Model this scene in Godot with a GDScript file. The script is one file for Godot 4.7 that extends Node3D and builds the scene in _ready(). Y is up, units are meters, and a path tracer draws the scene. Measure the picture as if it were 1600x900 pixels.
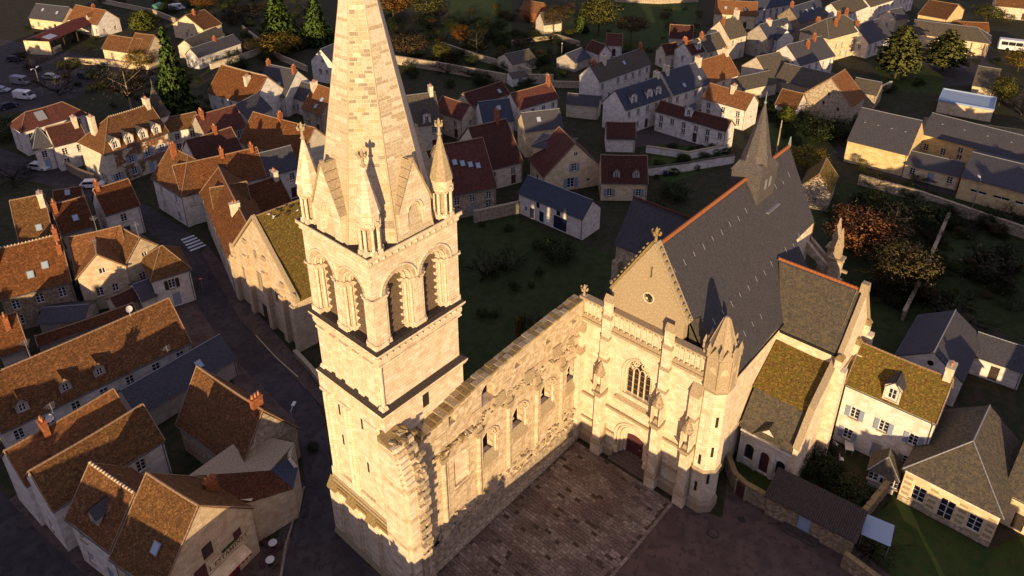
extends Node3D
# An abbey church with a Romanesque bell tower, a ruined nave wall and the small town round them, seen from the air in low evening sun.

const UP := Vector3.UP
var M := {}
var rng := RandomNumberGenerator.new()
var used := {}

# ------------------------------------------------------------------ mesh builder
class MB:
	var v := PackedVector3Array()
	var n := PackedVector3Array()
	var t := PackedVector2Array()
	func uv_at(p: Vector3, nn: Vector3) -> Vector2:
		if absf(nn.y) > 0.97:
			return Vector2(p.x, p.z)
		var u := Vector3.UP.cross(nn).normalized()
		var w := nn.cross(u)
		return Vector2(p.dot(u), -p.dot(w))
	func tri3(a: Vector3, b: Vector3, c: Vector3, out: Vector3) -> void:
		var nn := (b - a).cross(c - a)
		if nn.length_squared() < 1e-14:
			return
		nn = nn.normalized()
		if nn.dot(out) > 0.0:
			var k := b
			b = c
			c = k
		else:
			nn = -nn
		# Godot's front faces run clockwise: nn now points outwards
		v.append(a); v.append(b); v.append(c)
		n.append(nn); n.append(nn); n.append(nn)
		t.append(uv_at(a, nn)); t.append(uv_at(b, nn)); t.append(uv_at(c, nn))
	func poly(p: Array, out: Vector3) -> void:
		for i in range(1, p.size() - 1):
			tri3(p[0], p[i], p[i + 1], out)
	func solid(faces: Array) -> void:
		var c := Vector3.ZERO
		var k := 0
		for f in faces:
			for p in f:
				c += p
				k += 1
		c /= k
		for f in faces:
			var m := Vector3.ZERO
			for p in f:
				m += p
			poly(f, m / f.size() - c)
	func box(c: Vector3, s: Vector3, b := Basis.IDENTITY) -> void:
		var h := s * 0.5
		var p := []
		for i in 8:
			p.append(c + b * Vector3(h.x if i & 1 else -h.x, h.y if i & 2 else -h.y, h.z if i & 4 else -h.z))
		poly([p[0], p[2], p[6], p[4]], -b.x); poly([p[1], p[3], p[7], p[5]], b.x)
		poly([p[0], p[1], p[5], p[4]], -b.y); poly([p[2], p[3], p[7], p[6]], b.y)
		poly([p[0], p[1], p[3], p[2]], -b.z); poly([p[4], p[5], p[7], p[6]], b.z)
	func bx(x0, y0, z0, x1, y1, z1) -> void:
		box(Vector3((x0 + x1) * 0.5, (y0 + y1) * 0.5, (z0 + z1) * 0.5), Vector3(absf(x1 - x0), absf(y1 - y0), absf(z1 - z0)))
	# box whose top is smaller than its bottom
	func frus(c: Vector3, hx0: float, hz0: float, hx1: float, hz1: float, h: float) -> void:
		var a := [c + Vector3(-hx0, 0, -hz0), c + Vector3(hx0, 0, -hz0), c + Vector3(hx0, 0, hz0), c + Vector3(-hx0, 0, hz0)]
		var d := [c + Vector3(-hx1, h, -hz1), c + Vector3(hx1, h, -hz1), c + Vector3(hx1, h, hz1), c + Vector3(-hx1, h, hz1)]
		solid([a, d, [a[0], a[1], d[1], d[0]], [a[1], a[2], d[2], d[1]], [a[2], a[3], d[3], d[2]], [a[3], a[0], d[0], d[3]]])
	func ring(c: Vector3, r: float, k: int, ph: float) -> Array:
		var o := []
		for i in k:
			var a := TAU * i / k + ph
			o.append(c + Vector3(cos(a) * r, 0, sin(a) * r))
		return o
	# faceted lathe: rows of [y, r]
	func facets(c: Vector3, rows: Array, k: int, ph: float) -> void:
		var last := []
		for i in rows.size():
			var now := ring(c + UP3(rows[i][0]), maxf(rows[i][1], 0.001), k, ph)
			if i > 0:
				for j in k:
					var q := [last[j], last[(j + 1) % k], now[(j + 1) % k], now[j]]
					var m: Vector3 = (q[0] + q[1] + q[2] + q[3]) * 0.25 - c
					var dr: float = rows[i - 1][1] - rows[i][1]
					var dy: float = rows[i][0] - rows[i - 1][0]
					poly(q, Vector3(m.x, 0, m.z).normalized() * (absf(dy) + 0.0001) * (1.0 if dy >= 0 else -1.0) + Vector3.UP * dr)
			last = now
		poly(ring(c + UP3(rows[0][0]), rows[0][1], k, ph), Vector3.DOWN)
		poly(last, Vector3.UP)
	func UP3(y: float) -> Vector3:
		return Vector3(0, y, 0)
	# round tube between two points, smooth
	func tube(a: Vector3, b: Vector3, r0: float, r1: float, k := 8, caps := true) -> void:
		var d := (b - a).normalized()
		var x := d.cross(Vector3.UP if absf(d.y) < 0.9 else Vector3.RIGHT).normalized()
		var y := d.cross(x)
		for i in k:
			var a0 := TAU * i / k
			var a1 := TAU * (i + 1) / k
			var n0 := x * cos(a0) + y * sin(a0)
			var n1 := x * cos(a1) + y * sin(a1)
			var q := [a + n0 * r0, a + n1 * r0, b + n1 * r1, b + n0 * r1]
			var s := v.size()
			tri3(q[0], q[1], q[2], n0 + n1)
			tri3(q[0], q[2], q[3], n0 + n1)
			for j in range(s, v.size()):
				var w := v[j] - a
				w = (w - d * w.dot(d)).normalized()
				if w.length_squared() > 0.5:
					n[j] = w
			if caps:
				tri3(a, q[0], q[1], -d)
				tri3(b, q[2], q[3], d)
	func path(p: Array, r: float, k := 6) -> void:
		for i in p.size() - 1:
			tube(p[i], p[i + 1], r, r, k, i == 0 or i == p.size() - 2)
	func ball(c: Vector3, r: Vector3, k := 8, rows := 5) -> void:
		for i in rows:
			for j in k:
				var q := []
				for e in [[i, j], [i, j + 1], [i + 1, j + 1], [i + 1, j]]:
					var a: float = PI * e[0] / rows - PI / 2
					var b: float = TAU * e[1] / k
					q.append(Vector3(cos(a) * cos(b), sin(a), cos(a) * sin(b)))
				var s := v.size()
				var m: Vector3 = q[0] + q[1] + q[2] + q[3]
				tri3(c + q[0] * r, c + q[1] * r, c + q[2] * r, m)
				tri3(c + q[0] * r, c + q[2] * r, c + q[3] * r, m)
				for x in range(s, v.size()):
					n[x] = ((v[x] - c) / r).normalized()
	# straight extrusion of a flat outline [Vector2] laid in plane (o, u, w), pushed along d
	func slab(o: Vector3, u: Vector3, w: Vector3, outline: PackedVector2Array, d: Vector3) -> void:
		var idx := Geometry2D.triangulate_polygon(outline)
		for i in range(0, idx.size(), 3):
			var a := o + u * outline[idx[i]].x + w * outline[idx[i]].y
			var b := o + u * outline[idx[i + 1]].x + w * outline[idx[i + 1]].y
			var c := o + u * outline[idx[i + 2]].x + w * outline[idx[i + 2]].y
			tri3(a, b, c, -d)
			tri3(a + d, b + d, c + d, d)
		var area := 0.0
		for i in outline.size():
			area += outline[i].cross(outline[(i + 1) % outline.size()])
		for i in outline.size():
			var e0 := outline[i]
			var e1 := outline[(i + 1) % outline.size()]
			var q := [o + u * e0.x + w * e0.y, o + u * e1.x + w * e1.y, o + u * e1.x + w * e1.y + d, o + u * e0.x + w * e0.y + d]
			var e := (e1 - e0)
			var nn := Vector2(e.y, -e.x) * (1.0 if area > 0 else -1.0)
			poly(q, u * nn.x + w * nn.y)
	# wall sheet with openings; outline and openings in metres along u and up; reveals go back by depth
	func wall(o: Vector3, u: Vector3, nrm: Vector3, outline: PackedVector2Array, holes: Array, depth: float) -> void:
		var w := Vector3.UP
		var xs := []
		var lo := 1e9
		var hi := -1e9
		var y0 := 1e9
		var y1 := -1e9
		for p in outline:
			lo = minf(lo, p.x); hi = maxf(hi, p.x)
			y0 = minf(y0, p.y); y1 = maxf(y1, p.y)
		for h in holes:
			var a := 1e9
			var b := -1e9
			for p in h:
				a = minf(a, p.x); b = maxf(b, p.x)
			xs.append((a + b) * 0.5)
		xs.sort()
		var cuts := [lo - 0.01]
		for x in xs:
			if x - cuts[-1] > 0.06 and x < hi:
				cuts.append(x)
		cuts.append(hi + 0.01)
		for i in cuts.size() - 1:
			var strip := PackedVector2Array([Vector2(cuts[i], y0 - 1), Vector2(cuts[i + 1], y0 - 1), Vector2(cuts[i + 1], y1 + 1), Vector2(cuts[i], y1 + 1)])
			var pieces := Geometry2D.intersect_polygons(outline, strip)
			for h in holes:
				var nxt := []
				for pc in pieces:
					nxt.append_array(Geometry2D.clip_polygons(pc, h))
				pieces.assign(nxt)
			for pc in pieces:
				var idx := Geometry2D.triangulate_polygon(pc)
				for k in range(0, idx.size(), 3):
					tri3(o + u * pc[idx[k]].x + w * pc[idx[k]].y, o + u * pc[idx[k + 1]].x + w * pc[idx[k + 1]].y, o + u * pc[idx[k + 2]].x + w * pc[idx[k + 2]].y, nrm)
		if depth > 0.0:
			for h in holes:
				var m := Vector2.ZERO
				for p in h:
					m += p
				m /= h.size()
				for i in h.size():
					var e0: Vector2 = h[i]
					var e1: Vector2 = h[(i + 1) % h.size()]
					var c: Vector2 = m - (e0 + e1) * 0.5
					var a := o + u * e0.x + w * e0.y
					var b := o + u * e1.x + w * e1.y
					poly([a, b, b - nrm * depth, a - nrm * depth], u * c.x + w * c.y)
	func mesh() -> ArrayMesh:
		var m := ArrayMesh.new()
		var a := []
		a.resize(Mesh.ARRAY_MAX)
		a[Mesh.ARRAY_VERTEX] = v
		a[Mesh.ARRAY_NORMAL] = n
		a[Mesh.ARRAY_TEX_UV] = t
		m.add_surface_from_arrays(Mesh.PRIMITIVE_TRIANGLES, a)
		return m

func rect(x0: float, y0: float, x1: float, y1: float) -> PackedVector2Array:
	return PackedVector2Array([Vector2(x0, y0), Vector2(x1, y0), Vector2(x1, y1), Vector2(x0, y1)])

# an opening: foot at y0, springing at ys, half width r; pointed > 1 gives a pointed arch, else round; flat < 1 a segmental one
func arch(cx: float, y0: float, ys: float, r: float, pointed := 1.0, k := 10) -> PackedVector2Array:
	var o := PackedVector2Array([Vector2(cx - r, y0), Vector2(cx + r, y0)])
	for i in k + 1:
		var s := float(i) / k
		if pointed > 1.01:
			var rr := r * pointed
			var a_end := acos((rr - r) / rr)
			if i <= k / 2:
				var a := a_end * i / (k / 2.0)
				o.append(Vector2(cx + r - rr + rr * cos(a), ys + rr * sin(a)))
			else:
				var a := a_end * (k - i) / (k / 2.0)
				o.append(Vector2(cx - r + rr - rr * cos(a), ys + rr * sin(a)))
		else:
			o.append(Vector2(cx + r * cos(PI * s), ys + r * pointed * sin(PI * s)))
	return o

# ------------------------------------------------------------------ naming and tagging
func numbered(called: String) -> String:
	var k: int = used.get(called, 0)
	used[called] = k + 1
	return called if k == 0 else "%s_%03d" % [called, k]

func thing(called: String, label: String, category: String, at := Vector3.ZERO, turn := 0.0, group := "") -> Node3D:
	var o := Node3D.new()
	o.name = numbered(called)
	add_child(o)
	o.position = at
	o.rotation.y = turn
	o.set_meta("label", label)
	o.set_meta("category", category)
	o.set_meta("kind", "thing")
	if group != "":
		o.set_meta("group", group)
	return o

func mi(mesh: Mesh, called: String, mat: Material, parent: Node) -> MeshInstance3D:
	var o := MeshInstance3D.new()
	o.name = called
	o.mesh = mesh
	o.material_override = mat
	parent.add_child(o, true)
	return o

func part(m: MB, called: String, mat: Material, parent: Node) -> MeshInstance3D:
	return mi(m.mesh(), called, mat, parent)

func ground_sheet(m: MB, called: String, mat: Material, kind := "structure") -> MeshInstance3D:
	var o := mi(m.mesh(), numbered(called), mat, self)
	o.set_meta("kind", kind)
	return o

# ------------------------------------------------------------------ materials
func noise_bytes(size: int, freq: float, seed_: int, oct := 4) -> PackedByteArray:
	var f := FastNoiseLite.new()
	f.seed = seed_
	f.noise_type = FastNoiseLite.TYPE_SIMPLEX_SMOOTH
	f.frequency = freq
	f.fractal_octaves = oct
	return f.get_seamless_image(size, size).get_data()

func tex_from(size: int, rgb: PackedByteArray) -> ImageTexture:
	var im := Image.create_from_data(size, size, false, Image.FORMAT_RGB8, rgb)
	im.generate_mipmaps()
	return ImageTexture.create_from_image(im)

func norm_from(size: int, h: PackedByteArray, strength: float) -> ImageTexture:
	var im := Image.create_from_data(size, size, false, Image.FORMAT_L8, h)
	im.convert(Image.FORMAT_RGBA8)
	im.bump_map_to_normal_map(strength)
	return ImageTexture.create_from_image(im)

# courses: pieces of a surface too small to pick apart from the air (tiles, slates, ashlar, bricks); cols are sRGB tones the pieces are drawn from
func course_tex(size: int, rows: int, per_row: int, cols: Array, weights: Array, joint: Color, jw: int, grime: Color, grime_amt: float, sd: int, spread := 0.06, gfreq := 0.006, speck := Color(0, 0, 0), speck_at := 2.0) -> Array:
	var r := RandomNumberGenerator.new()
	r.seed = sd
	var big := noise_bytes(size, gfreq, sd + 1, 4)
	var fine := noise_bytes(size, 0.09, sd + 2, 3)
	var dots := noise_bytes(size, 0.16, sd + 3, 2)
	var out := PackedByteArray()
	out.resize(size * size * 3)
	var hh := PackedByteArray()
	hh.resize(size * size)
	var all_tones := []
	var offs := []
	for row in rows:
		var tones := []
		for k in per_row:
			var pick := r.randf()
			var c: Color = cols[0]
			for q in cols.size():
				pick -= weights[q]
				if pick <= 0.0:
					c = cols[q]
					break
			var j := 1.0 + r.randf_range(-spread, spread)
			tones.append(Color(c.r * j, c.g * j, c.b * j))
		all_tones.append(tones)
		offs.append((row % 2) * size / (2 * per_row) + r.randi_range(0, size / (4 * per_row)))
	for y in size:
		var row := y * rows / size
		var first := y - row * size / rows < jw
		var tones: Array = all_tones[row]
		var last_k := -1
		var since := 9
		for x in size:
			var k: int = ((x + offs[row]) % size) * per_row / size
			var c: Color = tones[k]
			var i := y * size + x
			var g := big[i] / 255.0
			var f := 0.88 + 0.24 * fine[i] / 255.0
			var lev := 200
			if k != last_k:
				since = 0
			last_k = k
			if first or since < jw - 1 or since == 0:
				c = c.lerp(joint, 0.7)
				lev = 120
			since += 1
			c = c.lerp(grime, clampf((g - 0.45) * 3.0, 0.0, 1.0) * grime_amt)
			if dots[i] / 255.0 > speck_at:
				c = c.lerp(speck, 0.75)
			out[i * 3] = clampi(int(c.r * f * 255.0), 0, 255)
			out[i * 3 + 1] = clampi(int(c.g * f * 255.0), 0, 255)
			out[i * 3 + 2] = clampi(int(c.b * f * 255.0), 0, 255)
			hh[i] = clampi(lev + int(fine[i] * 0.2) - 25, 0, 255)
	return [tex_from(size, out), norm_from(size, hh, 3.0)]

# blotches: two layers of noise between sRGB tones
func blotch_tex(size: int, a: Color, b: Color, c: Color, f1: float, f2: float, sd: int, strength := 1.5, thr := 0.55) -> Array:
	var n1 := noise_bytes(size, f1, sd, 4)
	var n2 := noise_bytes(size, f2, sd + 7, 4)
	var n3 := noise_bytes(size, 0.12, sd + 9, 3)
	var out := PackedByteArray()
	out.resize(size * size * 3)
	for i in size * size:
		var q := a.lerp(b, smoothstep(0.25, 0.75, n1[i] / 255.0))
		q = q.lerp(c, smoothstep(thr, thr + 0.18, n2[i] / 255.0) * 0.8)
		var f := 0.82 + 0.36 * n3[i] / 255.0
		out[i * 3] = clampi(int(q.r * f * 255.0), 0, 255)
		out[i * 3 + 1] = clampi(int(q.g * f * 255.0), 0, 255)
		out[i * 3 + 2] = clampi(int(q.b * f * 255.0), 0, 255)
	return [tex_from(size, out), norm_from(size, n3, strength)]

func mat(name_: String, tex, metres: float, tint := Color(1, 1, 1), rough := 0.9, nscale := 0.6, world := false) -> StandardMaterial3D:
	var m := StandardMaterial3D.new()
	m.resource_name = name_
	m.albedo_color = tint
	m.roughness = rough
	m.metallic_specular = 0.25
	m.cull_mode = BaseMaterial3D.CULL_DISABLED
	if tex != null:
		m.albedo_texture = tex[0]
		if tex[1] != null and nscale > 0.0:
			m.normal_enabled = true
			m.normal_texture = tex[1]
			m.normal_scale = nscale
		m.uv1_scale = Vector3.ONE / metres
		if world:
			m.uv1_triplanar = true
			m.uv1_world_triplanar = true
	M[name_] = m
	return m

func plain(name_: String, lin: Color, rough := 0.8, metal := 0.0) -> StandardMaterial3D:
	var m := mat(name_, null, 1.0, lin.linear_to_srgb(), rough)
	m.metallic = metal
	return m

# the same surface in another paint or fading
func tinted(base: String, name_: String, tint: Color) -> StandardMaterial3D:
	var m: StandardMaterial3D = M[base].duplicate()
	m.resource_name = name_
	m.albedo_color = tint
	M[name_] = m
	return m

func make_materials() -> void:
	var ash := course_tex(1024, 24, 12, [Color(0.83, 0.775, 0.68), Color(0.805, 0.745, 0.645), Color(0.85, 0.8, 0.71)], [0.45, 0.3, 0.25], Color(0.58, 0.49, 0.38), 4, Color(0.7, 0.6, 0.47), 0.42, 11, 0.035)
	mat("ashlar", ash, 8.0, Color(1, 1, 1), 0.92, 0.35)
	tinted("ashlar", "ashlar_grey", Color(0.9, 0.88, 0.85))
	var old := course_tex(1024, 24, 12, [Color(0.785, 0.715, 0.605), Color(0.765, 0.69, 0.575), Color(0.805, 0.74, 0.635), Color(0.73, 0.655, 0.545)], [0.4, 0.25, 0.25, 0.1], Color(0.5, 0.42, 0.32), 4, Color(0.58, 0.49, 0.36), 0.55, 23, 0.05, 0.008, Color(0.5, 0.44, 0.34), 0.78)
	mat("old_stone", old, 8.0, Color(1, 1, 1), 0.95, 0.7)
	mat("lichen_stone", blotch_tex(512, Color(0.56, 0.485, 0.36), Color(0.47, 0.41, 0.29), Color(0.56, 0.47, 0.24), 0.02, 0.03, 31, 1.2), 3.0, Color(1, 1, 1), 0.97, 1.0)
	mat("weathered_stone", blotch_tex(512, Color(0.66, 0.595, 0.49), Color(0.6, 0.535, 0.43), Color(0.48, 0.425, 0.33), 0.02, 0.035, 35, 1.0, 0.66), 3.0, Color(1, 1, 1), 0.96, 0.8)
	mat("mortar", blotch_tex(256, Color(0.83, 0.78, 0.69), Color(0.79, 0.735, 0.64), Color(0.75, 0.68, 0.56), 0.02, 0.03, 37), 3.0, Color(1, 1, 1), 0.95, 0.4)
	for k in 5:
		var tone: Color = [Color(0.745, 0.68, 0.57), Color(0.72, 0.65, 0.53), Color(0.765, 0.705, 0.6), Color(0.6, 0.55, 0.47), Color(0.73, 0.63, 0.46)][k]
		mat("spire_stone_%d" % k, blotch_tex(128, tone, tone * 0.93, tone * 0.84, 0.03, 0.06, 41 + k), 1.2, Color(1, 1, 1), 0.93, 0.5)
	var tile_cols := [Color(0.435, 0.3, 0.195), Color(0.385, 0.26, 0.175), Color(0.48, 0.335, 0.21), Color(0.32, 0.225, 0.16), Color(0.5, 0.385, 0.265)]
	var tile := course_tex(1024, 56, 37, tile_cols, [0.34, 0.26, 0.16, 0.16, 0.08], Color(0.2, 0.14, 0.1), 1, Color(0.31, 0.235, 0.135), 0.55, 53, 0.12, 0.008, Color(0.5, 0.44, 0.34), 0.86)
	mat("tile_brown", tile, 6.2, Color(0.95, 0.93, 0.89), 0.92, 0.9)
	tinted("tile_brown", "tile_brown_1", Color(0.86, 0.83, 0.8))
	tinted("tile_brown", "tile_brown_2", Color(0.96, 0.88, 0.79))
	tinted("tile_brown", "tile_brown_3", Color(0.92, 0.93, 0.86))
	tinted("tile_brown", "tile_dark", Color(0.8, 0.7, 0.67))
	var tile2 := course_tex(512, 40, 26, [Color(0.48, 0.315, 0.19), Color(0.43, 0.275, 0.175), Color(0.52, 0.36, 0.22), Color(0.35, 0.245, 0.17)], [0.4, 0.3, 0.2, 0.1], Color(0.27, 0.16, 0.1), 1, Color(0.34, 0.25, 0.14), 0.6, 57, 0.09, 0.01, Color(0.55, 0.44, 0.33), 0.87)
	mat("tile_orange", tile2, 4.4, Color(1, 1, 1), 0.9, 0.9)
	var tile3 := course_tex(512, 40, 26, [Color(0.345, 0.205, 0.175), Color(0.29, 0.18, 0.155), Color(0.39, 0.235, 0.19)], [0.45, 0.3, 0.25], Color(0.17, 0.1, 0.09), 1, Color(0.27, 0.17, 0.14), 0.35, 59, 0.1)
	mat("tile_red", tile3, 4.4, Color(1, 1, 1), 0.88, 0.8)
	tinted("tile_red", "tile_red_1", Color(0.85, 0.88, 0.88))
	var moss := course_tex(512, 40, 26, [Color(0.42, 0.34, 0.16), Color(0.36, 0.28, 0.15), Color(0.48, 0.39, 0.18), Color(0.34, 0.22, 0.14)], [0.38, 0.27, 0.2, 0.15], Color(0.22, 0.18, 0.08), 1, Color(0.34, 0.33, 0.11), 0.75, 61, 0.14, 0.012, Color(0.62, 0.58, 0.46), 0.8)
	mat("tile_moss", moss, 4.4, Color(1, 1, 1), 0.96, 1.0)
	var slate := course_tex(512, 44, 28, [Color(0.265, 0.26, 0.275), Color(0.235, 0.232, 0.25), Color(0.295, 0.285, 0.295)], [0.45, 0.3, 0.25], Color(0.13, 0.13, 0.15), 1, Color(0.27, 0.26, 0.26), 0.4, 67, 0.05, 0.006)
	mat("slate", slate, 4.4, Color(1, 1, 1), 0.62, 0.5)
	tinted("slate", "slate_blue", Color(0.88, 0.95, 1.05))
	tinted("slate", "slate_grey", Color(1.25, 1.2, 1.12))
	var slate_o := course_tex(512, 44, 28, [Color(0.3, 0.28, 0.25), Color(0.26, 0.245, 0.225), Color(0.34, 0.31, 0.27)], [0.4, 0.35, 0.25], Color(0.17, 0.16, 0.15), 1, Color(0.4, 0.35, 0.24), 0.5, 69, 0.08, 0.012, Color(0.58, 0.54, 0.42), 0.8)
	mat("slate_old", slate_o, 4.4, Color(1, 1, 1), 0.85, 0.7)
	mat("plaster", course_tex(512, 20, 9, [Color(0.835, 0.81, 0.77), Color(0.81, 0.785, 0.74), Color(0.855, 0.83, 0.795)], [0.4, 0.35, 0.25], Color(0.7, 0.66, 0.6), 1, Color(0.69, 0.635, 0.56), 0.45, 71, 0.03, 0.007), 6.0, Color(1, 1, 1), 0.93, 0.4)
	M.plaster.albedo_color = Color(0.95, 0.92, 0.86)
	tinted("plaster", "plaster_white", Color(1.0, 1.0, 1.0))
	tinted("plaster", "plaster_cream", Color(1.0, 0.93, 0.8))
	tinted("plaster", "plaster_grey", Color(0.78, 0.76, 0.74))
	tinted("plaster", "plaster_yellow", Color(0.97, 0.88, 0.68))
	var rub := course_tex(512, 26, 18, [Color(0.68, 0.62, 0.53), Color(0.62, 0.56, 0.47), Color(0.73, 0.67, 0.58), Color(0.55, 0.5, 0.42)], [0.35, 0.3, 0.2, 0.15], Color(0.6, 0.55, 0.46), 1, Color(0.5, 0.45, 0.37), 0.4, 73, 0.09, 0.012)
	mat("rubble", rub, 4.5, Color(1, 1, 1), 0.96, 1.0)
	tinted("rubble", "rubble_grey", Color(0.84, 0.82, 0.8))
	mat("ivy_wall", blotch_tex(256, Color(0.34, 0.15, 0.1), Color(0.26, 0.12, 0.08), Color(0.2, 0.18, 0.08), 0.03, 0.04, 75), 2.5, Color(1, 1, 1), 0.95, 0.8)
	var br := course_tex(256, 24, 8, [Color(0.55, 0.32, 0.2), Color(0.49, 0.28, 0.18), Color(0.61, 0.38, 0.24)], [0.4, 0.3, 0.3], Color(0.6, 0.5, 0.4), 1, Color(0.36, 0.22, 0.16), 0.3, 79, 0.1)
	mat("brick", br, 1.8, Color(1, 1, 1), 0.92, 0.6)
	mat("asphalt", blotch_tex(1024, Color(0.235, 0.215, 0.215), Color(0.27, 0.25, 0.245), Color(0.205, 0.19, 0.19), 0.004, 0.01, 83, 1.0), 14.0, Color(1, 1, 1), 0.9, 0.5)
	mat("tarmac_red", blotch_tex(1024, Color(0.31, 0.255, 0.235), Color(0.35, 0.29, 0.265), Color(0.27, 0.225, 0.21), 0.004, 0.01, 85, 1.0), 12.0, Color(1, 1, 1), 0.92, 0.5)
	mat("setts", blotch_tex(512, Color(0.3, 0.265, 0.245), Color(0.25, 0.22, 0.205), Color(0.36, 0.32, 0.29), 0.02, 0.05, 87, 1.6), 6.0, Color(1, 1, 1), 0.93, 0.9)
	for k in 6:
		var tone: Color = [Color(0.475, 0.415, 0.375), Color(0.44, 0.38, 0.345), Color(0.52, 0.465, 0.42), Color(0.405, 0.35, 0.315), Color(0.58, 0.525, 0.475), Color(0.455, 0.395, 0.345)][k]
		mat("paving_%d" % k, blotch_tex(128, tone, tone * 0.86, tone * 0.7, 0.03, 0.05, 91 + k), 1.6, Color(1, 1, 1), 0.93, 0.7)
	mat("joint_earth", blotch_tex(256, Color(0.3, 0.25, 0.21), Color(0.25, 0.21, 0.18), Color(0.27, 0.24, 0.16), 0.02, 0.03, 97), 3.0, Color(1, 1, 1), 0.97, 0.6)
	mat("lawn", blotch_tex(1024, Color(0.18, 0.24, 0.1), Color(0.22, 0.27, 0.12), Color(0.25, 0.25, 0.13), 0.006, 0.012, 101, 1.5), 16.0, Color(1, 1, 1), 0.98, 1.0)
	mat("rough_grass", blotch_tex(1024, Color(0.16, 0.2, 0.095), Color(0.2, 0.23, 0.115), Color(0.235, 0.225, 0.14), 0.008, 0.012, 103, 1.8, 0.62), 18.0, Color(1, 1, 1), 0.98, 1.0)
	mat("earth", blotch_tex(1024, Color(0.24, 0.215, 0.165), Color(0.2, 0.195, 0.13), Color(0.17, 0.19, 0.1), 0.006, 0.01, 105, 1.4, 0.48), 16.0, Color(1, 1, 1), 0.98, 0.8)
	mat("boards", blotch_tex(256, Color(0.42, 0.35, 0.28), Color(0.34, 0.28, 0.225), Color(0.5, 0.43, 0.35), 0.02, 0.05, 107), 1.2, Color(1, 1, 1), 0.9, 0.7)
	mat("deck", blotch_tex(256, Color(0.25, 0.22, 0.2), Color(0.2, 0.175, 0.16), Color(0.32, 0.29, 0.27), 0.02, 0.05, 109), 1.5, Color(1, 1, 1), 0.85, 0.7)
	mat("rust_sheet", blotch_tex(256, Color(0.42, 0.2, 0.15), Color(0.35, 0.17, 0.13), Color(0.28, 0.16, 0.13), 0.02, 0.04, 111), 4.0, Color(1, 1, 1), 0.75, 0.4)
	mat("fibre_sheet", blotch_tex(256, Color(0.3, 0.26, 0.235), Color(0.25, 0.22, 0.2), Color(0.36, 0.33, 0.29), 0.02, 0.05, 113), 3.0, Color(1, 1, 1), 0.9, 0.6)
	mat("bark", blotch_tex(128, Color(0.3, 0.25, 0.2), Color(0.24, 0.2, 0.16), Color(0.36, 0.32, 0.27), 0.03, 0.06, 115), 0.8, Color(1, 1, 1), 0.95, 0.9)
	mat("ridge_orange", blotch_tex(128, Color(0.62, 0.36, 0.2), Color(0.56, 0.32, 0.18), Color(0.68, 0.5, 0.36), 0.04, 0.06, 117), 1.0, Color(1, 1, 1), 0.9, 0.5)
	mat("ridge_mortar", blotch_tex(128, Color(0.55, 0.46, 0.37), Color(0.48, 0.37, 0.28), Color(0.6, 0.54, 0.45), 0.04, 0.06, 119), 1.0, Color(1, 1, 1), 0.95, 0.6)
	plain("glass", Color(0.018, 0.02, 0.024), 0.12).metallic_specular = 0.5
	plain("lead_glass", Color(0.03, 0.026, 0.022), 0.3)
	plain("white_paint", Color(0.62, 0.61, 0.6), 0.5)
	plain("grey_paint", Color(0.3, 0.32, 0.36), 0.55)
	plain("blue_shutter", Color(0.22, 0.27, 0.36), 0.6)
	plain("blue_door", Color(0.26, 0.33, 0.45), 0.55)
	plain("red_door", Color(0.085, 0.03, 0.032), 0.6)
	plain("dark_wood", Color(0.05, 0.035, 0.028), 0.7)
	plain("iron", Color(0.03, 0.03, 0.032), 0.5, 0.4)
	plain("zinc", Color(0.24, 0.245, 0.26), 0.6, 0.2)
	plain("gutter_metal", Color(0.1, 0.1, 0.105), 0.6, 0.2)
	plain("galvanised", Color(0.42, 0.42, 0.43), 0.4, 0.6)
	plain("terracotta", Color(0.4, 0.18, 0.08), 0.85)
	plain("road_white", Color(0.5, 0.5, 0.5), 0.8)
	plain("road_yellow", Color(0.4, 0.32, 0.14), 0.8)
	plain("dish_white", Color(0.55, 0.54, 0.52), 0.5)
	plain("tyre", Color(0.012, 0.012, 0.012), 0.85)
	plain("navy_door", Color(0.02, 0.025, 0.045), 0.5)
	plain("pool_blue", Color(0.28, 0.35, 0.42), 0.6)

# ------------------------------------------------------------------ the bell tower
const FACES := [[Vector3(-1, 0, 0), Vector3(0, 0, 1)], [Vector3(0, 0, 1), Vector3(1, 0, 0)], [Vector3(1, 0, 0), Vector3(0, 0, -1)], [Vector3(0, 0, -1), Vector3(-1, 0, 0)]]

func string_course(t: Node3D, y0: float, y1: float, hx: float, hz: float, called: String, mt: Material) -> void:
	# a ledge with a sloped top
	var m := MB.new()
	m.frus(Vector3(0, y0, 0), hx - 0.16, hz - 0.16, hx, hz, (y1 - y0) * 0.45)
	m.frus(Vector3(0, y0 + (y1 - y0) * 0.45, 0), hx, hz, hx, hz, (y1 - y0) * 0.3)
	part(m, called, mt, t)
	m = MB.new()
	m.frus(Vector3(0, y0 + (y1 - y0) * 0.75 + 0.002, 0), hx - 0.004, hz - 0.004, hx - 0.45, hz - 0.45, (y1 - y0) * 0.5)
	part(m, "weathering", M.deck, t)  # dark deck tone paints in the shade lying on the ledge top

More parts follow.
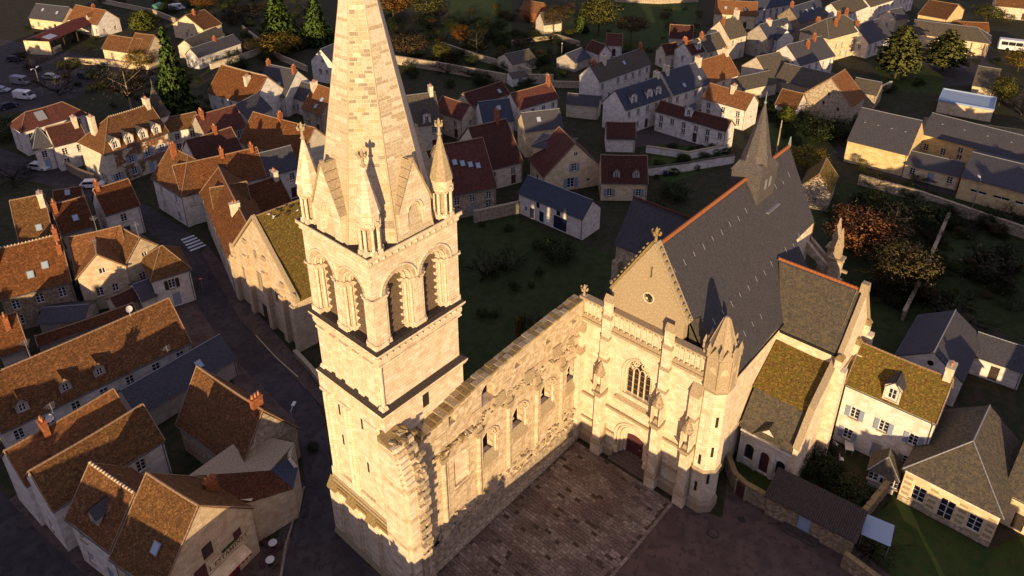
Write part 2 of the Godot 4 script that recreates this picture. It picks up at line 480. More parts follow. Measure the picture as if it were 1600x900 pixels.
func build_tower() -> void:
	var t := thing("bell_tower", "tall pale limestone bell tower with octagonal stone spire and four corner pinnacles", "bell tower", Vector3(32.2, 0, -42.4))
	var ash: Material = M.ashlar
	# foot: plinth, stage with broad pilasters, stepped glacis
	var m := MB.new()
	m.frus(Vector3.ZERO, 5.25, 4.95, 5.1, 4.8, 0.9)
	part(m, "plinth", M.weathered_stone, t)
	m = MB.new()
	m.frus(Vector3(0, 0.5, 0), 4.86, 4.5, 4.8, 4.46, 8.6)
	part(m, "lower_wall", ash, t)
	for z in [-4.2, -1.35, 1.55]:
		m = MB.new()
		m.bx(-5.12, 0.6, z - 0.62, -4.7, 6.55, z + 0.62)
		m.bx(-5.0, 0.6, z - 0.85, -4.7, 6.2, z + 0.85)
		part(m, "pilaster", ash, t)
		m = MB.new()
		m.solid([[Vector3(-5.4, 6.55, z - 0.62), Vector3(-4.7, 6.55, z - 0.62), Vector3(-4.7, 6.55, z + 0.62), Vector3(-5.4, 6.55, z + 0.62)], [Vector3(-5.4, 6.75, z - 0.62), Vector3(-4.8, 7.75, z - 0.62), Vector3(-4.8, 7.75, z + 0.62), Vector3(-5.4, 6.75, z + 0.62)], [Vector3(-5.4, 6.55, z - 0.62), Vector3(-5.4, 6.75, z - 0.62), Vector3(-5.4, 6.75, z + 0.62), Vector3(-5.4, 6.55, z + 0.62)], [Vector3(-5.4, 6.55, z - 0.62), Vector3(-4.7, 6.55, z - 0.62), Vector3(-4.8, 7.75, z - 0.62), Vector3(-5.4, 6.75, z - 0.62)], [Vector3(-5.4, 6.55, z + 0.62), Vector3(-4.7, 6.55, z + 0.62), Vector3(-4.8, 7.75, z + 0.62), Vector3(-5.4, 6.75, z + 0.62)], [Vector3(-4.7, 6.55, z - 0.62), Vector3(-4.7, 6.55, z + 0.62), Vector3(-4.8, 7.75, z + 0.62), Vector3(-4.8, 7.75, z - 0.62)]])
		part(m, "mossy_cap", M.lichen_stone, t)
	for k in 6:
		m = MB.new()
		m.bx(-5.12 + 0.09 * k, 6.7 + 0.36 * k, -4.3, -4.5, 7.06 + 0.36 * k, 4.3)
		part(m, "glacis_step", M.lichen_stone if k < 2 else M.weathered_stone, t)
	# second stage
	m = MB.new()
	m.bx(-4.55, 8.9, -4.18, 4.55, 20.5, 4.18)
	part(m, "middle_wall", ash, t)
	for z in [-3.55, -0.75, 2.6]:
		m = MB.new()
		m.bx(-4.75, 8.8, z - 0.62, -4.4, 19.0, z + 0.62)
		part(m, "pilaster", ash, t)
		if z < 2.0:
			for q in [-0.3, 0.3]:
				m = MB.new()
				m.tube(Vector3(-4.76, 8.8, z + q), Vector3(-4.76, 18.7, z + q), 0.2, 0.2, 10)
				part(m, "shaft", ash, t)
		m = MB.new()
		m.bx(-4.92, 18.75, z - 0.78, -4.4, 19.05, z + 0.78)
		m.bx(-4.8, 19.05, z - 0.9, -4.4, 20.5, z + 0.9)
		part(m, "hood_band", ash, t)
	for q in [[-2.2, 16.8], [-2.2, 13.2], [1.0, 17.2], [1.2, 12.2]]:
		m = MB.new()
		m.bx(-4.57, q[1], q[0] - 0.11, -4.35, q[1] + 1.2, q[0] + 0.11)
		part(m, "slit_window", M.lead_glass, t)
	m = MB.new()
	m.bx(-0.35, 18.6, 4.0, 0.35, 20.0, 4.2)
	part(m, "slit_window", M.lead_glass, t)
	string_course(t, 20.4, 21.1, 4.9, 4.5, "string_course", ash)
	# third stage: pilastered west face, plain south face
	m = MB.new()
	m.bx(-4.35, 21.0, -3.98, 4.35, 26.2, 3.98)
	part(m, "upper_wall", ash, t)
	for s in [-1, 1]:
		m = MB.new()
		m.tube(Vector3(-4.3, 21.3, s * 3.95), Vector3(-4.3, 25.6, s * 3.95), 0.2, 0.2, 10)
		m.frus(Vector3(-4.3, 21.15, s * 3.95), 0.32, 0.32, 0.22, 0.22, 0.35)
		part(m, "corner_shaft", ash, t)
	for z in [-3.3, -1.75, -0.2, 1.35, 2.9]:
		m = MB.new()
		var w: float = 0.55 if absf(z + 0.2) < 0.1 or absf(z) > 2.8 else 0.36
		m.bx(-4.52, 21.2, z - w, -4.2, 25.7, z + w)
		part(m, "pilaster", ash, t)
		m = MB.new()
		m.bx(-4.7, 25.68, z - w - 0.08, -4.2, 25.86, z + w + 0.08)
		part(m, "pilaster_cap", ash, t)
	m = MB.new()
	m.frus(Vector3(0, 25.86, 0), 4.5, 4.15, 4.62, 4.26, 0.3)
	m.frus(Vector3(0, 26.16, 0), 4.62, 4.26, 4.62, 4.26, 0.75)
	part(m, "band", ash, t)
	m = MB.new()
	m.box(Vector3(0, 25.8, 4.12), Vector3(9.1, 0.13, 0.36))
	part(m, "string_course", ash, t)
	string_course(t, 26.75, 27.3, 4.85, 4.5, "string_course", ash)
	m = MB.new()
	m.bx(-4.6, 27.1, -4.3, 4.6, 27.42, 4.3)
	part(m, "belfry_floor", M.deck, t)
	# belfry
	var hx := 4.5
	var hz := 4.15
	for fi in 4:
		var N: Vector3 = FACES[fi][0]
		var U: Vector3 = FACES[fi][1]
		var dist := hx if fi % 2 == 0 else hz
		var half := hz if fi % 2 == 0 else hx
		var cs := [-1.85, 1.85]
		if fi % 2 == 0:
			cs = [-1.95, 1.75]
		var O := N * dist
		var inset := [0.0, 0.36, 0.72, 1.08]
		var hw := [1.4, 1.14, 0.9, 0.68]
		var ys := 32.15
		m = MB.new()
		var holes := []
		for c in cs:
			holes.append(arch(c, 27.3, ys, hw[0], 1.0, 14))
		m.wall(O, U, N, rect(-half, 27.3, half, 35.1), holes, inset[1])
		part(m, "belfry_wall", ash, t)
		for c in cs:
			m = MB.new()
			for k in range(1, 4):
				m.wall(O - N * inset[k], U, N, arch(c, 27.3, ys, hw[k - 1] + 0.003, 1.0, 14), [arch(c, 27.3, ys, hw[k], 1.0, 14)], 0.36 if k < 3 else 0.5)
			part(m, "stepped_jamb", ash, t)
			for s in [-1.0, 1.0]:
				for k in 3:
					var p: Vector3 = O + U * (c + s * (hw[k] - 0.15)) - N * (inset[k + 1] - 0.17)
					m = MB.new()
					m.tube(p + UP * 27.75, p + UP * 31.75, 0.13, 0.13, 8)
					m.frus(p + UP * 27.3, 0.21, 0.21, 0.15, 0.15, 0.5)
					m.frus(p + UP * 31.7, 0.13, 0.13, 0.2, 0.2, 0.3)
					m.box(p + UP * 32.07, Vector3(0.46, 0.14, 0.46))
					part(m, "colonnette", ash, t)
				# impost band on the flat of the pier
				m = MB.new()
				var wide = 0.5 if s * c < 0 else half - absf(c) - hw[0] + 0.1
				m.box(O + U * (c + s * (hw[0] + wide * 0.5)) + UP * 32.07 + N * 0.06, (U.abs() * wide + Vector3(0, 0.17, 0) + N.abs() * 0.3))
				part(m, "impost", ash, t)
			# rolls round the arch and the hood
			for k in 3:
				m = MB.new()
				var pts := []
				for i in 15:
					var a := PI * i / 14.0
					pts.append(O + U * (c + cos(a) * (hw[k] - 0.13)) + UP * (ys + sin(a) * (hw[k] - 0.13)) - N * (inset[k + 1] - 0.15))
				m.path(pts, 0.11, 6)
				part(m, "arch_roll", ash, t)
			m = MB.new()
			var hood := []
			for i in 19:
				var a := PI * i / 18.0
				hood.append(O + U * (c + cos(a) * 1.82) + UP * (ys + sin(a) * 1.82) + N * 0.03)
			m.path(hood, 0.1, 6)
			part(m, "hood_mould", ash, t)
			for i in 13:
				var a := PI * (i + 0.5) / 13.0
				m = MB.new()
				var b := Basis(U * cos(a) + UP * sin(a), -U * sin(a) + UP * cos(a), N)
				m.box(O + U * (c + cos(a) * 1.6) + UP * (ys + sin(a) * 1.6) + N * 0.015, Vector3(0.34, 0.34, 0.06), b)
				part(m, "voussoir", M["spire_stone_%d" % (i % 3)], t)
			# sloping boards that close the opening
			for k in 8:
				m = MB.new()
				var yb := 27.7 + k * 0.68
				var hwid := 0.7 if yb < ys else sqrt(maxf(0.05, 0.55 - pow(maxf(0, yb - ys), 2)))
				var p = O + U * c + UP * (yb + 0.25) - N * 0.95
				var b := Basis(U, UP, U.cross(UP)).rotated(U, 0.0)
				var out := (N * 0.5 - UP * 0.62).normalized()
				b = Basis(U, out, U.cross(out))
				for q in 3:
					m.box(p + U * ((q - 1) * hwid * 0.667) + b.z * (0.012 * (q % 2)), Vector3(hwid * 0.66, 1.05, 0.045), b)
				part(m, "louver", M.boards, t)
		# the chamber wall behind the boards
		m = MB.new()
		m.wall(O - N * 1.62, U, N, rect(-half + 1.7, 27.3, half - 1.7, 34.6), [], 0.0)
		part(m, "inner_wall", M.old_stone, t)
		# pier feet
		for x in [-half + 0.55, 0.0, half - 0.55]:
			m = MB.new()
			m.box(O + U * x + UP * 27.6 + N * 0.0, U.abs() * 1.15 + Vector3(0, 0.5, 0) + N.abs() * 0.22)
			part(m, "pier_foot", ash, t)
	# cornice with corbels
	m = MB.new()
	m.frus(Vector3(0, 35.05, 0), 4.52, 4.17, 4.6, 4.25, 0.15)
	m.frus(Vector3(0, 35.2, 0), 4.6, 4.25, 4.7, 4.36, 0.5)
	m.frus(Vector3(0, 35.7, 0), 4.82, 4.48, 4.82, 4.48, 0.3)
	part(m, "cornice", ash, t)
	for fi in 2:
		var N: Vector3 = FACES[fi][0]
		var U: Vector3 = FACES[fi][1]
		var half := 4.1 if fi == 0 else 4.45
		for k in 15:
			m = MB.new()
			var p: Vector3 = N * (4.66 if fi == 0 else 4.31) + U * lerpf(-half, half, k / 14.0) + UP * 35.4
			m.ball(p, Vector3(0.13, 0.17, 0.13), 6, 4)
			part(m, "corbel", ash, t)
			p = N * (4.66 if fi == 0 else 4.33) + U * lerpf(-half, half, k / 14.0) + UP * 26.55
			m = MB.new()
			m.ball(p, Vector3(0.1, 0.13, 0.1), 6, 4)
			part(m, "corbel", ash, t)
	for k in 9:
		m = MB.new()
		m.bx(-4.75, 36.0, -4.4 + k * 0.98, 4.75, 36.035 + 0.008 * (k % 3), -4.4 + (k + 1) * 0.98 - 0.02)
		part(m, "platform_board", M.deck, t)
	spire(t)

func finial(t: Node3D, p: Vector3, s: float, mt: Material, called := "finial") -> void:
	var m := MB.new()
	m.facets(p, [[0, 0.1 * s], [0.15 * s, 0.22 * s], [0.3 * s, 0.12 * s], [0.75 * s, 0.1 * s], [0.9 * s, 0.16 * s], [1.25 * s, 0.12 * s], [1.5 * s, 0.03 * s]], 8, 0.0)
	for k in 4:
		var d := Vector3(cos(k * PI / 2), 0, sin(k * PI / 2))
		m.ball(p + UP * 0.95 * s + d * 0.27 * s, Vector3(0.16, 0.13, 0.16) * s, 6, 4)
		m.ball(p + UP * 1.1 * s + d * 0.36 * s, Vector3(0.1, 0.14, 0.1) * s, 6, 4)
	part(m, called, mt, t)

func spire(t: Node3D) -> void:
	var y0 := 36.03
	var ya := 60.6
	var ap := 4.42
	var c := Vector3(-0.02, 0, -0.1)
	var R := ap / cos(PI / 8)
	var m := MB.new()
	m.facets(c, [[y0, R], [ya, 0.02]], 8, PI / 8)
	var core := part(m, "spire", M.mortar, t)
	# blocks of the three faces seen, each a stone of its own
	var rg := RandomNumberGenerator.new()
	rg.seed = 5
	var rest := {}
	var singles := 0
	for fi in [1, 0, 2]:
		var ang: float = [PI, PI * 0.75, PI * 0.5][fi]
		var N := Vector3(cos(ang), 0, sin(ang))
		var S := Vector3(-sin(ang), 0, cos(ang))
		var slope := atan2(ap, ya - y0)
		var NN := (N * cos(slope) + UP * sin(slope)).normalized()
		var VV := (UP * cos(slope) - N * sin(slope)).normalized()
		var y := y0
		var row := 0
		while y < 58.5:
			var h := 0.29 + 0.03 * sin(row * 1.7)
			var f0 := 1.0 - (y - y0) / (ya - y0)
			var half: float = ap * f0 * tan(PI / 8) - 0.05
			var half1: float = ap * (1.0 - (y + h - y0) / (ya - y0)) * tan(PI / 8) - 0.05
			var want := 0.55 if fi == 1 else 0.95
			var k := maxi(1, int(round(2 * half / want)))
			var cuts := [-1.0]
			for i in range(1, k):
				cuts.append(-1.0 + 2.0 * (i + (0.28 if row % 2 else -0.12) + rg.randf_range(-0.13, 0.13)) / k)
			cuts.append(1.0)
			for i in k:
				var g := 0.016
				var proud := rg.randf_range(0.006, 0.035) if fi == 1 else rg.randf_range(0.004, 0.016)
				var base := c + N * (ap * f0) + UP * y
				var hs := h / cos(slope)
				var a0 = base + S * (cuts[i] * half + g)
				var a1 = base + S * (cuts[i + 1] * half - g)
				var b0 = base + VV * (hs - 0.022) + S * (cuts[i] * half1 + g)
				var b1 = base + VV * (hs - 0.022) + S * (cuts[i + 1] * half1 - g)
				var d := NN * proud
				var tone := 0
				var pick := rg.randf()
				tone = 0 if pick < 0.4 else (1 if pick < 0.62 else (2 if pick < 0.87 else (3 if pick < 0.94 else 4)))
				if fi == 1 and y > 46.0 and y < 50.0 and rg.randf() < 0.4:
					tone = 3
				if fi != 1 and tone >= 3:
					tone = 0
				var own: bool = singles < 300 and y < 53.0 and fi == 1 or (singles < 300 and fi != 1 and y < 40.0)
				var mm: MB = MB.new() if own else rest.get_or_add(tone, MB.new())
				var e := d * 0.4
				var q0 = a0 + d + (S + VV) * 0.02
				var q1 = a1 + d + (-S + VV) * 0.02
				var q2 = b1 + d + (-S - VV) * 0.02
				var q3 = b0 + d + (S - VV) * 0.02
				mm.poly([q0, q1, q2, q3], NN)
				for w in [[a0 + e, a1 + e, q1, q0], [a1 + e, b1 + e, q2, q1], [b1 + e, b0 + e, q3, q2], [b0 + e, a0 + e, q0, q3], [a0 - NN * 0.02, a1 - NN * 0.02, a1 + e, a0 + e], [b0 - NN * 0.02, b1 - NN * 0.02, b1 + e, b0 + e]]:
					mm.poly(w, (w[0] + w[1] + w[2] + w[3]) * 0.25 - (a0 + b1) * 0.5 + NN * 0.01)
				if own:
					part(mm, "stone", M["spire_stone_%d" % tone], core)
					singles += 1
			y += h
			row += 1
	for tone in rest:
		part(rest[tone], "spire_masonry", M["spire_stone_%d" % tone], core).set_meta("kind", "stuff")
	m = MB.new()
	for k in 8:
		var a := PI / 8 + k * PI / 4
		m.tube(c + Vector3(cos(a) * R, y0, sin(a) * R), c + UP * (ya - 0.2), 0.075, 0.03, 6)
	part(m, "edge_roll", M.spire_stone_1, t)
	# gabled niches on the four straight faces
	for fi in 4:
		var N: Vector3 = FACES[fi][0]
		var U: Vector3 = FACES[fi][1]
		var O: Vector3 = N * (4.55 if fi % 2 == 0 else 4.25) + U * (-0.3 if fi == 0 else 0.15)
		var w := 1.58
		m = MB.new()
		var outl := PackedVector2Array([Vector2(-w, 36.03), Vector2(w, 36.03), Vector2(w, 38.5), Vector2(0.08, 41.95), Vector2(-0.08, 41.95), Vector2(-w, 38.5)])
		m.wall(O, U, N, outl, [arch(0, 36.03, 38.1, 0.72)], 0.16)
		m.wall(O - N * 0.16, U, N, arch(0, 36.03, 38.1, 0.723), [arch(0, 36.03, 38.1, 0.5)], 0.16)
		m.wall(O - N * 0.32, U, N, arch(0, 36.03, 38.1, 0.503), [arch(0, 36.03, 38.1, 0.28)], 0.22)
		m.wall(O - N * 0.53, U, N, arch(0, 36.03, 38.1, 0.29), [], 0.0)
		for s in [-1.0, 1.0]:
			m.poly([O + U * w * s + UP * 36.03, O + U * w * s + UP * 38.5, O + U * w * s + UP * 38.5 - N * 0.75, O + U * w * s + UP * 36.03 - N * 0.4], U * s)
		part(m, "niche_gable", M.ashlar, t)
		m = MB.new()
		for q in [0.72, 0.5]:
			var pts := []
			for i in 13:
				var a := PI * i / 12.0
				pts.append(O + U * (cos(a) * q) + UP * (38.1 + sin(a) * q) + N * (0.02 if q > 0.6 else -0.14))
			m.path(pts, 0.07, 6)
		part(m, "arch_roll", M.ashlar, t)
		for s in [-1.0, 1.0]:
			# stone slabs of the gable's little roof
			var e = O + U * (w + 0.12) * s + UP * 38.3
			var r := O + UP * 42.1
			var back := -N * 1.9
			for k in 6:
				var f0 := k / 6.0
				var f1 := (k + 1) / 6.0 - 0.008
				m = MB.new()
				var up = (r - e)
				var nn = up.cross(N).normalized() * (-1.0 if up.cross(N).dot(UP) < 0 else 1.0)
				var d = nn * (0.1 + 0.02 * (k % 2))
				var a0 = e + up * f0 + N * 0.1
				var a1 = e + up * f1 + N * 0.1
				var b0 = e + up * f0 + back * (0.55 + f0 * 0.55)
				var b1 = e + up * f1 + back * (0.55 + f1 * 0.55)
				m.solid([[a0, a1, b1, b0], [a0 + d, a1 + d, b1 + d, b0 + d], [a0, a1, a1 + d, a0 + d], [b0, b1, b1 + d, b0 + d], [a0, b0, b0 + d, a0 + d], [a1, b1, b1 + d, a1 + d]])
				part(m, "roof_slab", M.weathered_stone, t)
		m = MB.new()
		m.box(O + UP * 42.2 - N * 0.1, Vector3(0.26, 0.3, 0.26))
		part(m, "gable_stump", M.weathered_stone, t)
	# corner pinnacles
	for s in [Vector2(-3.85, 3.75), Vector2(-3.85, -3.35), Vector2(3.4, 3.75), Vector2(3.4, -3.35)]:
		var p := Vector3(s.x, 36.03, s.y)
		m = MB.new()
		m.facets(p, [[0, 0.5], [2.4, 0.5]], 8, PI / 8)
		var pin := part(m, "pinnacle", M.weathered_stone, t)
		m = MB.new()
		m.facets(p, [[0.0, 0.78], [0.22, 0.74]], 8, PI / 8)
		part(m, "foot", M.ashlar, pin)
		for k in 8:
			var a := PI / 8 + k * PI / 4
			var q := p + Vector3(cos(a) * 0.72, 0, sin(a) * 0.72)
			m = MB.new()
			m.tube(q + UP * 0.25, q + UP * 2.3, 0.13, 0.13, 8)
			m.frus(q, 0.2, 0.2, 0.17, 0.17, 0.38)
			m.frus(q + UP * 2.2, 0.13, 0.13, 0.2, 0.2, 0.25)
			part(m, "colonnette", M.ashlar, pin)
		m = MB.new()
		m.facets(p, [[2.43, 0.88], [3.3, 0.88], [3.36, 0.95]], 8, PI / 8)
		part(m, "arcade_head", M.ashlar, pin)
		for k in 8:
			var a := k * PI / 4
			var q := p + Vector3(cos(a), 0, sin(a)) * 0.86
			m = MB.new()
			var side := Vector3(-sin(a), 0, cos(a))
			var pts := []
			for i in 7:
				var b := PI * i / 6.0
				pts.append(q + side * cos(b) * 0.25 + UP * (2.5 + sin(b) * 0.28))
			m.path(pts, 0.06, 5)
			part(m, "arch_roll", M.ashlar, pin)
		m = MB.new()
		m.facets(p, [[3.36, 0.98], [6.9, 0.1]], 8, PI / 8)
		part(m, "spirelet", M.weathered_stone if s.x > 0 else M.ashlar, pin)
		finial(pin, p + UP * 6.85, 0.95, M.weathered_stone)

# ------------------------------------------------------------------ the ruined nave wall
func stone_heap(t: Node3D, called: String, n_: int, lo: Vector3, hi: Vector3, s0: float, s1: float, mt: Array, sd: int) -> void:
	var rg := RandomNumberGenerator.new()
	rg.seed = sd
	for i in n_:
		var m := MB.new()
		var p := Vector3(rg.randf_range(lo.x, hi.x), rg.randf_range(lo.y, hi.y), rg.randf_range(lo.z, hi.z))
		var b := Basis.from_euler(Vector3(rg.randf_range(-0.25, 0.25), rg.randf_range(-0.5, 0.5), rg.randf_range(-0.25, 0.25)))
		var s := Vector3(rg.randf_range(s0, s1), rg.randf_range(s0, s1) * 0.7, rg.randf_range(s0, s1))
		var q := []
		for k in 8:
			q.append(p + b * (Vector3(s.x if k & 1 else -s.x, s.y if k & 2 else -s.y, s.z if k & 4 else -s.z) * 0.5 * rg.randf_range(0.75, 1.1)))
		m.solid([[q[0], q[2], q[6], q[4]], [q[1], q[3], q[7], q[5]], [q[0], q[1], q[5], q[4]], [q[2], q[3], q[7], q[6]], [q[0], q[1], q[3], q[2]], [q[4], q[5], q[7], q[6]]])
		part(m, called, M[mt[rg.randi() % mt.size()]], t)

func build_ruin() -> void:
	# local frame: x along the wall from the tower to the church front, z = 0 the face seen
	var t := thing("ruined_nave_wall", "long roofless limestone wall with empty arched windows between tower and church front", "wall", Vector3(28.0, 0, -37.0))
	var L := 25.3
	var m := MB.new()
	var top := PackedVector2Array([Vector2(0.6, 0), Vector2(L, 0), Vector2(L, 18.85), Vector2(19.5, 18.7), Vector2(14, 18.45), Vector2(8.4, 18.0), Vector2(5.5, 17.4), Vector2(1.0, 16.7), Vector2(0.6, 16.4)])
	var wins := [10.75, 15.25, 19.7, 24.1]
	var holes := []
	for x in wins:
		holes.append(arch(x, 7.6, 10.5, 1.22, 1.0, 12))
	holes.append(arch(10.75, 15.1, 16.5, 0.95, 1.0, 12))
	holes.append(rect(5.6, 15.9, 6.5, 17.0))
	for x in [14.9, 19.6, 23.9]:
		holes.append(arch(x, 16.6, 16.95, 0.42, 1.0, 8))
	var front := holes.duplicate()
	front.append(arch(6.95, 7.9, 10.9, 0.95, 1.0, 12))
	front.append(arch(3.6, 1.0, 2.7, 0.72, 1.0, 10))
	m.wall(Vector3.ZERO, Vector3(1, 0, 0), Vector3(0, 0, 1), top, front, 0.4)
	part(m, "front_face", M.old_stone, t)
	m = MB.new()
	var inner := []
	for x in wins:
		inner.append(arch(x, 8.2, 10.5, 0.88, 1.0, 12))
	inner.append(arch(10.75, 15.1, 16.5, 0.95, 1.0, 12))
	inner.append(rect(5.6, 15.9, 6.5, 17.0))
	for x in [14.9, 19.6, 23.9]:
		inner.append(arch(x, 16.6, 16.95, 0.42, 1.0, 8))
	m.wall(Vector3(0, 0, -0.4), Vector3(1, 0, 0), Vector3(0, 0, 1), top, inner, 0.75)
	m.wall(Vector3(0, 0, -1.15), Vector3(1, 0, 0), Vector3(0, 0, -1), top, inner, 0.0)
	part(m, "core", M.old_stone, t)
	# the weathered top, a strip of rough slabs
	var rg := RandomNumberGenerator.new()
	rg.seed = 8
	for i in top.size() - 1:
		if i < 2 or i > 6:
			continue
		var a := top[i + 1]
		var b := top[i]
		var k := maxi(1, int((b.x - a.x) / 0.62))
		for j in k:
			var p0 := a.lerp(b, float(j) / k)
			var p1 := a.lerp(b, (j + 0.97) / k)
			for z in [[-1.2, -0.62], [-0.6, 0.06]]:
				m = MB.new()
				var h := rg.randf_range(0.06, 0.16)
				m.bx(p0.x, minf(p0.y, p1.y) - 0.1, z[0], p1.x, maxf(p0.y, p1.y) + h, z[1])
				part(m, "coping_stone", M.lichen_stone if rg.randf() < 0.6 else M.weathered_stone, t)
	# sloping sills, jamb shafts and arch rolls of the windows
	for x in wins:
		m = MB.new()
		m.solid([[Vector3(x - 1.2, 7.2, 0.06), Vector3(x + 1.2, 7.2, 0.06), Vector3(x + 1.2, 7.65, 0.06), Vector3(x - 1.2, 7.65, 0.06)], [Vector3(x - 1.2, 7.2, -0.4), Vector3(x + 1.2, 7.2, -0.4), Vector3(x + 1.2, 8.5, -0.4), Vector3(x - 1.2, 8.5, -0.4)], [Vector3(x - 1.2, 7.65, 0.06), Vector3(x + 1.2, 7.65, 0.06), Vector3(x + 1.2, 8.5, -0.4), Vector3(x - 1.2, 8.5, -0.4)], [Vector3(x - 1.2, 7.2, 0.06), Vector3(x + 1.2, 7.2, 0.06), Vector3(x + 1.2, 7.2, -0.4), Vector3(x - 1.2, 7.2, -0.4)], [Vector3(x - 1.2, 7.2, 0.06), Vector3(x - 1.2, 7.65, 0.06), Vector3(x - 1.2, 8.5, -0.4), Vector3(x - 1.2, 7.2, -0.4)], [Vector3(x + 1.2, 7.2, 0.06), Vector3(x + 1.2, 7.65, 0.06), Vector3(x + 1.2, 8.5, -0.4), Vector3(x + 1.2, 7.2, -0.4)]])
		part(m, "sloping_sill", M.weathered_stone, t)
		for s in [-1.0, 1.0]:
			m = MB.new()
			m.tube(Vector3(x + s * 1.06, 8.0, -0.22), Vector3(x + s * 1.06, 10.3, -0.22), 0.12, 0.12, 8)
			m.box(Vector3(x + s * 1.06, 10.4, -0.2), Vector3(0.36, 0.22, 0.36))
			part(m, "jamb_shaft", M.ashlar, t)
		m = MB.new()
		for r in [1.05, 1.36]:
			var pts := []
			for i in 13:
				var a := PI * i / 12.0
				pts.append(Vector3(x + cos(a) * r, 10.42 + sin(a) * r, -0.22 if r < 1.2 else 0.02))
			m.path(pts, 0.1, 6)
		part(m, "arch_roll", M.old_stone, t)
	# blocked window and small door at the foot
	m = MB.new()
	m.wall(Vector3(0, 0, -0.25), Vector3(1, 0, 0), Vector3(0, 0, 1), arch(6.95, 7.9, 10.9, 0.97, 1.0, 12), [], 0.0)
	part(m, "blocking", M.ashlar, t)
	m = MB.new()
	m.bx(5.9, 7.6, -0.02, 8.0, 7.65, 0.068)
	part(m, "sill", M.weathered_stone, t)
	m = MB.new()
	m.wall(Vector3(0, 0, -0.36), Vector3(1, 0, 0), Vector3(0, 0, 1), arch(3.6, 1.0, 2.7, 0.73, 1.0, 10), [], 0.0)
	part(m, "blocked_doorway", M.rubble_grey, t)
	# half-round wall shafts with broken capitals
	for q in [[4.6, 13.0, 4.9], [9.15, 12.7, 4.6], [13.4, 13.3, 4.6], [17.8, 12.5, 4.6], [21.9, 12.2, 4.5]]:
		m = MB.new()
		m.tube(Vector3(q[0], q[2], 0.06), Vector3(q[0], q[1] - 0.6, 0.06), 0.3, 0.28, 12)
		part(m, "wall_shaft", M.old_stone, t)
		m = MB.new()
		m.frus(Vector3(q[0], q[1] - 0.62, 0.05), 0.28, 0.28, 0.44, 0.4, 0.5)
		m.box(Vector3(q[0] + 0.03, q[1] + 0.02, 0.1), Vector3(0.9, 0.24, 0.75))
		part(m, "capital", M.weathered_stone, t)
		m = MB.new()
		m.frus(Vector3(q[0] + 0.05, q[1] + 0.12, 0.0), 0.4, 0.3, 0.26, 0.1, 1.2)
		part(m, "vault_stump", M.weathered_stone, t)
		m = MB.new()
		m.bx(q[0] - 0.62, 0.6, -0.1, q[0] + 0.62, q[1] + 2.6, 0.07)
		part(m, "backing_strip", M.old_stone, t)
	# rows of stumps where the vaults broke away
	for x in [11.9, 12.4, 16.2, 16.8, 20.6, 21.1, 23.3]:
		m = MB.new()
		m.frus(Vector3(x, 14.0 + sin(x) * 0.2, 0.1), 0.5, 0.16, 0.4, 0.06, 1.3)
		part(m, "vault_stump", M.weathered_stone, t)
	stone_heap(t, "ledge_stone", 60, Vector3(1.4, 13.35, 0.02), Vector3(9.5, 13.9, 0.22), 0.25, 0.6, ["weathered_stone", "lichen_stone", "old_stone"], 3)
	stone_heap(t, "ledge_stone", 60, Vector3(9.5, 13.3, 0.0), Vector3(24.8, 14.6, 0.12), 0.2, 0.5, ["weathered_stone", "old_stone"], 4)
	stone_heap(t, "foot_stone", 110, Vector3(1.0, 2.5, -0.08), Vector3(24.8, 4.7, 0.1), 0.25, 0.62, ["weathered_stone", "old_stone", "rubble"], 5)
	m = MB.new()
	m.frus(Vector3(13.0, 0, 0.1), 12.3, 0.55, 12.3, 0.4, 0.75)
	part(m, "foot_bench", M.rubble, t)
	m = MB.new()
	m.bx(0.7, 0.3, 0.003, 25.2, 2.6, 0.12)
	part(m, "lower_patch", M.rubble, t)
	# broken pier at the tower end, its torn side in uneven courses
	for k in 37:
		var y := 0.5 * k
		var f := clampf((y - 14.5) / 4.0, 0.0, 1.0)
		m = MB.new()
		var x0 := -0.95
		var d := 1.15 - f * 0.9
		m.bx(x0, y, -1.5, 1.0 - f * 0.4, y + 0.495, d)
		m.bx(x0 + 0.28, y, d, 0.9 - f * 0.5, y + 0.495, d + 0.38 * (1.0 - f) + 0.05)
		part(m, "pier_course", M.ashlar if k % 7 else M.old_stone, t)
		for j in 2:
			m = MB.new()
			var e := rg.randf_range(0.1, 0.55) * (1.0 - f * 0.6)
			m.bx(0.2 + 0.5 * j, y + 0.02, d - 0.3, 0.72 + 0.5 * j + rg.randf_range(-0.1, 0.25), y + 0.47, d + 0.35 * (1.0 - f) + e)
			part(m, "torn_stone", [M.old_stone, M.weathered_stone, M.rubble][rg.randi() % 3], t)
	m = MB.new()
	m.solid([[Vector3(-1.0, 18.3, -1.5), Vector3(0.9, 18.3, -1.5), Vector3(0.9, 18.3, 0.3), Vector3(-1.0, 18.3, 0.3)], [Vector3(-1.0, 18.9, -1.5), Vector3(0.8, 19.1, -1.5), Vector3(0.8, 18.5, 0.2), Vector3(-1.0, 18.4, 0.3)], [Vector3(-1.0, 18.3, -1.5), Vector3(-1.0, 18.9, -1.5), Vector3(-1.0, 18.4, 0.3), Vector3(-1.0, 18.3, 0.3)], [Vector3(0.9, 18.3, -1.5), Vector3(0.8, 19.1, -1.5), Vector3(0.8, 18.5, 0.2), Vector3(0.9, 18.3, 0.3)], [Vector3(-1.0, 18.3, 0.3), Vector3(0.9, 18.3, 0.3), Vector3(0.8, 18.5, 0.2), Vector3(-1.0, 18.4, 0.3)]])
	part(m, "pier_top", M.lichen_stone, t)
	stone_heap(t, "torn_stone", 70, Vector3(0.2, 3.0, 0.7), Vector3(1.3, 17.5, 1.6), 0.3, 0.6, ["weathered_stone", "old_stone", "rubble"], 6)
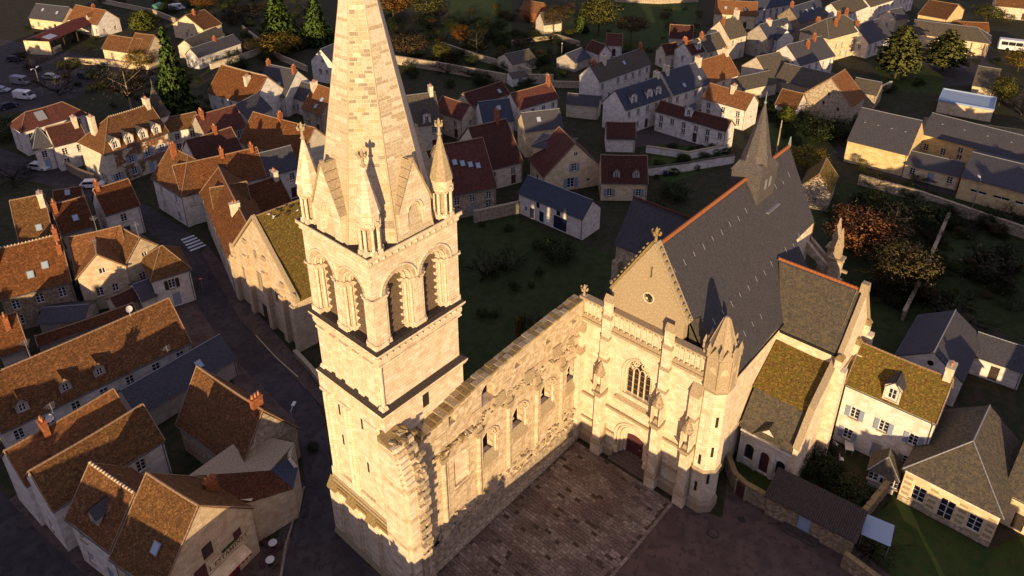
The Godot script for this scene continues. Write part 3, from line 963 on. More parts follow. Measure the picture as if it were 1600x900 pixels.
	stone_heap(t, "torn_stone", 26, Vector3(-0.6, 18.2, -1.1), Vector3(1.6, 18.7, 0.4), 0.3, 0.6, ["lichen_stone", "weathered_stone"], 7)

# ------------------------------------------------------------------ the church
# a pitched roof slope between an eave (a-b) and a ridge (d-c), with thickness
func roof_slope(t: Node3D, q: Array, mt: Material, called := "roof_slope", th := 0.14, sag := 0.03, sd := 1) -> MeshInstance3D:
	var m := MB.new()
	var a: Vector3 = q[0]
	var b: Vector3 = q[1]
	var c: Vector3 = q[2]
	var d: Vector3 = q[3]
	var nn := (b - a).cross(d - a)
	if nn.length_squared() < 1e-6:
		nn = (b - a).cross(c - a)
	nn = nn.normalized()
	if nn.y < 0:
		nn = -nn
	var nz := FastNoiseLite.new()
	nz.seed = sd
	nz.frequency = 0.22
	var nu := clampi(int((b - a).length() / 1.6), 1, 16)
	var nv := clampi(int((d - a).length() / 1.6), 1, 8)
	var g := []
	for j in nv + 1:
		var row := []
		var f := float(j) / nv
		for i in nu + 1:
			var e := float(i) / nu
			var p := a.lerp(b, e).lerp(d.lerp(c, e), f)
			var k := nz.get_noise_3d(p.x + t.position.x, p.y * 2.0, p.z + t.position.z) * sag * 2.2 - sag * sin(PI * e) * (0.5 + f) * 0.9
			row.append(p + nn * k)
		g.append(row)
	for j in nv:
		for i in nu:
			m.poly([g[j][i], g[j][i + 1], g[j + 1][i + 1], g[j + 1][i]], nn)
	var dd := -nn * th
	for i in nu:
		m.poly([g[0][i], g[0][i + 1], g[0][i + 1] + dd, g[0][i] + dd], -(d - a))
		m.poly([g[nv][i], g[nv][i + 1], g[nv][i + 1] + dd, g[nv][i] + dd], d - a)
	for j in nv:
		m.poly([g[j][0], g[j + 1][0], g[j + 1][0] + dd, g[j][0] + dd], a - b)
		m.poly([g[j][nu], g[j + 1][nu], g[j + 1][nu] + dd, g[j][nu] + dd], b - a)
	m.poly([g[0][0] + dd, g[0][nu] + dd, g[nv][nu] + dd, g[nv][0] + dd], -nn)
	return part(m, called, mt, t)

func ridge_tiles(t: Node3D, a: Vector3, b: Vector3, mt: Material, r := 0.16, step := 0.45, single := false, sag := 0.0) -> void:
	var k := maxi(1, int((b - a).length() / step))
	var m := MB.new()
	for i in k:
		if single:
			m = MB.new()
		var p := a.lerp(b, float(i) / k)
		var q := a.lerp(b, (i + 0.94) / k)
		p.y -= sag * 1.35 * sin(PI * i / k)
		q.y -= sag * 1.35 * sin(PI * (i + 0.94) / k)
		m.tube(p, q, r * 1.12, r * 0.94, 7)
		if single:
			part(m, "ridge_tile", mt, t)
	if not single:
		part(m, "ridge", mt, t)

func buttress(t: Node3D, zc: float, w: float, stages: Array, called := "buttress") -> void:
	# stages: [y0, y1, projection]; each ends in a sloped weathering up to the next projection
	var b := Node3D.new()
	b.name = called
	t.add_child(b, true)
	for i in stages.size():
		var s: Array = stages[i]
		var m := MB.new()
		m.bx(-s[2], s[0], zc - w, 0.0, s[1], zc + w)
		part(m, "shaft", M.ashlar, b)
		var nx: float = stages[i + 1][2] if i + 1 < stages.size() else 0.05
		var ht: float = (s[2] - nx) * 2.2 + 0.06
		m = MB.new()
		var o: float = s[2] + 0.06
		m.solid([[Vector3(-o, s[1], zc - w - 0.04), Vector3(0, s[1], zc - w - 0.04), Vector3(0, s[1], zc + w + 0.04), Vector3(-o, s[1], zc + w + 0.04)], [Vector3(-o, s[1] + 0.1, zc - w - 0.04), Vector3(-nx, s[1] + ht, zc - w - 0.04), Vector3(-nx, s[1] + ht, zc + w + 0.04), Vector3(-o, s[1] + 0.1, zc + w + 0.04)], [Vector3(-o, s[1], zc - w - 0.04), Vector3(-o, s[1] + 0.1, zc - w - 0.04), Vector3(-o, s[1] + 0.1, zc + w + 0.04), Vector3(-o, s[1], zc + w + 0.04)], [Vector3(-o, s[1], zc - w - 0.04), Vector3(0, s[1], zc - w - 0.04), Vector3(0, s[1] + ht, zc - w - 0.04), Vector3(-nx, s[1] + ht, zc - w - 0.04), Vector3(-o, s[1] + 0.1, zc - w - 0.04)], [Vector3(-o, s[1], zc + w + 0.04), Vector3(0, s[1], zc + w + 0.04), Vector3(0, s[1] + ht, zc + w + 0.04), Vector3(-nx, s[1] + ht, zc + w + 0.04), Vector3(-o, s[1] + 0.1, zc + w + 0.04)]])
		part(m, "weathering", M.weathered_stone, b)

func niche(t: Node3D, zc: float, x: float, y: float) -> void:
	# corbelled statue niche with a crocketed canopy on a buttress
	var m := MB.new()
	m.frus(Vector3(x, y - 0.75, zc), 0.3, 0.3, 0.66, 0.62, 0.75)
	m.box(Vector3(x, y + 0.08, zc), Vector3(1.36, 0.16, 1.28))
	var n_ := part(m, "niche", M.weathered_stone, t)
	m = MB.new()
	m.frus(Vector3(x - 0.1, y + 0.16, zc), 0.26, 0.26, 0.16, 0.16, 0.5)
	part(m, "pedestal", M.weathered_stone, n_)
	for s in [-1, 1]:
		m = MB.new()
		m.bx(x - 0.5, y + 0.16, zc + s * 0.46 - 0.06, x + 0.3, y + 2.3, zc + s * 0.46 + 0.06)
		part(m, "jamb", M.ashlar, n_)
	m = MB.new()
	m.facets(Vector3(x - 0.1, y + 2.25, zc), [[0, 0.45], [0.35, 0.62], [0.5, 0.5], [1.7, 0.05]], 6, 0.0)
	for k in 10:
		var a := k * 2.4
		m.ball(Vector3(x - 0.1 + cos(a) * (0.5 - k * 0.04), y + 2.75 + k * 0.1, zc + sin(a) * (0.5 - k * 0.04)), Vector3(0.09, 0.11, 0.09), 5, 3)
	part(m, "canopy", M.weathered_stone, n_)

func build_church() -> void:
	var t := thing("abbey_church", "abbey church with pale gabled west front and steep dark slate roof", "church", Vector3(53.35, 0, -29.9))
	var U := Vector3(0, 0, 1)
	var N := Vector3(-1, 0, 0)
	var m := MB.new()
	# west front
	var win := arch(0.05, 9.6, 12.5, 1.72, 1.35, 14)
	var portal := arch(0.05, 0.0, 3.5, 1.95, 1.12, 14)
	m.wall(Vector3.ZERO, U, N, rect(-7.2, 0, 7.9, 16.45), [win, portal], 0.22)
	m.wall(Vector3(0.22, 0, 0), U, N, arch(0.05, 9.6, 12.5, 1.723, 1.35, 14), [arch(0.05, 9.6, 12.6, 1.38, 1.38, 14)], 0.35)
	m.wall(Vector3(0.22, 0, 0), U, N, arch(0.05, 0.0, 3.5, 1.953, 1.12, 14), [arch(0.05, 0.0, 3.45, 1.65, 1.12, 14)], 0.25)
	m.wall(Vector3(0.47, 0, 0), U, N, arch(0.05, 0.0, 3.45, 1.653, 1.12, 14), [arch(0.05, 0.0, 3.4, 1.36, 1.12, 14)], 0.25)
	m.wall(Vector3(0.72, 0, 0), U, N, arch(0.05, 0.0, 3.4, 1.363, 1.12, 14), [arch(0.05, 0.0, 3.3, 1.08, 0.55, 14)], 0.3)
	part(m, "west_wall", M.ashlar, t)
	m = MB.new()
	m.bx(1.06, 0, -7.15, 1.7, 16.4, 7.85)
	part(m, "wall_core", M.old_stone, t)
	# portal: rolls, double door, steps
	m = MB.new()
	for r in [[2.12, 0.0, 3.55], [1.8, 0.2, 3.48], [1.5, 0.45, 3.42]]:
		var o := arch(0.05, 0.9, r[2], r[0], 1.12, 16)
		var pts := []
		for i in range(1, o.size()):
			pts.append(Vector3(r[1] - 0.03, o[i].y, o[i].x))
		pts.append(Vector3(r[1] - 0.03, 0.9, 0.05 - r[0]))
		m.path(pts, 0.1, 6)
	part(m, "portal_moulding", M.ashlar, t)
	for s in [-1, 1]:
		m = MB.new()
		for k in 5:
			m.bx(0.93 + 0.012 * (k % 2), 0.95, 0.05 + s * (0.02 + 0.21 * k), 1.0, 3.88 - 0.014 * k * k * 2, 0.05 + s * (0.02 + 0.21 * (k + 1) - 0.012))
		part(m, "door", M.red_door, t)
	m = MB.new()
	m.tube(Vector3(0.86, 2.0, 0.55), Vector3(0.86, 2.0, 0.8), 0.03, 0.03, 6)
	part(m, "door_handle", M.galvanised, t)
	for k in 5:
		m = MB.new()
		m.bx(-0.75 + 0.3 * k, 0.19 * k, -2.3 + 0.1 * k, 0.95, 0.19 * (k + 1), 2.4 - 0.1 * k)
		part(m, "step", M.paving_1, t)
	for s in [-1.0, 1.0]:
		m = MB.new()
		m.frus(Vector3(0.1, 0.95, 0.05 + s * 1.95), 0.3, 0.34, 0.24, 0.26, 0.8)
		part(m, "shaft_foot", M.ashlar, t)
	# window: glass, mullions, transoms, flowing tracery
	m = MB.new()
	m.wall(Vector3(0.5, 0, 0), U, N, arch(0.05, 9.6, 12.6, 1.4, 1.38, 14), [], 0.0)
	var g := part(m, "leaded_window", M.lead_glass, t)
	for k in 3:
		m = MB.new()
		m.bx(0.36, 9.6, -0.01 + (k - 1) * 0.69, 0.5, 13.0, 0.11 + (k - 1) * 0.69)
		part(m, "mullion", M.ashlar, g)
	for k in 4:
		m = MB.new()
		m.bx(0.44, 10.35 + k * 0.72, -1.32, 0.48, 10.39 + k * 0.72, 1.42)
		part(m, "saddle_bar", M.terracotta, g)
	for k in 4:
		var zc := 0.05 + (k - 1.5) * 0.69
		m = MB.new()
		var pts := []
		for i in 9:
			var a := PI * i / 8.0
			pts.append(Vector3(0.42, 12.75 + sin(a) * 0.5, zc + cos(a) * 0.31))
		m.path(pts, 0.06, 5)
		part(m, "tracery", M.ashlar, g)
	for k in 7:
		m = MB.new()
		var pts := []
		var s := -1.0 if k % 2 else 1.0
		var z0: float = [-0.9, 0.95, -0.45, 0.55, 0.05, -1.1, 1.15][k]
		var y0: float = [13.0, 13.0, 13.5, 13.5, 14.0, 12.9, 12.9][k]
		for i in 13:
			var f := i / 12.0
			pts.append(Vector3(0.42, y0 + f * 1.25, z0 + s * 0.28 * sin(f * TAU) * (1.0 - f * 0.3) - z0 * f * 0.45))
		m.path(pts, 0.055, 5)
		for i in 13:
			var p: Vector3 = pts[i]
			pts[i] = Vector3(p.x, p.y - 0.1, 0.05 + (0.05 - p.z) * 0.8)
		m.path(pts, 0.05, 5)
		part(m, "tracery", M.ashlar, g)
	m = MB.new()
	for r in [[1.78, -0.02, 12.5, 1.35], [1.5, 0.2, 12.58, 1.37]]:
		var o := arch(0.05, 9.6, r[2], r[0], r[3], 16)
		var pts := []
		for i in range(1, o.size()):
			pts.append(Vector3(r[1], o[i].y, o[i].x))
		pts.append(Vector3(r[1], 9.6, 0.05 - r[0]))
		m.path(pts, 0.09, 6)
	part(m, "window_moulding", M.ashlar, t)
	m = MB.new()
	m.solid([[Vector3(-0.28, 8.55, -2.35), Vector3(0.45, 8.55, -2.35), Vector3(0.45, 8.55, 2.45), Vector3(-0.28, 8.55, 2.45)], [Vector3(-0.28, 8.7, -2.35), Vector3(0.45, 9.75, -1.9), Vector3(0.45, 9.75, 2.0), Vector3(-0.28, 8.7, 2.45)], [Vector3(-0.28, 8.55, -2.35), Vector3(-0.28, 8.7, -2.35), Vector3(-0.28, 8.7, 2.45), Vector3(-0.28, 8.55, 2.45)], [Vector3(-0.28, 8.55, -2.35), Vector3(-0.28, 8.7, -2.35), Vector3(0.45, 9.75, -1.9), Vector3(0.45, 8.55, -2.35)], [Vector3(-0.28, 8.55, 2.45), Vector3(-0.28, 8.7, 2.45), Vector3(0.45, 9.75, 2.0), Vector3(0.45, 8.55, 2.45)], [Vector3(0.45, 8.55, -2.35), Vector3(0.45, 8.55, 2.45), Vector3(0.45, 9.75, 2.0), Vector3(0.45, 9.75, -1.9)]])
	part(m, "window_sill", M.weathered_stone, t)
	# strings and plinths between the buttresses
	for q in [[-6.5, -4.25], [-3.35, 2.75], [3.7, 6.15]]:
		m = MB.new()
		m.box(Vector3(-0.1, 6.72, (q[0] + q[1]) * 0.5), Vector3(0.3, 0.3, q[1] - q[0]))
		part(m, "string_course", M.weathered_stone, t)
		m = MB.new()
		for zz in ([[q[0], q[1]]] if q[0] != -3.35 else [[-3.35, -2.05], [2.15, 2.75]]):
			m = MB.new()
			m.frus(Vector3(-0.1, 0, (zz[0] + zz[1]) * 0.5), 0.28, (zz[1] - zz[0]) * 0.5, 0.28, (zz[1] - zz[0]) * 0.5, 1.1)
			m.frus(Vector3(-0.1, 1.1, (zz[0] + zz[1]) * 0.5), 0.34, (zz[1] - zz[0]) * 0.5, 0.1, (zz[1] - zz[0]) * 0.5, 0.28)
			part(m, "plinth", M.weathered_stone, t)
			m = MB.new()
			m.box(Vector3(-0.08, 3.3, (zz[0] + zz[1]) * 0.5), Vector3(0.28, 0.26, zz[1] - zz[0] - 0.004))
			part(m, "string_course", M.weathered_stone, t)
	# buttresses
	for zc in [-3.85, 3.2]:
		buttress(t, zc, 0.6, [[0, 1.5, 1.15]])
		buttress(t, zc, 0.47, [[1.4, 8.5, 1.0], [8.4, 12.9, 0.72], [12.8, 15.6, 0.62], [15.6, 18.2, 0.5], [18.1, 20.2, 0.36]])
		niche(t, zc, -0.85, 9.0)
	buttress(t, 6.65, 0.6, [[0, 1.5, 1.15]])
	buttress(t, 6.65, 0.47, [[1.4, 7.4, 1.0], [7.3, 11.4, 0.72], [11.4, 14.4, 0.6]])
	niche(t, 6.65, -0.85, 7.9)
	buttress(t, -6.95, 0.4, [[0, 1.5, 1.0], [1.5, 12.2, 0.85], [12.2, 15.0, 0.5]])
	# parapet: cornice, panels, ribs, coping
	m = MB.new()
	m.bx(-0.18, 16.4, -7.3, 1.7, 16.75, 7.4)
	m.bx(-0.06, 16.75, -7.25, 1.7, 17.15, 7.35)
	part(m, "cornice", M.weathered_stone, t)
	for q in [[-7.0, -4.4, 5], [-3.3, 2.7, 9], [3.75, 7.2, 6]]:
		m = MB.new()
		m.bx(0.25, 17.1, q[0] - 0.15, 0.6, 19.0, q[1] + 0.15)
		part(m, "parapet_wall", M.weathered_stone, t)
		var w: float = (q[1] - q[0]) / q[2]
		for k in q[2]:
			var z: float = q[0] + w * (k + 0.5)
			m = MB.new()
			m.bx(0.12, 17.25, z - w * 0.5 + 0.1, 0.26, 18.7, z + w * 0.5 - 0.1)
			part(m, "parapet_panel", M.mortar, t)
			m = MB.new()
			m.ball(Vector3(0.1, 18.72, z), Vector3(0.1, 0.16, w * 0.36), 6, 4)
			part(m, "panel_arch", M.weathered_stone, t)
			m = MB.new()
			m.ball(Vector3(0.02, 17.2, z), Vector3(0.16, 0.14, w * 0.4), 6, 4)
			part(m, "panel_foot", M.weathered_stone, t)
		for k in q[2] + 1:
			m = MB.new()
			m.bx(-0.02, 17.15, q[0] + w * k - 0.08, 0.3, 18.9, q[0] + w * k + 0.08)
			part(m, "parapet_rib", M.ashlar, t)
		m = MB.new()
		m.bx(-0.08, 18.9, q[0] - 0.2, 0.75, 19.12, q[1] + 0.2)
		part(m, "coping", M.weathered_stone, t)
	finial(t, Vector3(0.2, 18.9, -7.2), 1.1, M.weathered_stone)
	m = MB.new()
	m.frus(Vector3(0.2, 17.0, -7.25), 0.4, 0.32, 0.34, 0.28, 2.2)
	part(m, "parapet_pier", M.weathered_stone, t)
	# gable
	m = MB.new()
	var occ := PackedVector2Array()
	for k in 12:
		occ.append(Vector2(0.0 + cos(TAU * k / 12) * 0.52, 22.05 + sin(TAU * k / 12) * 0.52))
	var gab := PackedVector2Array([Vector2(-4.2, 17.1), Vector2(4.1, 17.1), Vector2(4.1, 21.2), Vector2(0, 28.1), Vector2(-4.2, 21.2)])
	m.wall(Vector3(0.75, 0, 0), U, N, gab, [occ, rect(-0.12, 24.4, 0.12, 25.7)], 0.3)
	m.wall(Vector3(1.55, 0, 0), U, -N, gab, [], 0.0)
	for s in [[-4.2, -1.0], [4.1, 1.0]]:
		m.poly([Vector3(0.75, 17.1, s[0]), Vector3(1.55, 17.1, s[0]), Vector3(1.55, 21.2, s[0]), Vector3(0.75, 21.2, s[0])], Vector3(0, 0, s[1]))
	part(m, "gable_wall", M.weathered_stone, t)
	m = MB.new()
	m.wall(Vector3(1.03, 0, 0), U, N, rect(-0.6, 21.4, 0.6, 25.8), [], 0.0)
	part(m, "gable_openings", M.lead_glass, t)
	m = MB.new()
	for k in 4:
		var a := PI / 4 + k * PI / 2
		m.ball(Vector3(0.95, 22.05 + sin(a) * 0.46, cos(a) * 0.46), Vector3(0.09, 0.17, 0.17), 6, 4)
	part(m, "quatrefoil", M.ashlar, t)
	m = MB.new()
	var ring := []
	for k in 17:
		ring.append(Vector3(0.73, 22.05 + sin(TAU * k / 16) * 0.58, cos(TAU * k / 16) * 0.58))
	m.path(ring, 0.08, 6)
	part(m, "oculus_ring", M.ashlar, t)
	for s in [-1.0, 1.0]:
		var a := Vector3(0.7, 21.0, s * 4.3)
		var b := Vector3(0.7, 28.2, 0.0)
		var d := (b - a)
		var up := Vector3(0, absf(d.z), absf(d.y) * s).normalized()
		m = MB.new()
		m.solid([[a, b, b + Vector3(0.95, 0, 0), a + Vector3(0.95, 0, 0)], [a + up * 0.25, b + up * 0.25, b + up * 0.25 + Vector3(0.95, 0, 0), a + up * 0.25 + Vector3(0.95, 0, 0)], [a, b, b + up * 0.25, a + up * 0.25], [a + Vector3(0.95, 0, 0), b + Vector3(0.95, 0, 0), b + up * 0.25 + Vector3(0.95, 0, 0), a + up * 0.25 + Vector3(0.95, 0, 0)], [a, a + up * 0.25, a + up * 0.25 + Vector3(0.95, 0, 0), a + Vector3(0.95, 0, 0)], [b, b + up * 0.25, b + up * 0.25 + Vector3(0.95, 0, 0), b + Vector3(0.95, 0, 0)]])
		part(m, "gable_coping", M.lichen_stone if s < 0 else M.weathered_stone, t)
		for k in 11:
			var p := a + d * ((k + 0.6) / 11.6) + up * 0.42 + Vector3(0.3, 0, 0)
			m = MB.new()
			m.ball(p, Vector3(0.15, 0.17, 0.15), 6, 4)
			m.ball(p - d.normalized() * 0.14 + up * 0.08, Vector3(0.1, 0.1, 0.1), 5, 3)
			part(m, "crocket", M.lichen_stone, t)
		finial(t, a + Vector3(0.3, 0.1, s * 0.15), 0.55, M.weathered_stone)
	finial(t, Vector3(1.1, 28.0, 0), 1.25, M.lichen_stone)
	# nave: walls and roofs
	var ry := 27.55
	var ez := 8.35
	var ey := 14.55
	var x1 := 31.7
	m = MB.new()
	m.bx(1.7, 0, 7.0, 15.8, 15.0, 8.0)
	m.bx(1.7, 0, -8.0, 24.0, 14.6, -7.0)
	m.bx(16.0, 0, -5.2, 34.0, 19.6, -4.4)
	m.bx(16.0, 0, 4.4, 30.5, 19.4, 5.0)
	part(m, "side_wall", M.ashlar, t)
	var xc := 24.8
	roof_slope(t, [Vector3(1.5, ey, ez), Vector3(xc, ey, ez), Vector3(xc, ry, 0), Vector3(1.5, ry, 0)], M.slate, "roof_slope", 0.2, 0.035, 3)
	roof_slope(t, [Vector3(xc, ey, -ez), Vector3(1.5, ey, -ez), Vector3(1.5, ry, 0), Vector3(xc, ry, 0)], M.slate, "roof_slope", 0.2, 0.035, 4)
	var cz := 5.15
	var cy := ry - (ry - ey) / ez * cz
	roof_slope(t, [Vector3(xc, cy, cz), Vector3(30.2, cy, cz), Vector3(x1, ry, 0), Vector3(xc, ry, 0)], M.slate, "roof_slope", 0.2, 0.02, 5)
	roof_slope(t, [Vector3(30.2, cy, -cz), Vector3(xc, cy, -cz), Vector3(xc, ry, 0), Vector3(x1, ry, 0)], M.slate, "roof_slope", 0.2, 0.02, 5)
	roof_slope(t, [Vector3(30.2, cy, cz), Vector3(34.5, cy, 2.4), Vector3(x1, ry, 0.01), Vector3(x1, ry, 0)], M.slate, "roof_slope", 0.2, 0.0, 5)
	roof_slope(t, [Vector3(34.5, cy, 2.4), Vector3(34.5, cy, -2.4), Vector3(x1, ry, -0.01), Vector3(x1, ry, 0.01)], M.slate, "roof_slope", 0.2, 0.0, 5)
	roof_slope(t, [Vector3(34.5, cy, -2.4), Vector3(30.2, cy, -cz), Vector3(x1, ry, 0), Vector3(x1, ry, -0.01)], M.slate, "roof_slope", 0.2, 0.0, 5)
	m = MB.new()
	for q in [[30.2, cz, 34.3, 2.3], [34.3, 2.3, 34.3, -2.3]]:
		m.poly([Vector3(q[0], 0, q[1]), Vector3(q[2], 0, q[3]), Vector3(q[2], cy, q[3]), Vector3(q[0], cy, q[1])], Vector3(1, 0, 0.5))
	part(m, "apse_wall", M.old_stone, t)
	ridge_tiles(t, Vector3(1.6, ry + 0.08, 0), Vector3(20.0, ry + 0.08, 0), M.ridge_orange, 0.2, 0.42, true)
	ridge_tiles(t, Vector3(24.3, ry + 0.08, 0), Vector3(x1, ry + 0.08, 0), M.ridge_orange, 0.2, 0.42, true)
	m = MB.new()
	m.frus(Vector3(x1, ry, 0), 0.16, 0.16, 0.05, 0.05, 1.3)
	part(m, "ridge_spike", M.zinc, t)
	m = MB.new()
	m.tube(Vector3(4.0, ey - 0.1, ez + 0.08), Vector3(15.6, ey - 0.1, ez + 0.08), 0.12, 0.12, 6)
	part(m, "gutter", M.iron, t)
	# bright metal hooks in two rows on the slates
	for row in [[1.6, 0.9, 24], [5.2, 3.2, 20], [7.0, 0.6, 9]]:
		for k in row[2]:
			var x: float = 2.4 + k * 1.9 + (0.5 if row[0] > 3 else 0.0)
			if absf(x - 22.0) < 2.6 and row[0] < 3 or x > 29 or (row[0] > 6 and x > 14):
				continue
			var z: float = row[0] + 0.15 * sin(k * 3.1)
			var p := Vector3(x, ry - (ry - ey) / ez * z + 0.03, z)
			m = MB.new()
			var dn := Vector3(0, -(ry - ey), ez).normalized()
			m.box(p, Vector3(0.08, 0.012, 0.4 + 0.3 * absf(sin(k * 1.7))), Basis(Vector3(1, 0, 0), dn.cross(Vector3(1, 0, 0)), dn))
			part(m, "roof_hook", M.galvanised, t)
	# weathered fillet behind the gable
	m = MB.new()
	m.solid([[Vector3(1.5, 18.4, 4.4), Vector3(1.5, 21.0, 4.2), Vector3(3.2, 20.6, 4.6)], [Vector3(1.5, 18.2, 6.0), Vector3(3.2, 18.3, 6.1), Vector3(3.2, 20.6, 4.6), Vector3(1.5, 21.0, 4.2)], [Vector3(1.5, 18.4, 4.4), Vector3(1.5, 18.2, 6.0), Vector3(1.5, 21.0, 4.2)], [Vector3(1.5, 18.4, 4.4), Vector3(1.5, 18.2, 6.0), Vector3(3.2, 18.3, 6.1)], [Vector3(1.5, 18.4, 4.4), Vector3(3.2, 18.3, 6.1), Vector3(3.2, 20.6, 4.6)]])
	part(m, "roof_fillet", M.slate_old, t)
	# slate-clad bell turret on the ridge
	var f := Vector3(22.1, 0, 0)
	m = MB.new()
	m.bx(f.x - 2.15, 22.0, -1.72, f.x + 2.15, 28.5, 1.72)
	var fl := part(m, "ridge_turret", M.slate_grey, t)
	m = MB.new()
	m.solid([[f + Vector3(-2.28, 28.35, -1.85), f + Vector3(2.28, 28.35, -1.85), f + Vector3(2.28, 28.35, 1.85), f + Vector3(-2.28, 28.35, 1.85)], [f + Vector3(-1.5, 29.4, -1.3), f + Vector3(1.5, 29.4, -1.3), f + Vector3(1.5, 29.4, 1.3), f + Vector3(-1.5, 29.4, 1.3)], [f + Vector3(-2.28, 28.35, -1.85), f + Vector3(2.28, 28.35, -1.85), f + Vector3(1.5, 29.4, -1.3), f + Vector3(-1.5, 29.4, -1.3)], [f + Vector3(-2.28, 28.35, 1.85), f + Vector3(2.28, 28.35, 1.85), f + Vector3(1.5, 29.4, 1.3), f + Vector3(-1.5, 29.4, 1.3)], [f + Vector3(-2.28, 28.35, -1.85), f + Vector3(-2.28, 28.35, 1.85), f + Vector3(-1.5, 29.4, 1.3), f + Vector3(-1.5, 29.4, -1.3)], [f + Vector3(2.28, 28.35, -1.85), f + Vector3(2.28, 28.35, 1.85), f + Vector3(1.5, 29.4, 1.3), f + Vector3(1.5, 29.4, -1.3)]])
	part(m, "flared_eave", M.slate_grey, fl)
	m = MB.new()
	m.facets(f, [[29.1, 1.75], [36.0, 0.09]], 8, PI / 8)
	part(m, "spirelet", M.slate_grey, fl)
	m = MB.new()
	m.tube(f + UP * 35.9, f + UP * 37.4, 0.07, 0.03, 6)
	m.ball(f + UP * 36.1, Vector3(0.18, 0.2, 0.18), 6, 4)
	part(m, "spike", M.zinc, fl)
	for z in [-0.55, 0.55]:
		m = MB.new()
		m.wall(Vector3(f.x + z, 0, 1.735), Vector3(1, 0, 0), Vector3(0, 0, 1), arch(0, 26.3, 27.2, 0.3, 1.4, 8), [], 0.0)
		part(m, "louvre_opening", M.zinc, fl)
	for k in 4:
		var a: float = [PI * 0.6, PI * 0.85, PI * 1.1, PI * 0.35][k]
		m = MB.new()
		m.frus(f + Vector3(cos(a) * 1.45, 29.3, sin(a) * 1.45), 0.12, 0.12, 0.02, 0.02, 0.9)
		part(m, "lead_dormer", M.galvanised, fl)
	m = MB.new()
	m.bx(f.x - 0.9, 23.6, 1.75, f.x + 2.2, 23.72, 2.75)
	part(m, "lead_apron", M.zinc, fl)
	transepts(t)
	stair_turret(t)

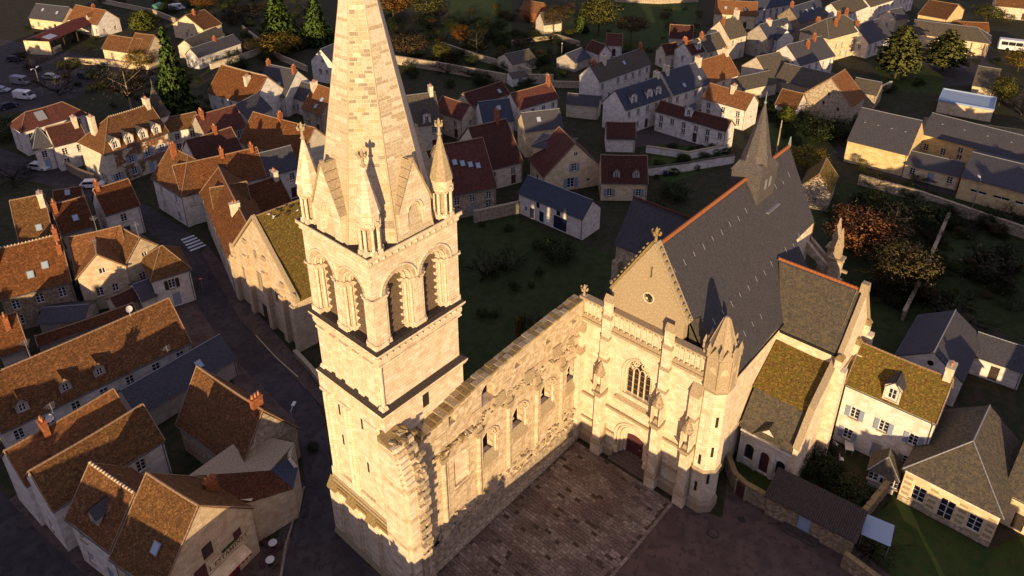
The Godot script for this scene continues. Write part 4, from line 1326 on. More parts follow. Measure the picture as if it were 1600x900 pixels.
func transepts(t: Node3D) -> void:
	# south arm
	var rx := 19.45
	var ry := 19.6
	var hw := 3.95
	var ey := 14.0
	var m := MB.new()
	var z1 := 14.75
	m.wall(Vector3(rx, 0, z1), Vector3(1, 0, 0), Vector3(0, 0, 1), PackedVector2Array([Vector2(-hw, 0), Vector2(hw, 0), Vector2(hw, ey), Vector2(0, ry + 0.3), Vector2(-hw, ey)]), [], 0.0)
	m.wall(Vector3(rx, 0, z1 - 0.8), Vector3(1, 0, 0), Vector3(0, 0, -1), PackedVector2Array([Vector2(-hw, 0), Vector2(hw, 0), Vector2(hw, ey), Vector2(0, ry + 0.3), Vector2(-hw, ey)]), [], 0.0)
	m.bx(rx - hw, 0, 8.0, rx - hw + 0.8, ey, z1 - 0.003)
	m.bx(rx + hw - 0.8, 0, 5.0, rx + hw, ey, z1 - 0.003)
	part(m, "south_transept_wall", M.ashlar, t)
	roof_slope(t, [Vector3(rx - hw - 0.2, ey - 0.2, z1 - 0.3), Vector3(rx - hw - 0.2, ey - 0.2, 8.4), Vector3(rx, ry, 5.4), Vector3(rx, ry, z1 - 0.3)], M.slate_old, "transept_roof", 0.2, 0.03, 7)
	roof_slope(t, [Vector3(rx + hw + 0.2, ey - 0.2, 5.3), Vector3(rx + hw + 0.2, ey - 0.2, z1 - 0.3), Vector3(rx, ry, z1 - 0.3), Vector3(rx, ry, 5.0)], M.slate_blue, "transept_roof", 0.2, 0.03, 8)
	ridge_tiles(t, Vector3(rx, ry + 0.1, 5.4), Vector3(rx, ry + 0.1, z1 - 0.2), M.ridge_orange, 0.18, 0.42, true)
	m = MB.new()
	for s in [-1.0, 1.0]:
		var a := Vector3(rx + s * (hw + 0.25), ey - 0.2, z1 - 0.25)
		var b := Vector3(rx, ry + 0.25, z1 - 0.25)
		m.solid([[a, b, b + Vector3(0, 0, 0.5), a + Vector3(0, 0, 0.5)], [a + UP * 0.35, b + UP * 0.35, b + Vector3(0, 0.35, 0.5), a + Vector3(0, 0.35, 0.5)], [a, b, b + UP * 0.35, a + UP * 0.35], [a + Vector3(0, 0, 0.5), b + Vector3(0, 0, 0.5), b + Vector3(0, 0.35, 0.5), a + Vector3(0, 0.35, 0.5)], [a, a + UP * 0.35, a + Vector3(0, 0.35, 0.5), a + Vector3(0, 0, 0.5)], [b, b + UP * 0.35, b + Vector3(0, 0.35, 0.5), b + Vector3(0, 0, 0.5)]])
	part(m, "transept_coping", M.weathered_stone, t)
	m = MB.new()
	m.frus(Vector3(rx, ry, z1 - 0.1), 0.42, 0.42, 0.36, 0.36, 1.1)
	part(m, "gable_block", M.weathered_stone, t)
	for q in [[rx - hw - 0.3, 13.6], [rx + hw + 0.3, 13.2], [rx + 1.8, 12.0]]:
		m = MB.new()
		m.bx(q[0] - 0.5, 0, z1 - 0.2, q[0] + 0.5, q[1] - 1.2, z1 + 1.0)
		m.bx(q[0] - 0.5, q[1] - 1.2, z1 - 0.2, q[0] + 0.5, q[1], z1 + 0.45)
		part(m, "corner_buttress", M.ashlar, t)
		m = MB.new()
		m.frus(Vector3(q[0], q[1], z1 + 0.1), 0.55, 0.45, 0.3, 0.1, 0.6)
		part(m, "weathering", M.lichen_stone, t)
	m = MB.new()
	m.box(Vector3(rx, 10.4, z1 + 0.06), Vector3(hw * 2, 0.22, 0.2))
	part(m, "string_course", M.weathered_stone, t)
	m = MB.new()
	m.bx(rx - hw - 0.35, ey - 0.45, 8.3, rx - hw - 0.15, ey - 0.2, z1 - 0.3)
	part(m, "gutter", M.iron, t)
	# low chapel west of it: mossy lean-to above, slate skirt and pedimented front below
	var xt := rx - hw
	var za := 8.5
	var zb := 14.15
	var xm := 10.6
	var ym := 8.9
	roof_slope(t, [Vector3(xm, ym, zb), Vector3(xm, ym, za - 0.4), Vector3(xt, 12.3, za - 0.4), Vector3(xt, 12.3, zb)], M.tile_moss, "chapel_roof", 0.2, 0.05, 9)
	roof_slope(t, [Vector3(8.15, 5.15, zb), Vector3(8.15, 5.15, za - 0.2), Vector3(xm, ym, za - 0.2), Vector3(xm, ym, zb)], M.slate_old, "chapel_skirt", 0.15, 0.03, 10)
	m = MB.new()
	var holes := []
	for z in [9.7, 11.45, 13.2]:
		holes.append(arch(z, 0.9 if z != 11.45 else 0.2, 2.6, 0.5, 1.0, 8))
	m.wall(Vector3(8.5, 0, 0), Vector3(0, 0, 1), Vector3(-1, 0, 0), PackedVector2Array([Vector2(za, 0), Vector2(zb, 0), Vector2(zb, 4.9), Vector2(12.9, 5.0), Vector2(11.45, 6.5), Vector2(10.0, 5.0), Vector2(za, 4.9)]), holes, 0.25)
	part(m, "chapel_front", M.plaster_white, t)
	for z in [9.7, 11.45, 13.2]:
		m = MB.new()
		m.wall(Vector3(8.74, 0, 0), Vector3(0, 0, 1), Vector3(-1, 0, 0), arch(z, 0.9 if z != 11.45 else 0.2, 2.6, 0.51, 1.0, 8), [], 0.0)
		part(m, "chapel_door" if z == 11.45 else "chapel_window", M.red_door if z == 11.45 else M.glass, t)
	m = MB.new()
	for s in [-1.0, 1.0]:
		var a := Vector3(8.1, 4.9, 11.45 + s * 1.7)
		var b := Vector3(8.1, 6.7, 11.45)
		m.solid([[a, b, b + Vector3(1.6, 0.1, 0), a + Vector3(0.5, 0, 0)], [a + UP * 0.14, b + UP * 0.14, b + Vector3(1.6, 0.24, 0), a + Vector3(0.5, 0.14, 0)], [a, b, b + UP * 0.14, a + UP * 0.14]])
	part(m, "pediment_roof", M.slate_old, t)
	m = MB.new()
	m.bx(8.2, 4.6, za, 8.5, 4.9, zb)
	m.bx(8.3, 4.1, za, 8.5, 4.2, zb)
	for z in [8.75, 10.55, 12.35, 13.95]:
		m.bx(8.36, 0, z - 0.16, 8.5, 4.1, z + 0.16)
	part(m, "chapel_moulding", M.plaster_white, t)
	m = MB.new()
	m.slab(Vector3(0, 0, zb), Vector3(1, 0, 0), UP, PackedVector2Array([Vector2(8.2, 0), Vector2(xt, 0), Vector2(xt, 12.95), Vector2(xm, 9.65), Vector2(8.2, 6.0)]), Vector3(0, 0, 0.5))
	part(m, "chapel_side_wall", M.ashlar, t)
	m = MB.new()
	for q in [[Vector2(8.1, 6.0), Vector2(xm, 9.65)], [Vector2(xm, 9.65), Vector2(xt, 12.95)]]:
		m.slab(Vector3(0, 0, zb - 0.08), Vector3(1, 0, 0), UP, PackedVector2Array([q[0], q[1], q[1] + Vector2(0, 0.18), q[0] + Vector2(0, 0.18)]), Vector3(0, 0, 0.68))
	part(m, "side_coping", M.weathered_stone, t)
	# north arm, seen past the gable
	var nx := 23.2
	roof_slope(t, [Vector3(nx - 3.9, 12.6, -7.0), Vector3(nx - 3.9, 12.6, -16.1), Vector3(nx, 18.2, -16.1), Vector3(nx, 18.2, -5.5)], M.slate, "transept_roof", 0.2, 0.04, 12)
	roof_slope(t, [Vector3(nx + 3.9, 12.6, -16.1), Vector3(nx + 3.9, 12.6, -7.0), Vector3(nx, 18.2, -5.5), Vector3(nx, 18.2, -16.1)], M.slate, "transept_roof", 0.2, 0.04, 13)
	ridge_tiles(t, Vector3(nx, 18.3, -6.0), Vector3(nx, 18.3, -16.1), M.tile_red, 0.16)
	m = MB.new()
	m.bx(nx - 3.6, 0, -15.9, nx - 3.0, 12.9, -7.5)
	m.bx(nx + 3.0, 0, -15.9, nx + 3.6, 12.9, -7.5)
	m.wall(Vector3(nx, 0, -15.95), Vector3(-1, 0, 0), Vector3(0, 0, -1), PackedVector2Array([Vector2(-3.6, 0), Vector2(3.6, 0), Vector2(3.6, 12.8), Vector2(0, 18.3), Vector2(-3.6, 12.8)]), [], 0.0)
	part(m, "north_transept_wall", M.rubble, t)
	for z in [-15.4, -12.0]:
		m = MB.new()
		m.bx(nx - 4.4, 0, z - 0.5, nx - 3.6, 10.5, z + 0.5)
		part(m, "corner_buttress", M.rubble, t)
	# chapel gable and pinnacled piers beside the choir
	m = MB.new()
	m.wall(Vector3(25.6, 0, 8.4), Vector3(1, 0, 0), Vector3(0, 0, 1), PackedVector2Array([Vector2(-2.5, 0), Vector2(3.4, 0), Vector2(3.4, 12.2), Vector2(0.6, 15.6), Vector2(-2.5, 12.5)]), [arch(0.3, 4.5, 11.0, 1.1, 1.3, 10)], 0.5)
	m.bx(28.4, 0, 4.9, 29.0, 12.2, 8.4)
	part(m, "choir_chapel_wall", M.plaster_white, t)
	m = MB.new()
	m.wall(Vector3(25.6, 0, 7.9), Vector3(1, 0, 0), Vector3(0, 0, 1), arch(0.3, 4.5, 11.0, 1.12, 1.3, 10), [], 0.0)
	part(m, "choir_window", M.lead_glass, t)
	roof_slope(t, [Vector3(29.1, 12.2, 8.5), Vector3(29.1, 12.2, 4.6), Vector3(26.2, 15.7, 4.6), Vector3(26.2, 15.7, 8.5)], M.slate, "chapel_roof", 0.15, 0.0, 14)
	roof_slope(t, [Vector3(23.0, 12.4, 4.6), Vector3(23.0, 12.4, 8.5), Vector3(26.2, 15.7, 8.5), Vector3(26.2, 15.7, 4.6)], M.slate, "chapel_roof", 0.15, 0.0, 15)
	for q in [Vector3(29.6, 0, 8.7), Vector3(31.8, 0, 7.6)]:
		m = MB.new()
		m.bx(q.x - 0.55, 0, q.z - 1.4, q.x + 0.55, 13.4, q.z + 1.0)
		m.bx(q.x - 0.55, 13.4, q.z - 0.6, q.x + 0.55, 16.2, q.z + 0.7)
		part(m, "choir_pier", M.old_stone, t)
		m = MB.new()
		m.box(Vector3(q.x, 16.3, q.z), Vector3(1.5, 0.25, 1.7))
		m.frus(Vector3(q.x, 16.4, q.z), 0.42, 0.42, 0.36, 0.36, 1.3)
		m.frus(Vector3(q.x, 17.7, q.z), 0.42, 0.42, 0.05, 0.05, 2.7)
		for k in 12:
			var a := k * 1.6
			m.ball(Vector3(q.x + cos(a) * (0.42 - k * 0.03), 17.9 + k * 0.18, q.z + sin(a) * (0.42 - k * 0.03)), Vector3(0.12, 0.12, 0.12), 5, 3)
		part(m, "pier_pinnacle", M.weathered_stone, t)
		m = MB.new()
		m.box(Vector3(q.x + 0.3, 14.6, q.z + 1.0), Vector3(0.3, 0.3, 0.8))
		part(m, "gargoyle", M.weathered_stone, t)
		m = MB.new()
		var pts := PackedVector2Array([Vector2(0, 13.0), Vector2(0, 14.6), Vector2(-3.6, 17.4), Vector2(-3.6, 15.8), Vector2(-1.8, 15.0)])
		m.slab(Vector3(q.x - 0.25, 0, q.z - 0.5), Vector3(0, 0, 1), UP, pts, Vector3(0.5, 0, 0))
		part(m, "flying_buttress", M.old_stone, t)

func stair_turret(t: Node3D) -> void:
	var c := Vector3(1.1, 0, 8.0)
	var m := MB.new()
	m.facets(c, [[0, 1.75], [1.0, 1.75], [1.5, 1.55]], 8, PI / 8)
	var s := part(m, "stair_turret", M.weathered_stone, t)
	m = MB.new()
	m.facets(c, [[1.3, 1.52], [15.7, 1.45]], 8, PI / 8)
	part(m, "shaft", M.ashlar, s)
	m = MB.new()
	m.facets(c, [[5.3, 1.5], [5.5, 1.68], [5.75, 1.55]], 8, PI / 8)
	part(m, "string_course", M.weathered_stone, s)
	m = MB.new()
	m.facets(c, [[15.5, 1.45], [16.0, 1.72], [16.3, 1.6], [19.5, 1.55], [19.7, 1.75], [19.95, 1.6]], 8, PI / 8)
	part(m, "arcaded_stage", M.weathered_stone, s)
	for k in 8:
		var a := k * PI / 4
		var d := Vector3(cos(a), 0, sin(a))
		var sd := Vector3(-sin(a), 0, cos(a))
		m = MB.new()
		m.wall(c + d * 1.455, sd, d, arch(0, 16.6, 18.2, 0.34, 1.3, 8), [], 0.0)
		part(m, "blind_panel", M.old_stone, s)
		var a2 := a + PI / 8
		var e := Vector3(cos(a2), 0, sin(a2))
		m = MB.new()
		m.tube(c + e * 1.6 + UP * 16.2, c + e * 1.6 + UP * 19.6, 0.11, 0.11, 6)
		part(m, "corner_shaft", M.weathered_stone, s)
		m = MB.new()
		m.frus(c + e * 1.6 + UP * 19.7, 0.16, 0.16, 0.13, 0.13, 0.7)
		m.frus(c + e * 1.6 + UP * 20.4, 0.18, 0.18, 0.02, 0.02, 0.8)
		part(m, "small_pinnacle", M.weathered_stone, s)
		m = MB.new()
		m.slab(c + d * 1.5 + UP * 19.8, sd, UP, PackedVector2Array([Vector2(-0.5, 0), Vector2(0.5, 0), Vector2(0, 0.95)]), -d * 0.16)
		part(m, "small_gable", M.weathered_stone, s)
	m = MB.new()
	m.facets(c, [[19.9, 1.42], [23.4, 0.3], [23.6, 0.16]], 8, PI / 8)
	part(m, "stone_spirelet", M.weathered_stone, s)
	m = MB.new()
	for k in 8:
		var a := PI / 8 + k * PI / 4
		m.tube(c + Vector3(cos(a) * 1.42, 19.9, sin(a) * 1.42), c + Vector3(cos(a) * 0.3, 23.4, sin(a) * 0.3), 0.07, 0.05, 5)
	part(m, "edge_roll", M.weathered_stone, s)
	for q in [[PI * 1.0, 2.6], [PI * 0.75, 3.9], [PI * 0.75, 7.6], [PI * 1.0, 6.3], [PI * 0.75, 11.5]]:
		var d := Vector3(cos(q[0]), 0, sin(q[0]))
		m = MB.new()
		m.box(c + d * 1.39 + UP * (q[1] + 0.6), Vector3(0.08, 1.25, 0.26), Basis(d, UP, d.cross(UP)))
		part(m, "slit_window", M.lead_glass, s)

# ------------------------------------------------------------------ the houses: name, label, place, turn, length, width, eave and ridge height, hips, roof, walls, details
const HOUSES := [
	["tiled_house", "long house under one brown tile roof with three gabled dormers, beside the street", 19.54, -84.72, -3.3, 20.92, 8.25, 4.60, 8.93, false, false, "tile_brown", "plaster_white", 0, {"dm": [[0.02,"tile"],[-0.33,"tile"],[-0.75,"tile"]],"ch": [[-0.97,0.2,1.6,"brick"]],"dish": 0.55,"ant": [-0.5],"ns": 1,"gut": 1}],
	["slate_house", "low narrow house with dark slate roof in front of the three-dormer roof", 26.36, -77.36, 3.2, 12.58, 5.40, 3.00, 5.03, false, false, "slate", "plaster_grey", 0, {"ridge": "zinc","sk": [[0.35,0.4]],"ant": [-0.05],"blank": 1}],
	["tiled_house", "narrow house with orange tile roof and a satellite dish by its chimney", 13.02, -72.90, 3.9, 10.67, 5.25, 6.00, 8.63, false, false, "tile_orange", "plaster_white", 0, {"ch": [[-0.35,0.1,1.6,"brick"]],"dish": -0.2,"ant": [-0.1],"few": 1}],
	["tiled_house", "narrow brown roofed house just behind the roof with the scalloped ridge", 13.81, -68.07, 3.1, 10.99, 5.75, 6.00, 8.88, false, false, "tile_brown", "plaster_white", 0, {"few": 1}],
	["tiled_house", "tall tiled house with white scalloped ridge and one grey dormer over the dark street", 12.83, -60.10, -79.7, 6.54, 6.35, 6.20, 9.85, false, false, "tile_brown", "plaster_white", 0, {"ridge": "scallop","dm": [[0.1,"slate"]],"sk2": 1}],
	["inn", "inn with stone gable, striped awning and painted name beside the terrace tables", 15.46, -53.36, -79.0, 6.72, 9.65, 6.00, 11.31, false, false, "tile_brown", "ashlar_grey", 0, {"sk": [[0.3,0.35]],"noends": 1,"ch": [[-0.2,-0.8,1.4,"pots"]]}],
	["tiled_house", "brown roofed house with bare rubble gable beside the street lamp", 26.30, -63.20, -84.4, 11.20, 7.00, 4.30, 9.50, false, false, "tile_brown", "rubble", 0, {"ch": [[0.9,0,1.4,"pots"]],"blank": 1}],
	["tiled_house", "brown roofed house with tall brick chimneys and two rooflights at the left edge", 22.24, -108.85, -17.6, 8.33, 9.20, 5.80, 10.63, false, false, "tile_brown", "rubble_grey", 0, {"ch": [[-0.95,0.25,2.0,"brick"],[0.97,0.05,1.6,"brick"],[0.97,0.35,1.2,"brick"]],"sk": [[-0.05,0.3],[0.4,0.42]],"ridge": "scallop"}],
	["stone_house", "orange roofed stone house with two gables toward the yard behind the dish", 30.34, -106.56, -19.6, 6.72, 6.85, 6.00, 9.60, false, false, "tile_orange", "ashlar_grey", 0, {"ant": [0.1],"blank": 1}],
	["gable_wing", "small stone gable with four-pane window on the orange roofed house", 29.26, -103.85, -110.6, 4.90, 6.05, 6.00, 8.85, false, false, "tile_orange", "ashlar_grey", 1, {"gw": 1,"ant": [0.9]}],
	["gable_wing", "larger stone gable with square window beside the street crossing", 33.98, -103.50, -83.6, 4.74, 5.79, 6.00, 9.01, false, false, "tile_brown", "ashlar_grey", 1, {"gw": 1,"ant": [0.9]}],
	["corner_house", "small white corner house with hipped brown roof beside the zebra crossing", 35.63, -97.70, -14.3, 5.04, 6.35, 5.50, 8.36, true, true, "tile_brown", "plaster_white", 0, {"shut": "dark_wood"}],
	["old_church", "big old stone hall with yellow mossy roof just left of the bell tower", 52.02, -80.79, 176.9, 21.00, 17.05, 8.00, 16.72, false, false, "tile_moss", "ashlar_grey", 1, {"blank": 1,"nave": 1}],
	["stone_house", "long brown roofed house along the street next to the mossy roofed hall", 48.37, -99.65, -108.9, 22.64, 6.85, 7.00, 10.60, false, false, "tile_brown", "plaster", 0, {"ch": [[0.35,0.15,1.4,"stone"]],"few": 1}],
	["tiled_house", "dark tiled house behind the long roof next to the mossy hall", 50.31, -104.57, -24.9, 5.49, 7.70, 6.20, 10.05, false, false, "tile_brown", "plaster", 0, {"blank": 1}],
	["tiled_house", "dark roofed house tucked between the mossy hall and the long dormered wing", 55.89, -104.86, -4.9, 6.54, 6.75, 5.00, 8.38, false, false, "tile_dark", "plaster_grey", 0, {"ch": [[0.9,0,1.2,"stone"]]}],
	["stone_house", "white walled house with hipped brown roof and arched gateway at the crossing", 50.94, -119.44, -89.1, 10.10, 8.50, 6.20, 10.66, false, true, "tile_brown", "plaster_white", 0, {"ch": [[-0.5,0.2,2.4,"brick"]],"few": 1}],
	["house_wing", "brown roofed wing with one white dormer beside the hipped house at the crossing", 54.70, -116.33, -17.0, 13.93, 7.65, 6.00, 9.83, false, false, "tile_brown", "plaster_white", 0, {"dm": [[0.0,"white"]],"ch": [[0.15,0.0,1.3,"brick"],[0.9,0.05,1.2,"brick"]]}],
	["slate_house", "slate end of the long wing beside the hipped house at the crossing", 63.88, -112.86, -12.9, 6.09, 5.95, 6.00, 8.98, false, false, "slate", "plaster_white", 0, {}],
	["tiled_house", "brown roofed house with one blue rooflight at the left edge", 27.48, -123.87, -18.4, 4.41, 9.35, 5.50, 10.18, false, false, "tile_brown", "plaster_grey", 0, {"sk": [[0.3,0.2]],"ch": [[0.95,0.2,1.8,"stone"]]}],
	["tiled_house", "dark tiled house with small pointed dormer and blue rooflight", 32.12, -121.69, -10.5, 4.72, 6.85, 5.00, 8.43, false, false, "tile_dark", "plaster_grey", 0, {"sk": [[0.1,0.35]],"ch": [[-0.95,0.2,1.6,"brick"]]}],
	["tiled_outbuilding", "low dark tiled outbuilding behind the house with the pointed dormer", 35.43, -132.29, -26.1, 4.16, 2.20, 4.50, 5.60, false, false, "tile_dark", "plaster_grey", 0, {"sk": [[0,0.5]],"blank": 1}],
	["tiled_house", "dark roofed house with white gable near the street at left", 38.90, -121.51, -5.6, 5.27, 6.10, 5.50, 8.86, false, false, "tile_dark", "plaster_white", 0, {"ch": [[-0.9,0,1.2,"brick"]]}],
	["mansion", "mansion with red creeper, blue shutters and a row of white dormers", 50.52, -143.81, 5.5, 12.65, 9.05, 7.00, 11.53, true, false, "tile_brown", "plaster", 0, {"creeper": 1,"dm": [[-0.62,"oval"],[-0.2,"oval"],[0.25,"oval"],[0.68,"oval"]],"ch": [[-0.75,-0.3,2.2,"stone"],[0.95,0.0,1.5,"stone"]],"shut": "blue_shutter","ridge": "scallop"}],
	["tiled_house", "white house with hipped red roof and pale roof panel at upper left", 45.40, -168.61, 3.3, 12.49, 5.55, 5.50, 8.00, true, true, "tile_red", "plaster_white", 0, {"panel": -0.25}],
	["house_wing", "low brown roofed wing beside the mansion and its round turret", 62.33, -144.89, -16.5, 6.14, 4.80, 5.50, 7.42, false, false, "tile_brown", "plaster_white", 0, {}],
	["tiled_house", "large brown roofed house right of the tall dark spruce", 81.56, -151.81, -80.7, 14.85, 9.70, 5.50, 10.35, false, false, "tile_brown", "plaster_white", 0, {"ch": [[0.4,0.35,1.6,"stone"]],"ridge": "scallop"}],
	["slate_house", "white slate roofed house between red roofs behind the mossy hall", 75.71, -141.72, 20.6, 7.31, 5.80, 5.00, 7.90, false, false, "slate", "plaster_white", 0, {}],
	["tiled_house", "dark brown roofed house just right of the mansion", 59.23, -127.03, -4.8, 8.60, 8.40, 5.50, 9.49, false, false, "tile_red", "plaster_white", 0, {"ch": [[0.3,0,1.3,"brick"]]}],
	["tiled_house", "red roofed house between mansion turret and slate roofed house", 67.33, -139.41, -4.7, 8.38, 7.20, 5.00, 8.42, false, false, "tile_red", "plaster_grey", 0, {"ch": [[-0.8,0.1,1.4,"pots"]]}],
	["slate_house", "small house with pointed slate roof left of the mansion", 40.37, -157.92, -14.3, 3.15, 4.95, 5.00, 7.97, true, true, "slate", "plaster_white", 0, {}],
	["tiled_house", "red roofed house between pointed slate roof and the mansion", 44.09, -155.74, -5.4, 5.72, 6.15, 5.50, 8.27, false, false, "tile_red", "plaster_white", 0, {"ch": [[0.8,0.2,1.8,"stone"]]}],
	["slate_house", "slate roofed cottage behind the rusty open barn at top left", 80.81, -261.81, -67.9, 13.50, 7.50, 3.50, 6.88, false, false, "slate", "plaster_cream", 0, {"sk": [[-0.4,0.6],[0.5,0.5]],"few": 1}],
	["cottage", "white cottage with orange roof beside the rusty open barn", 86.81, -248.01, -76.6, 13.86, 7.45, 4.00, 7.35, false, false, "tile_orange", "plaster_white", 0, {"dm": [[0.3,"tile"]],"ch": [[0.2,0,1.0,"brick"]]}],
	["barn", "lower half of the cream double barn beside the lane at upper left", 80.01, -208.72, -70.6, 12.03, 6.25, 4.50, 7.31, false, false, "tile_brown", "plaster_cream", 0, {"few": 1}],
	["barn", "taller half of the cream double barn with bare stone gable", 82.95, -203.60, -69.2, 6.31, 7.45, 4.70, 8.43, false, false, "tile_brown", "plaster_cream", 0, {"few": 1}],
	["cottage", "cream cottage with orange edged gable behind the tall spruce", 104.79, -218.35, -165.1, 7.13, 12.33, 4.00, 7.44, false, false, "tile_brown", "plaster_cream", 1, {"ch": [[0.3,-0.1,1.3,"brick"]],"few": 1}],
	["slate_house", "long low white house with slate roof right of the tall spruce", 96.37, -193.80, 13.1, 15.03, 4.75, 3.50, 5.40, false, false, "slate", "plaster_white", 0, {"ch": [[0.1,0,1.0,"brick"]]}],
	["outbuilding", "low grey brown roof behind the long slate house near the spruce", 98.21, -203.74, 24.1, 13.59, 5.05, 3.50, 5.27, false, false, "slate_old", "plaster", 0, {"few": 1}],
	["slate_house", "white house with slate roof and two rooflights left of the spire", 89.58, -149.23, -77.7, 9.30, 9.50, 5.00, 9.75, false, false, "slate", "plaster_white", 0, {"ch": [[0.95,0.1,1.6,"brick"],[-0.95,0,1.0,"brick"]],"sk": [[-0.4,0.35],[0.35,0.35]]}],
	["tiled_house", "orange roofed house with rubble gable touching the spire in view", 89.03, -132.17, -87.0, 6.47, 8.45, 5.00, 9.23, false, false, "tile_orange", "rubble", 0, {"sk": [[0.4,0.5],[0.2,0.2]],"ch": [[-0.9,0.2,1.8,"stone"]]}],
	["slate_house", "tall white gabled house with blue slate roof left of the spire", 109.98, -157.64, -164.3, 9.68, 7.01, 5.50, 8.81, false, false, "slate_blue", "plaster_white", 1, {"few": 1}],
	["tiled_house", "wide brown roofed house below the slate house with rooflights, left of the spire", 72.27, -122.55, -78.1, 15.96, 8.85, 5.00, 9.43, false, false, "tile_brown", "plaster", 0, {"ch": [[-0.1,0.0,1.4,"brick"]]}],
	["slate_house", "small dark slate roof between the rooflight house and the orange roof", 91.71, -142.13, -84.0, 6.92, 5.65, 4.00, 6.83, false, false, "slate", "plaster_white", 0, {}],
	["slate_house", "grey slate house with stone dormer just right of the spire", 96.69, -110.45, -28.3, 6.67, 8.75, 6.00, 10.81, false, false, "slate_old", "plaster", 0, {"dm": [[0.1,"stone"]],"ch": [[0.8,0,1.6,"stone"]]}],
	["tiled_house", "long red roof right of the spire above the pale lane wall", 115.52, -110.35, -5.3, 11.49, 4.70, 5.00, 7.12, false, false, "tile_red", "plaster", 0, {"sk": [[0.6,0.3]]}],
	["tiled_house", "red roofed house right of the stone dormer house", 105.41, -108.65, -87.5, 7.98, 5.25, 5.00, 7.36, false, false, "tile_red", "plaster", 0, {}],
	["slate_house", "blue slate roofed house between two red roofs right of the spire", 108.76, -100.82, -30.7, 6.67, 6.85, 5.00, 8.43, false, false, "slate_blue", "plaster_white", 0, {"ridge": "zinc","sk": [[0.2,0.6]]}],
	["tiled_house", "large red roofed house with tall orange chimney beside the cream gable", 95.03, -89.82, -18.5, 8.02, 12.30, 4.50, 10.65, false, false, "tile_red", "plaster", 0, {"ch": [[0.55,0.0,2.4,"brick"]]}],
	["tiled_house", "red roofed house with a row of small rooflights right of the belfry pinnacle", 84.17, -86.45, -25.2, 8.80, 12.40, 5.00, 11.51, false, false, "tile_red", "rubble", 0, {"sk": [[-0.7,0.7],[-0.4,0.6],[-0.1,0.55],[0.2,0.5],[0.5,0.45]]}],
	["brick_cottage", "small brick cottage with orange roof in the gardens at the top", 186.67, -154.49, -87.9, 7.57, 5.45, 3.50, 5.95, false, false, "tile_orange", "brick", 0, {"few": 1}],
	["cottage", "grey roofed cottage behind a round brown tree at the top", 177.19, -141.01, -21.5, 6.23, 5.10, 4.00, 6.81, false, false, "slate_old", "plaster", 0, {"few": 1}],
	["garden_house", "left one of two tiny red roofed garden houses", 164.80, -113.67, -103.5, 5.56, 4.00, 3.50, 5.50, false, false, "tile_red", "plaster_white", 0, {"few": 1}],
	["garden_house", "right one of two tiny red roofed garden houses", 173.68, -114.60, -56.4, 4.42, 4.70, 3.50, 5.85, false, false, "tile_red", "plaster_white", 0, {"few": 1}],
	["town_house", "long white town house with grey slate roof and brick chimney stacks in mid distance", 148.18, -96.75, -5.2, 19.64, 6.00, 6.20, 9.20, false, false, "slate_old", "plaster_white", 0, {"ch": [[-0.55,0.05,1.8,"stone"],[-0.9,0,1.0,"pots"],[0.95,0,1.4,"brick"]],"sk": [[0.1,0.5]]}],
	["town_house", "white town house with blue slate roof and three dormers", 134.96, -82.28, -10.1, 14.01, 6.55, 6.20, 9.48, false, false, "slate_blue", "plaster_white", 0, {"dm": [[-0.55,"white"],[0.15,"white"],[0.55,"white"]],"ch": [[0.95,-0.1,1.6,"stone"]],"ridge": "zinc"}],
	["town_house", "white town house with blue slate roof between tall pale chimneys", 149.04, -80.01, -11.5, 12.37, 7.85, 6.20, 10.13, false, false, "slate_blue", "plaster_white", 0, {"ch": [[-0.85,0.05,1.8,"stone"],[0.95,0.1,1.8,"stone"]],"sk": [[-0.3,0.2],[0.6,0.3]],"ridge": "zinc"}],
	["town_house", "cream town house with bright orange roof adjoining the blue slate roof", 160.78, -78.10, -11.8, 10.44, 8.15, 6.00, 10.08, false, false, "tile_orange", "plaster_cream", 0, {"ch": [[0.95,0,1.3,"stone"]]}],
	["row_house", "long low white row with dark red roof below the dormered town house", 136.26, -68.66, -90.5, 16.62, 3.55, 4.80, 6.40, false, false, "tile_red", "plaster_white", 0, {"dm": [[-0.1,"white"]]}],
	["tiled_house", "white house with orange roof behind the church roof turret", 150.26, -67.54, -91.9, 10.63, 5.60, 5.00, 7.52, false, false, "tile_orange", "plaster_white", 0, {"ch": [[0.1,0.05,1.3,"stone"]]}],
	["slate_house", "cream gabled house with slate roof near the iron gate", 110.18, -89.32, -32.2, 7.97, 5.35, 6.00, 8.68, false, false, "slate", "plaster_cream", 0, {"sk": [[-0.2,0.5]],"few": 1}],
	["tiled_house", "red brown roofed house with tall orange chimney behind the gate pillars", 120.21, -100.39, -10.9, 11.22, 5.75, 5.50, 8.09, false, false, "tile_red", "plaster_white", 0, {"ch": [[0.9,0.1,2.2,"brick"]],"ant": [0.8]}],
	["slate_shed", "low dark slate roof beside the pillars of the iron gate", 131.16, -93.75, -64.2, 7.30, 3.45, 3.50, 5.05, false, false, "slate", "plaster", 0, {"blank": 1}],
	["pavilion", "small white pavilion with red pyramid roof in the courtyard", 122.31, -77.86, -51.8, 5.83, 5.10, 3.20, 5.50, false, false, "tile_red", "plaster_white", 0, {"blank": 1}],
	["town_house", "grey slate town house with tall stone chimney at top centre right", 193.21, -90.55, -12.7, 7.27, 7.90, 6.50, 10.45, false, false, "slate_old", "plaster", 0, {"ch": [[0.95,0,2.0,"stone"],[-0.95,0.2,1.5,"brick"]]}],
	["slate_house", "brown grey roofed house left of the tall grey slate town house", 183.34, -90.90, -12.6, 7.70, 6.25, 5.00, 8.13, false, false, "slate_old", "plaster", 0, {"ch": [[-0.95,0.1,1.4,"brick"]]}],
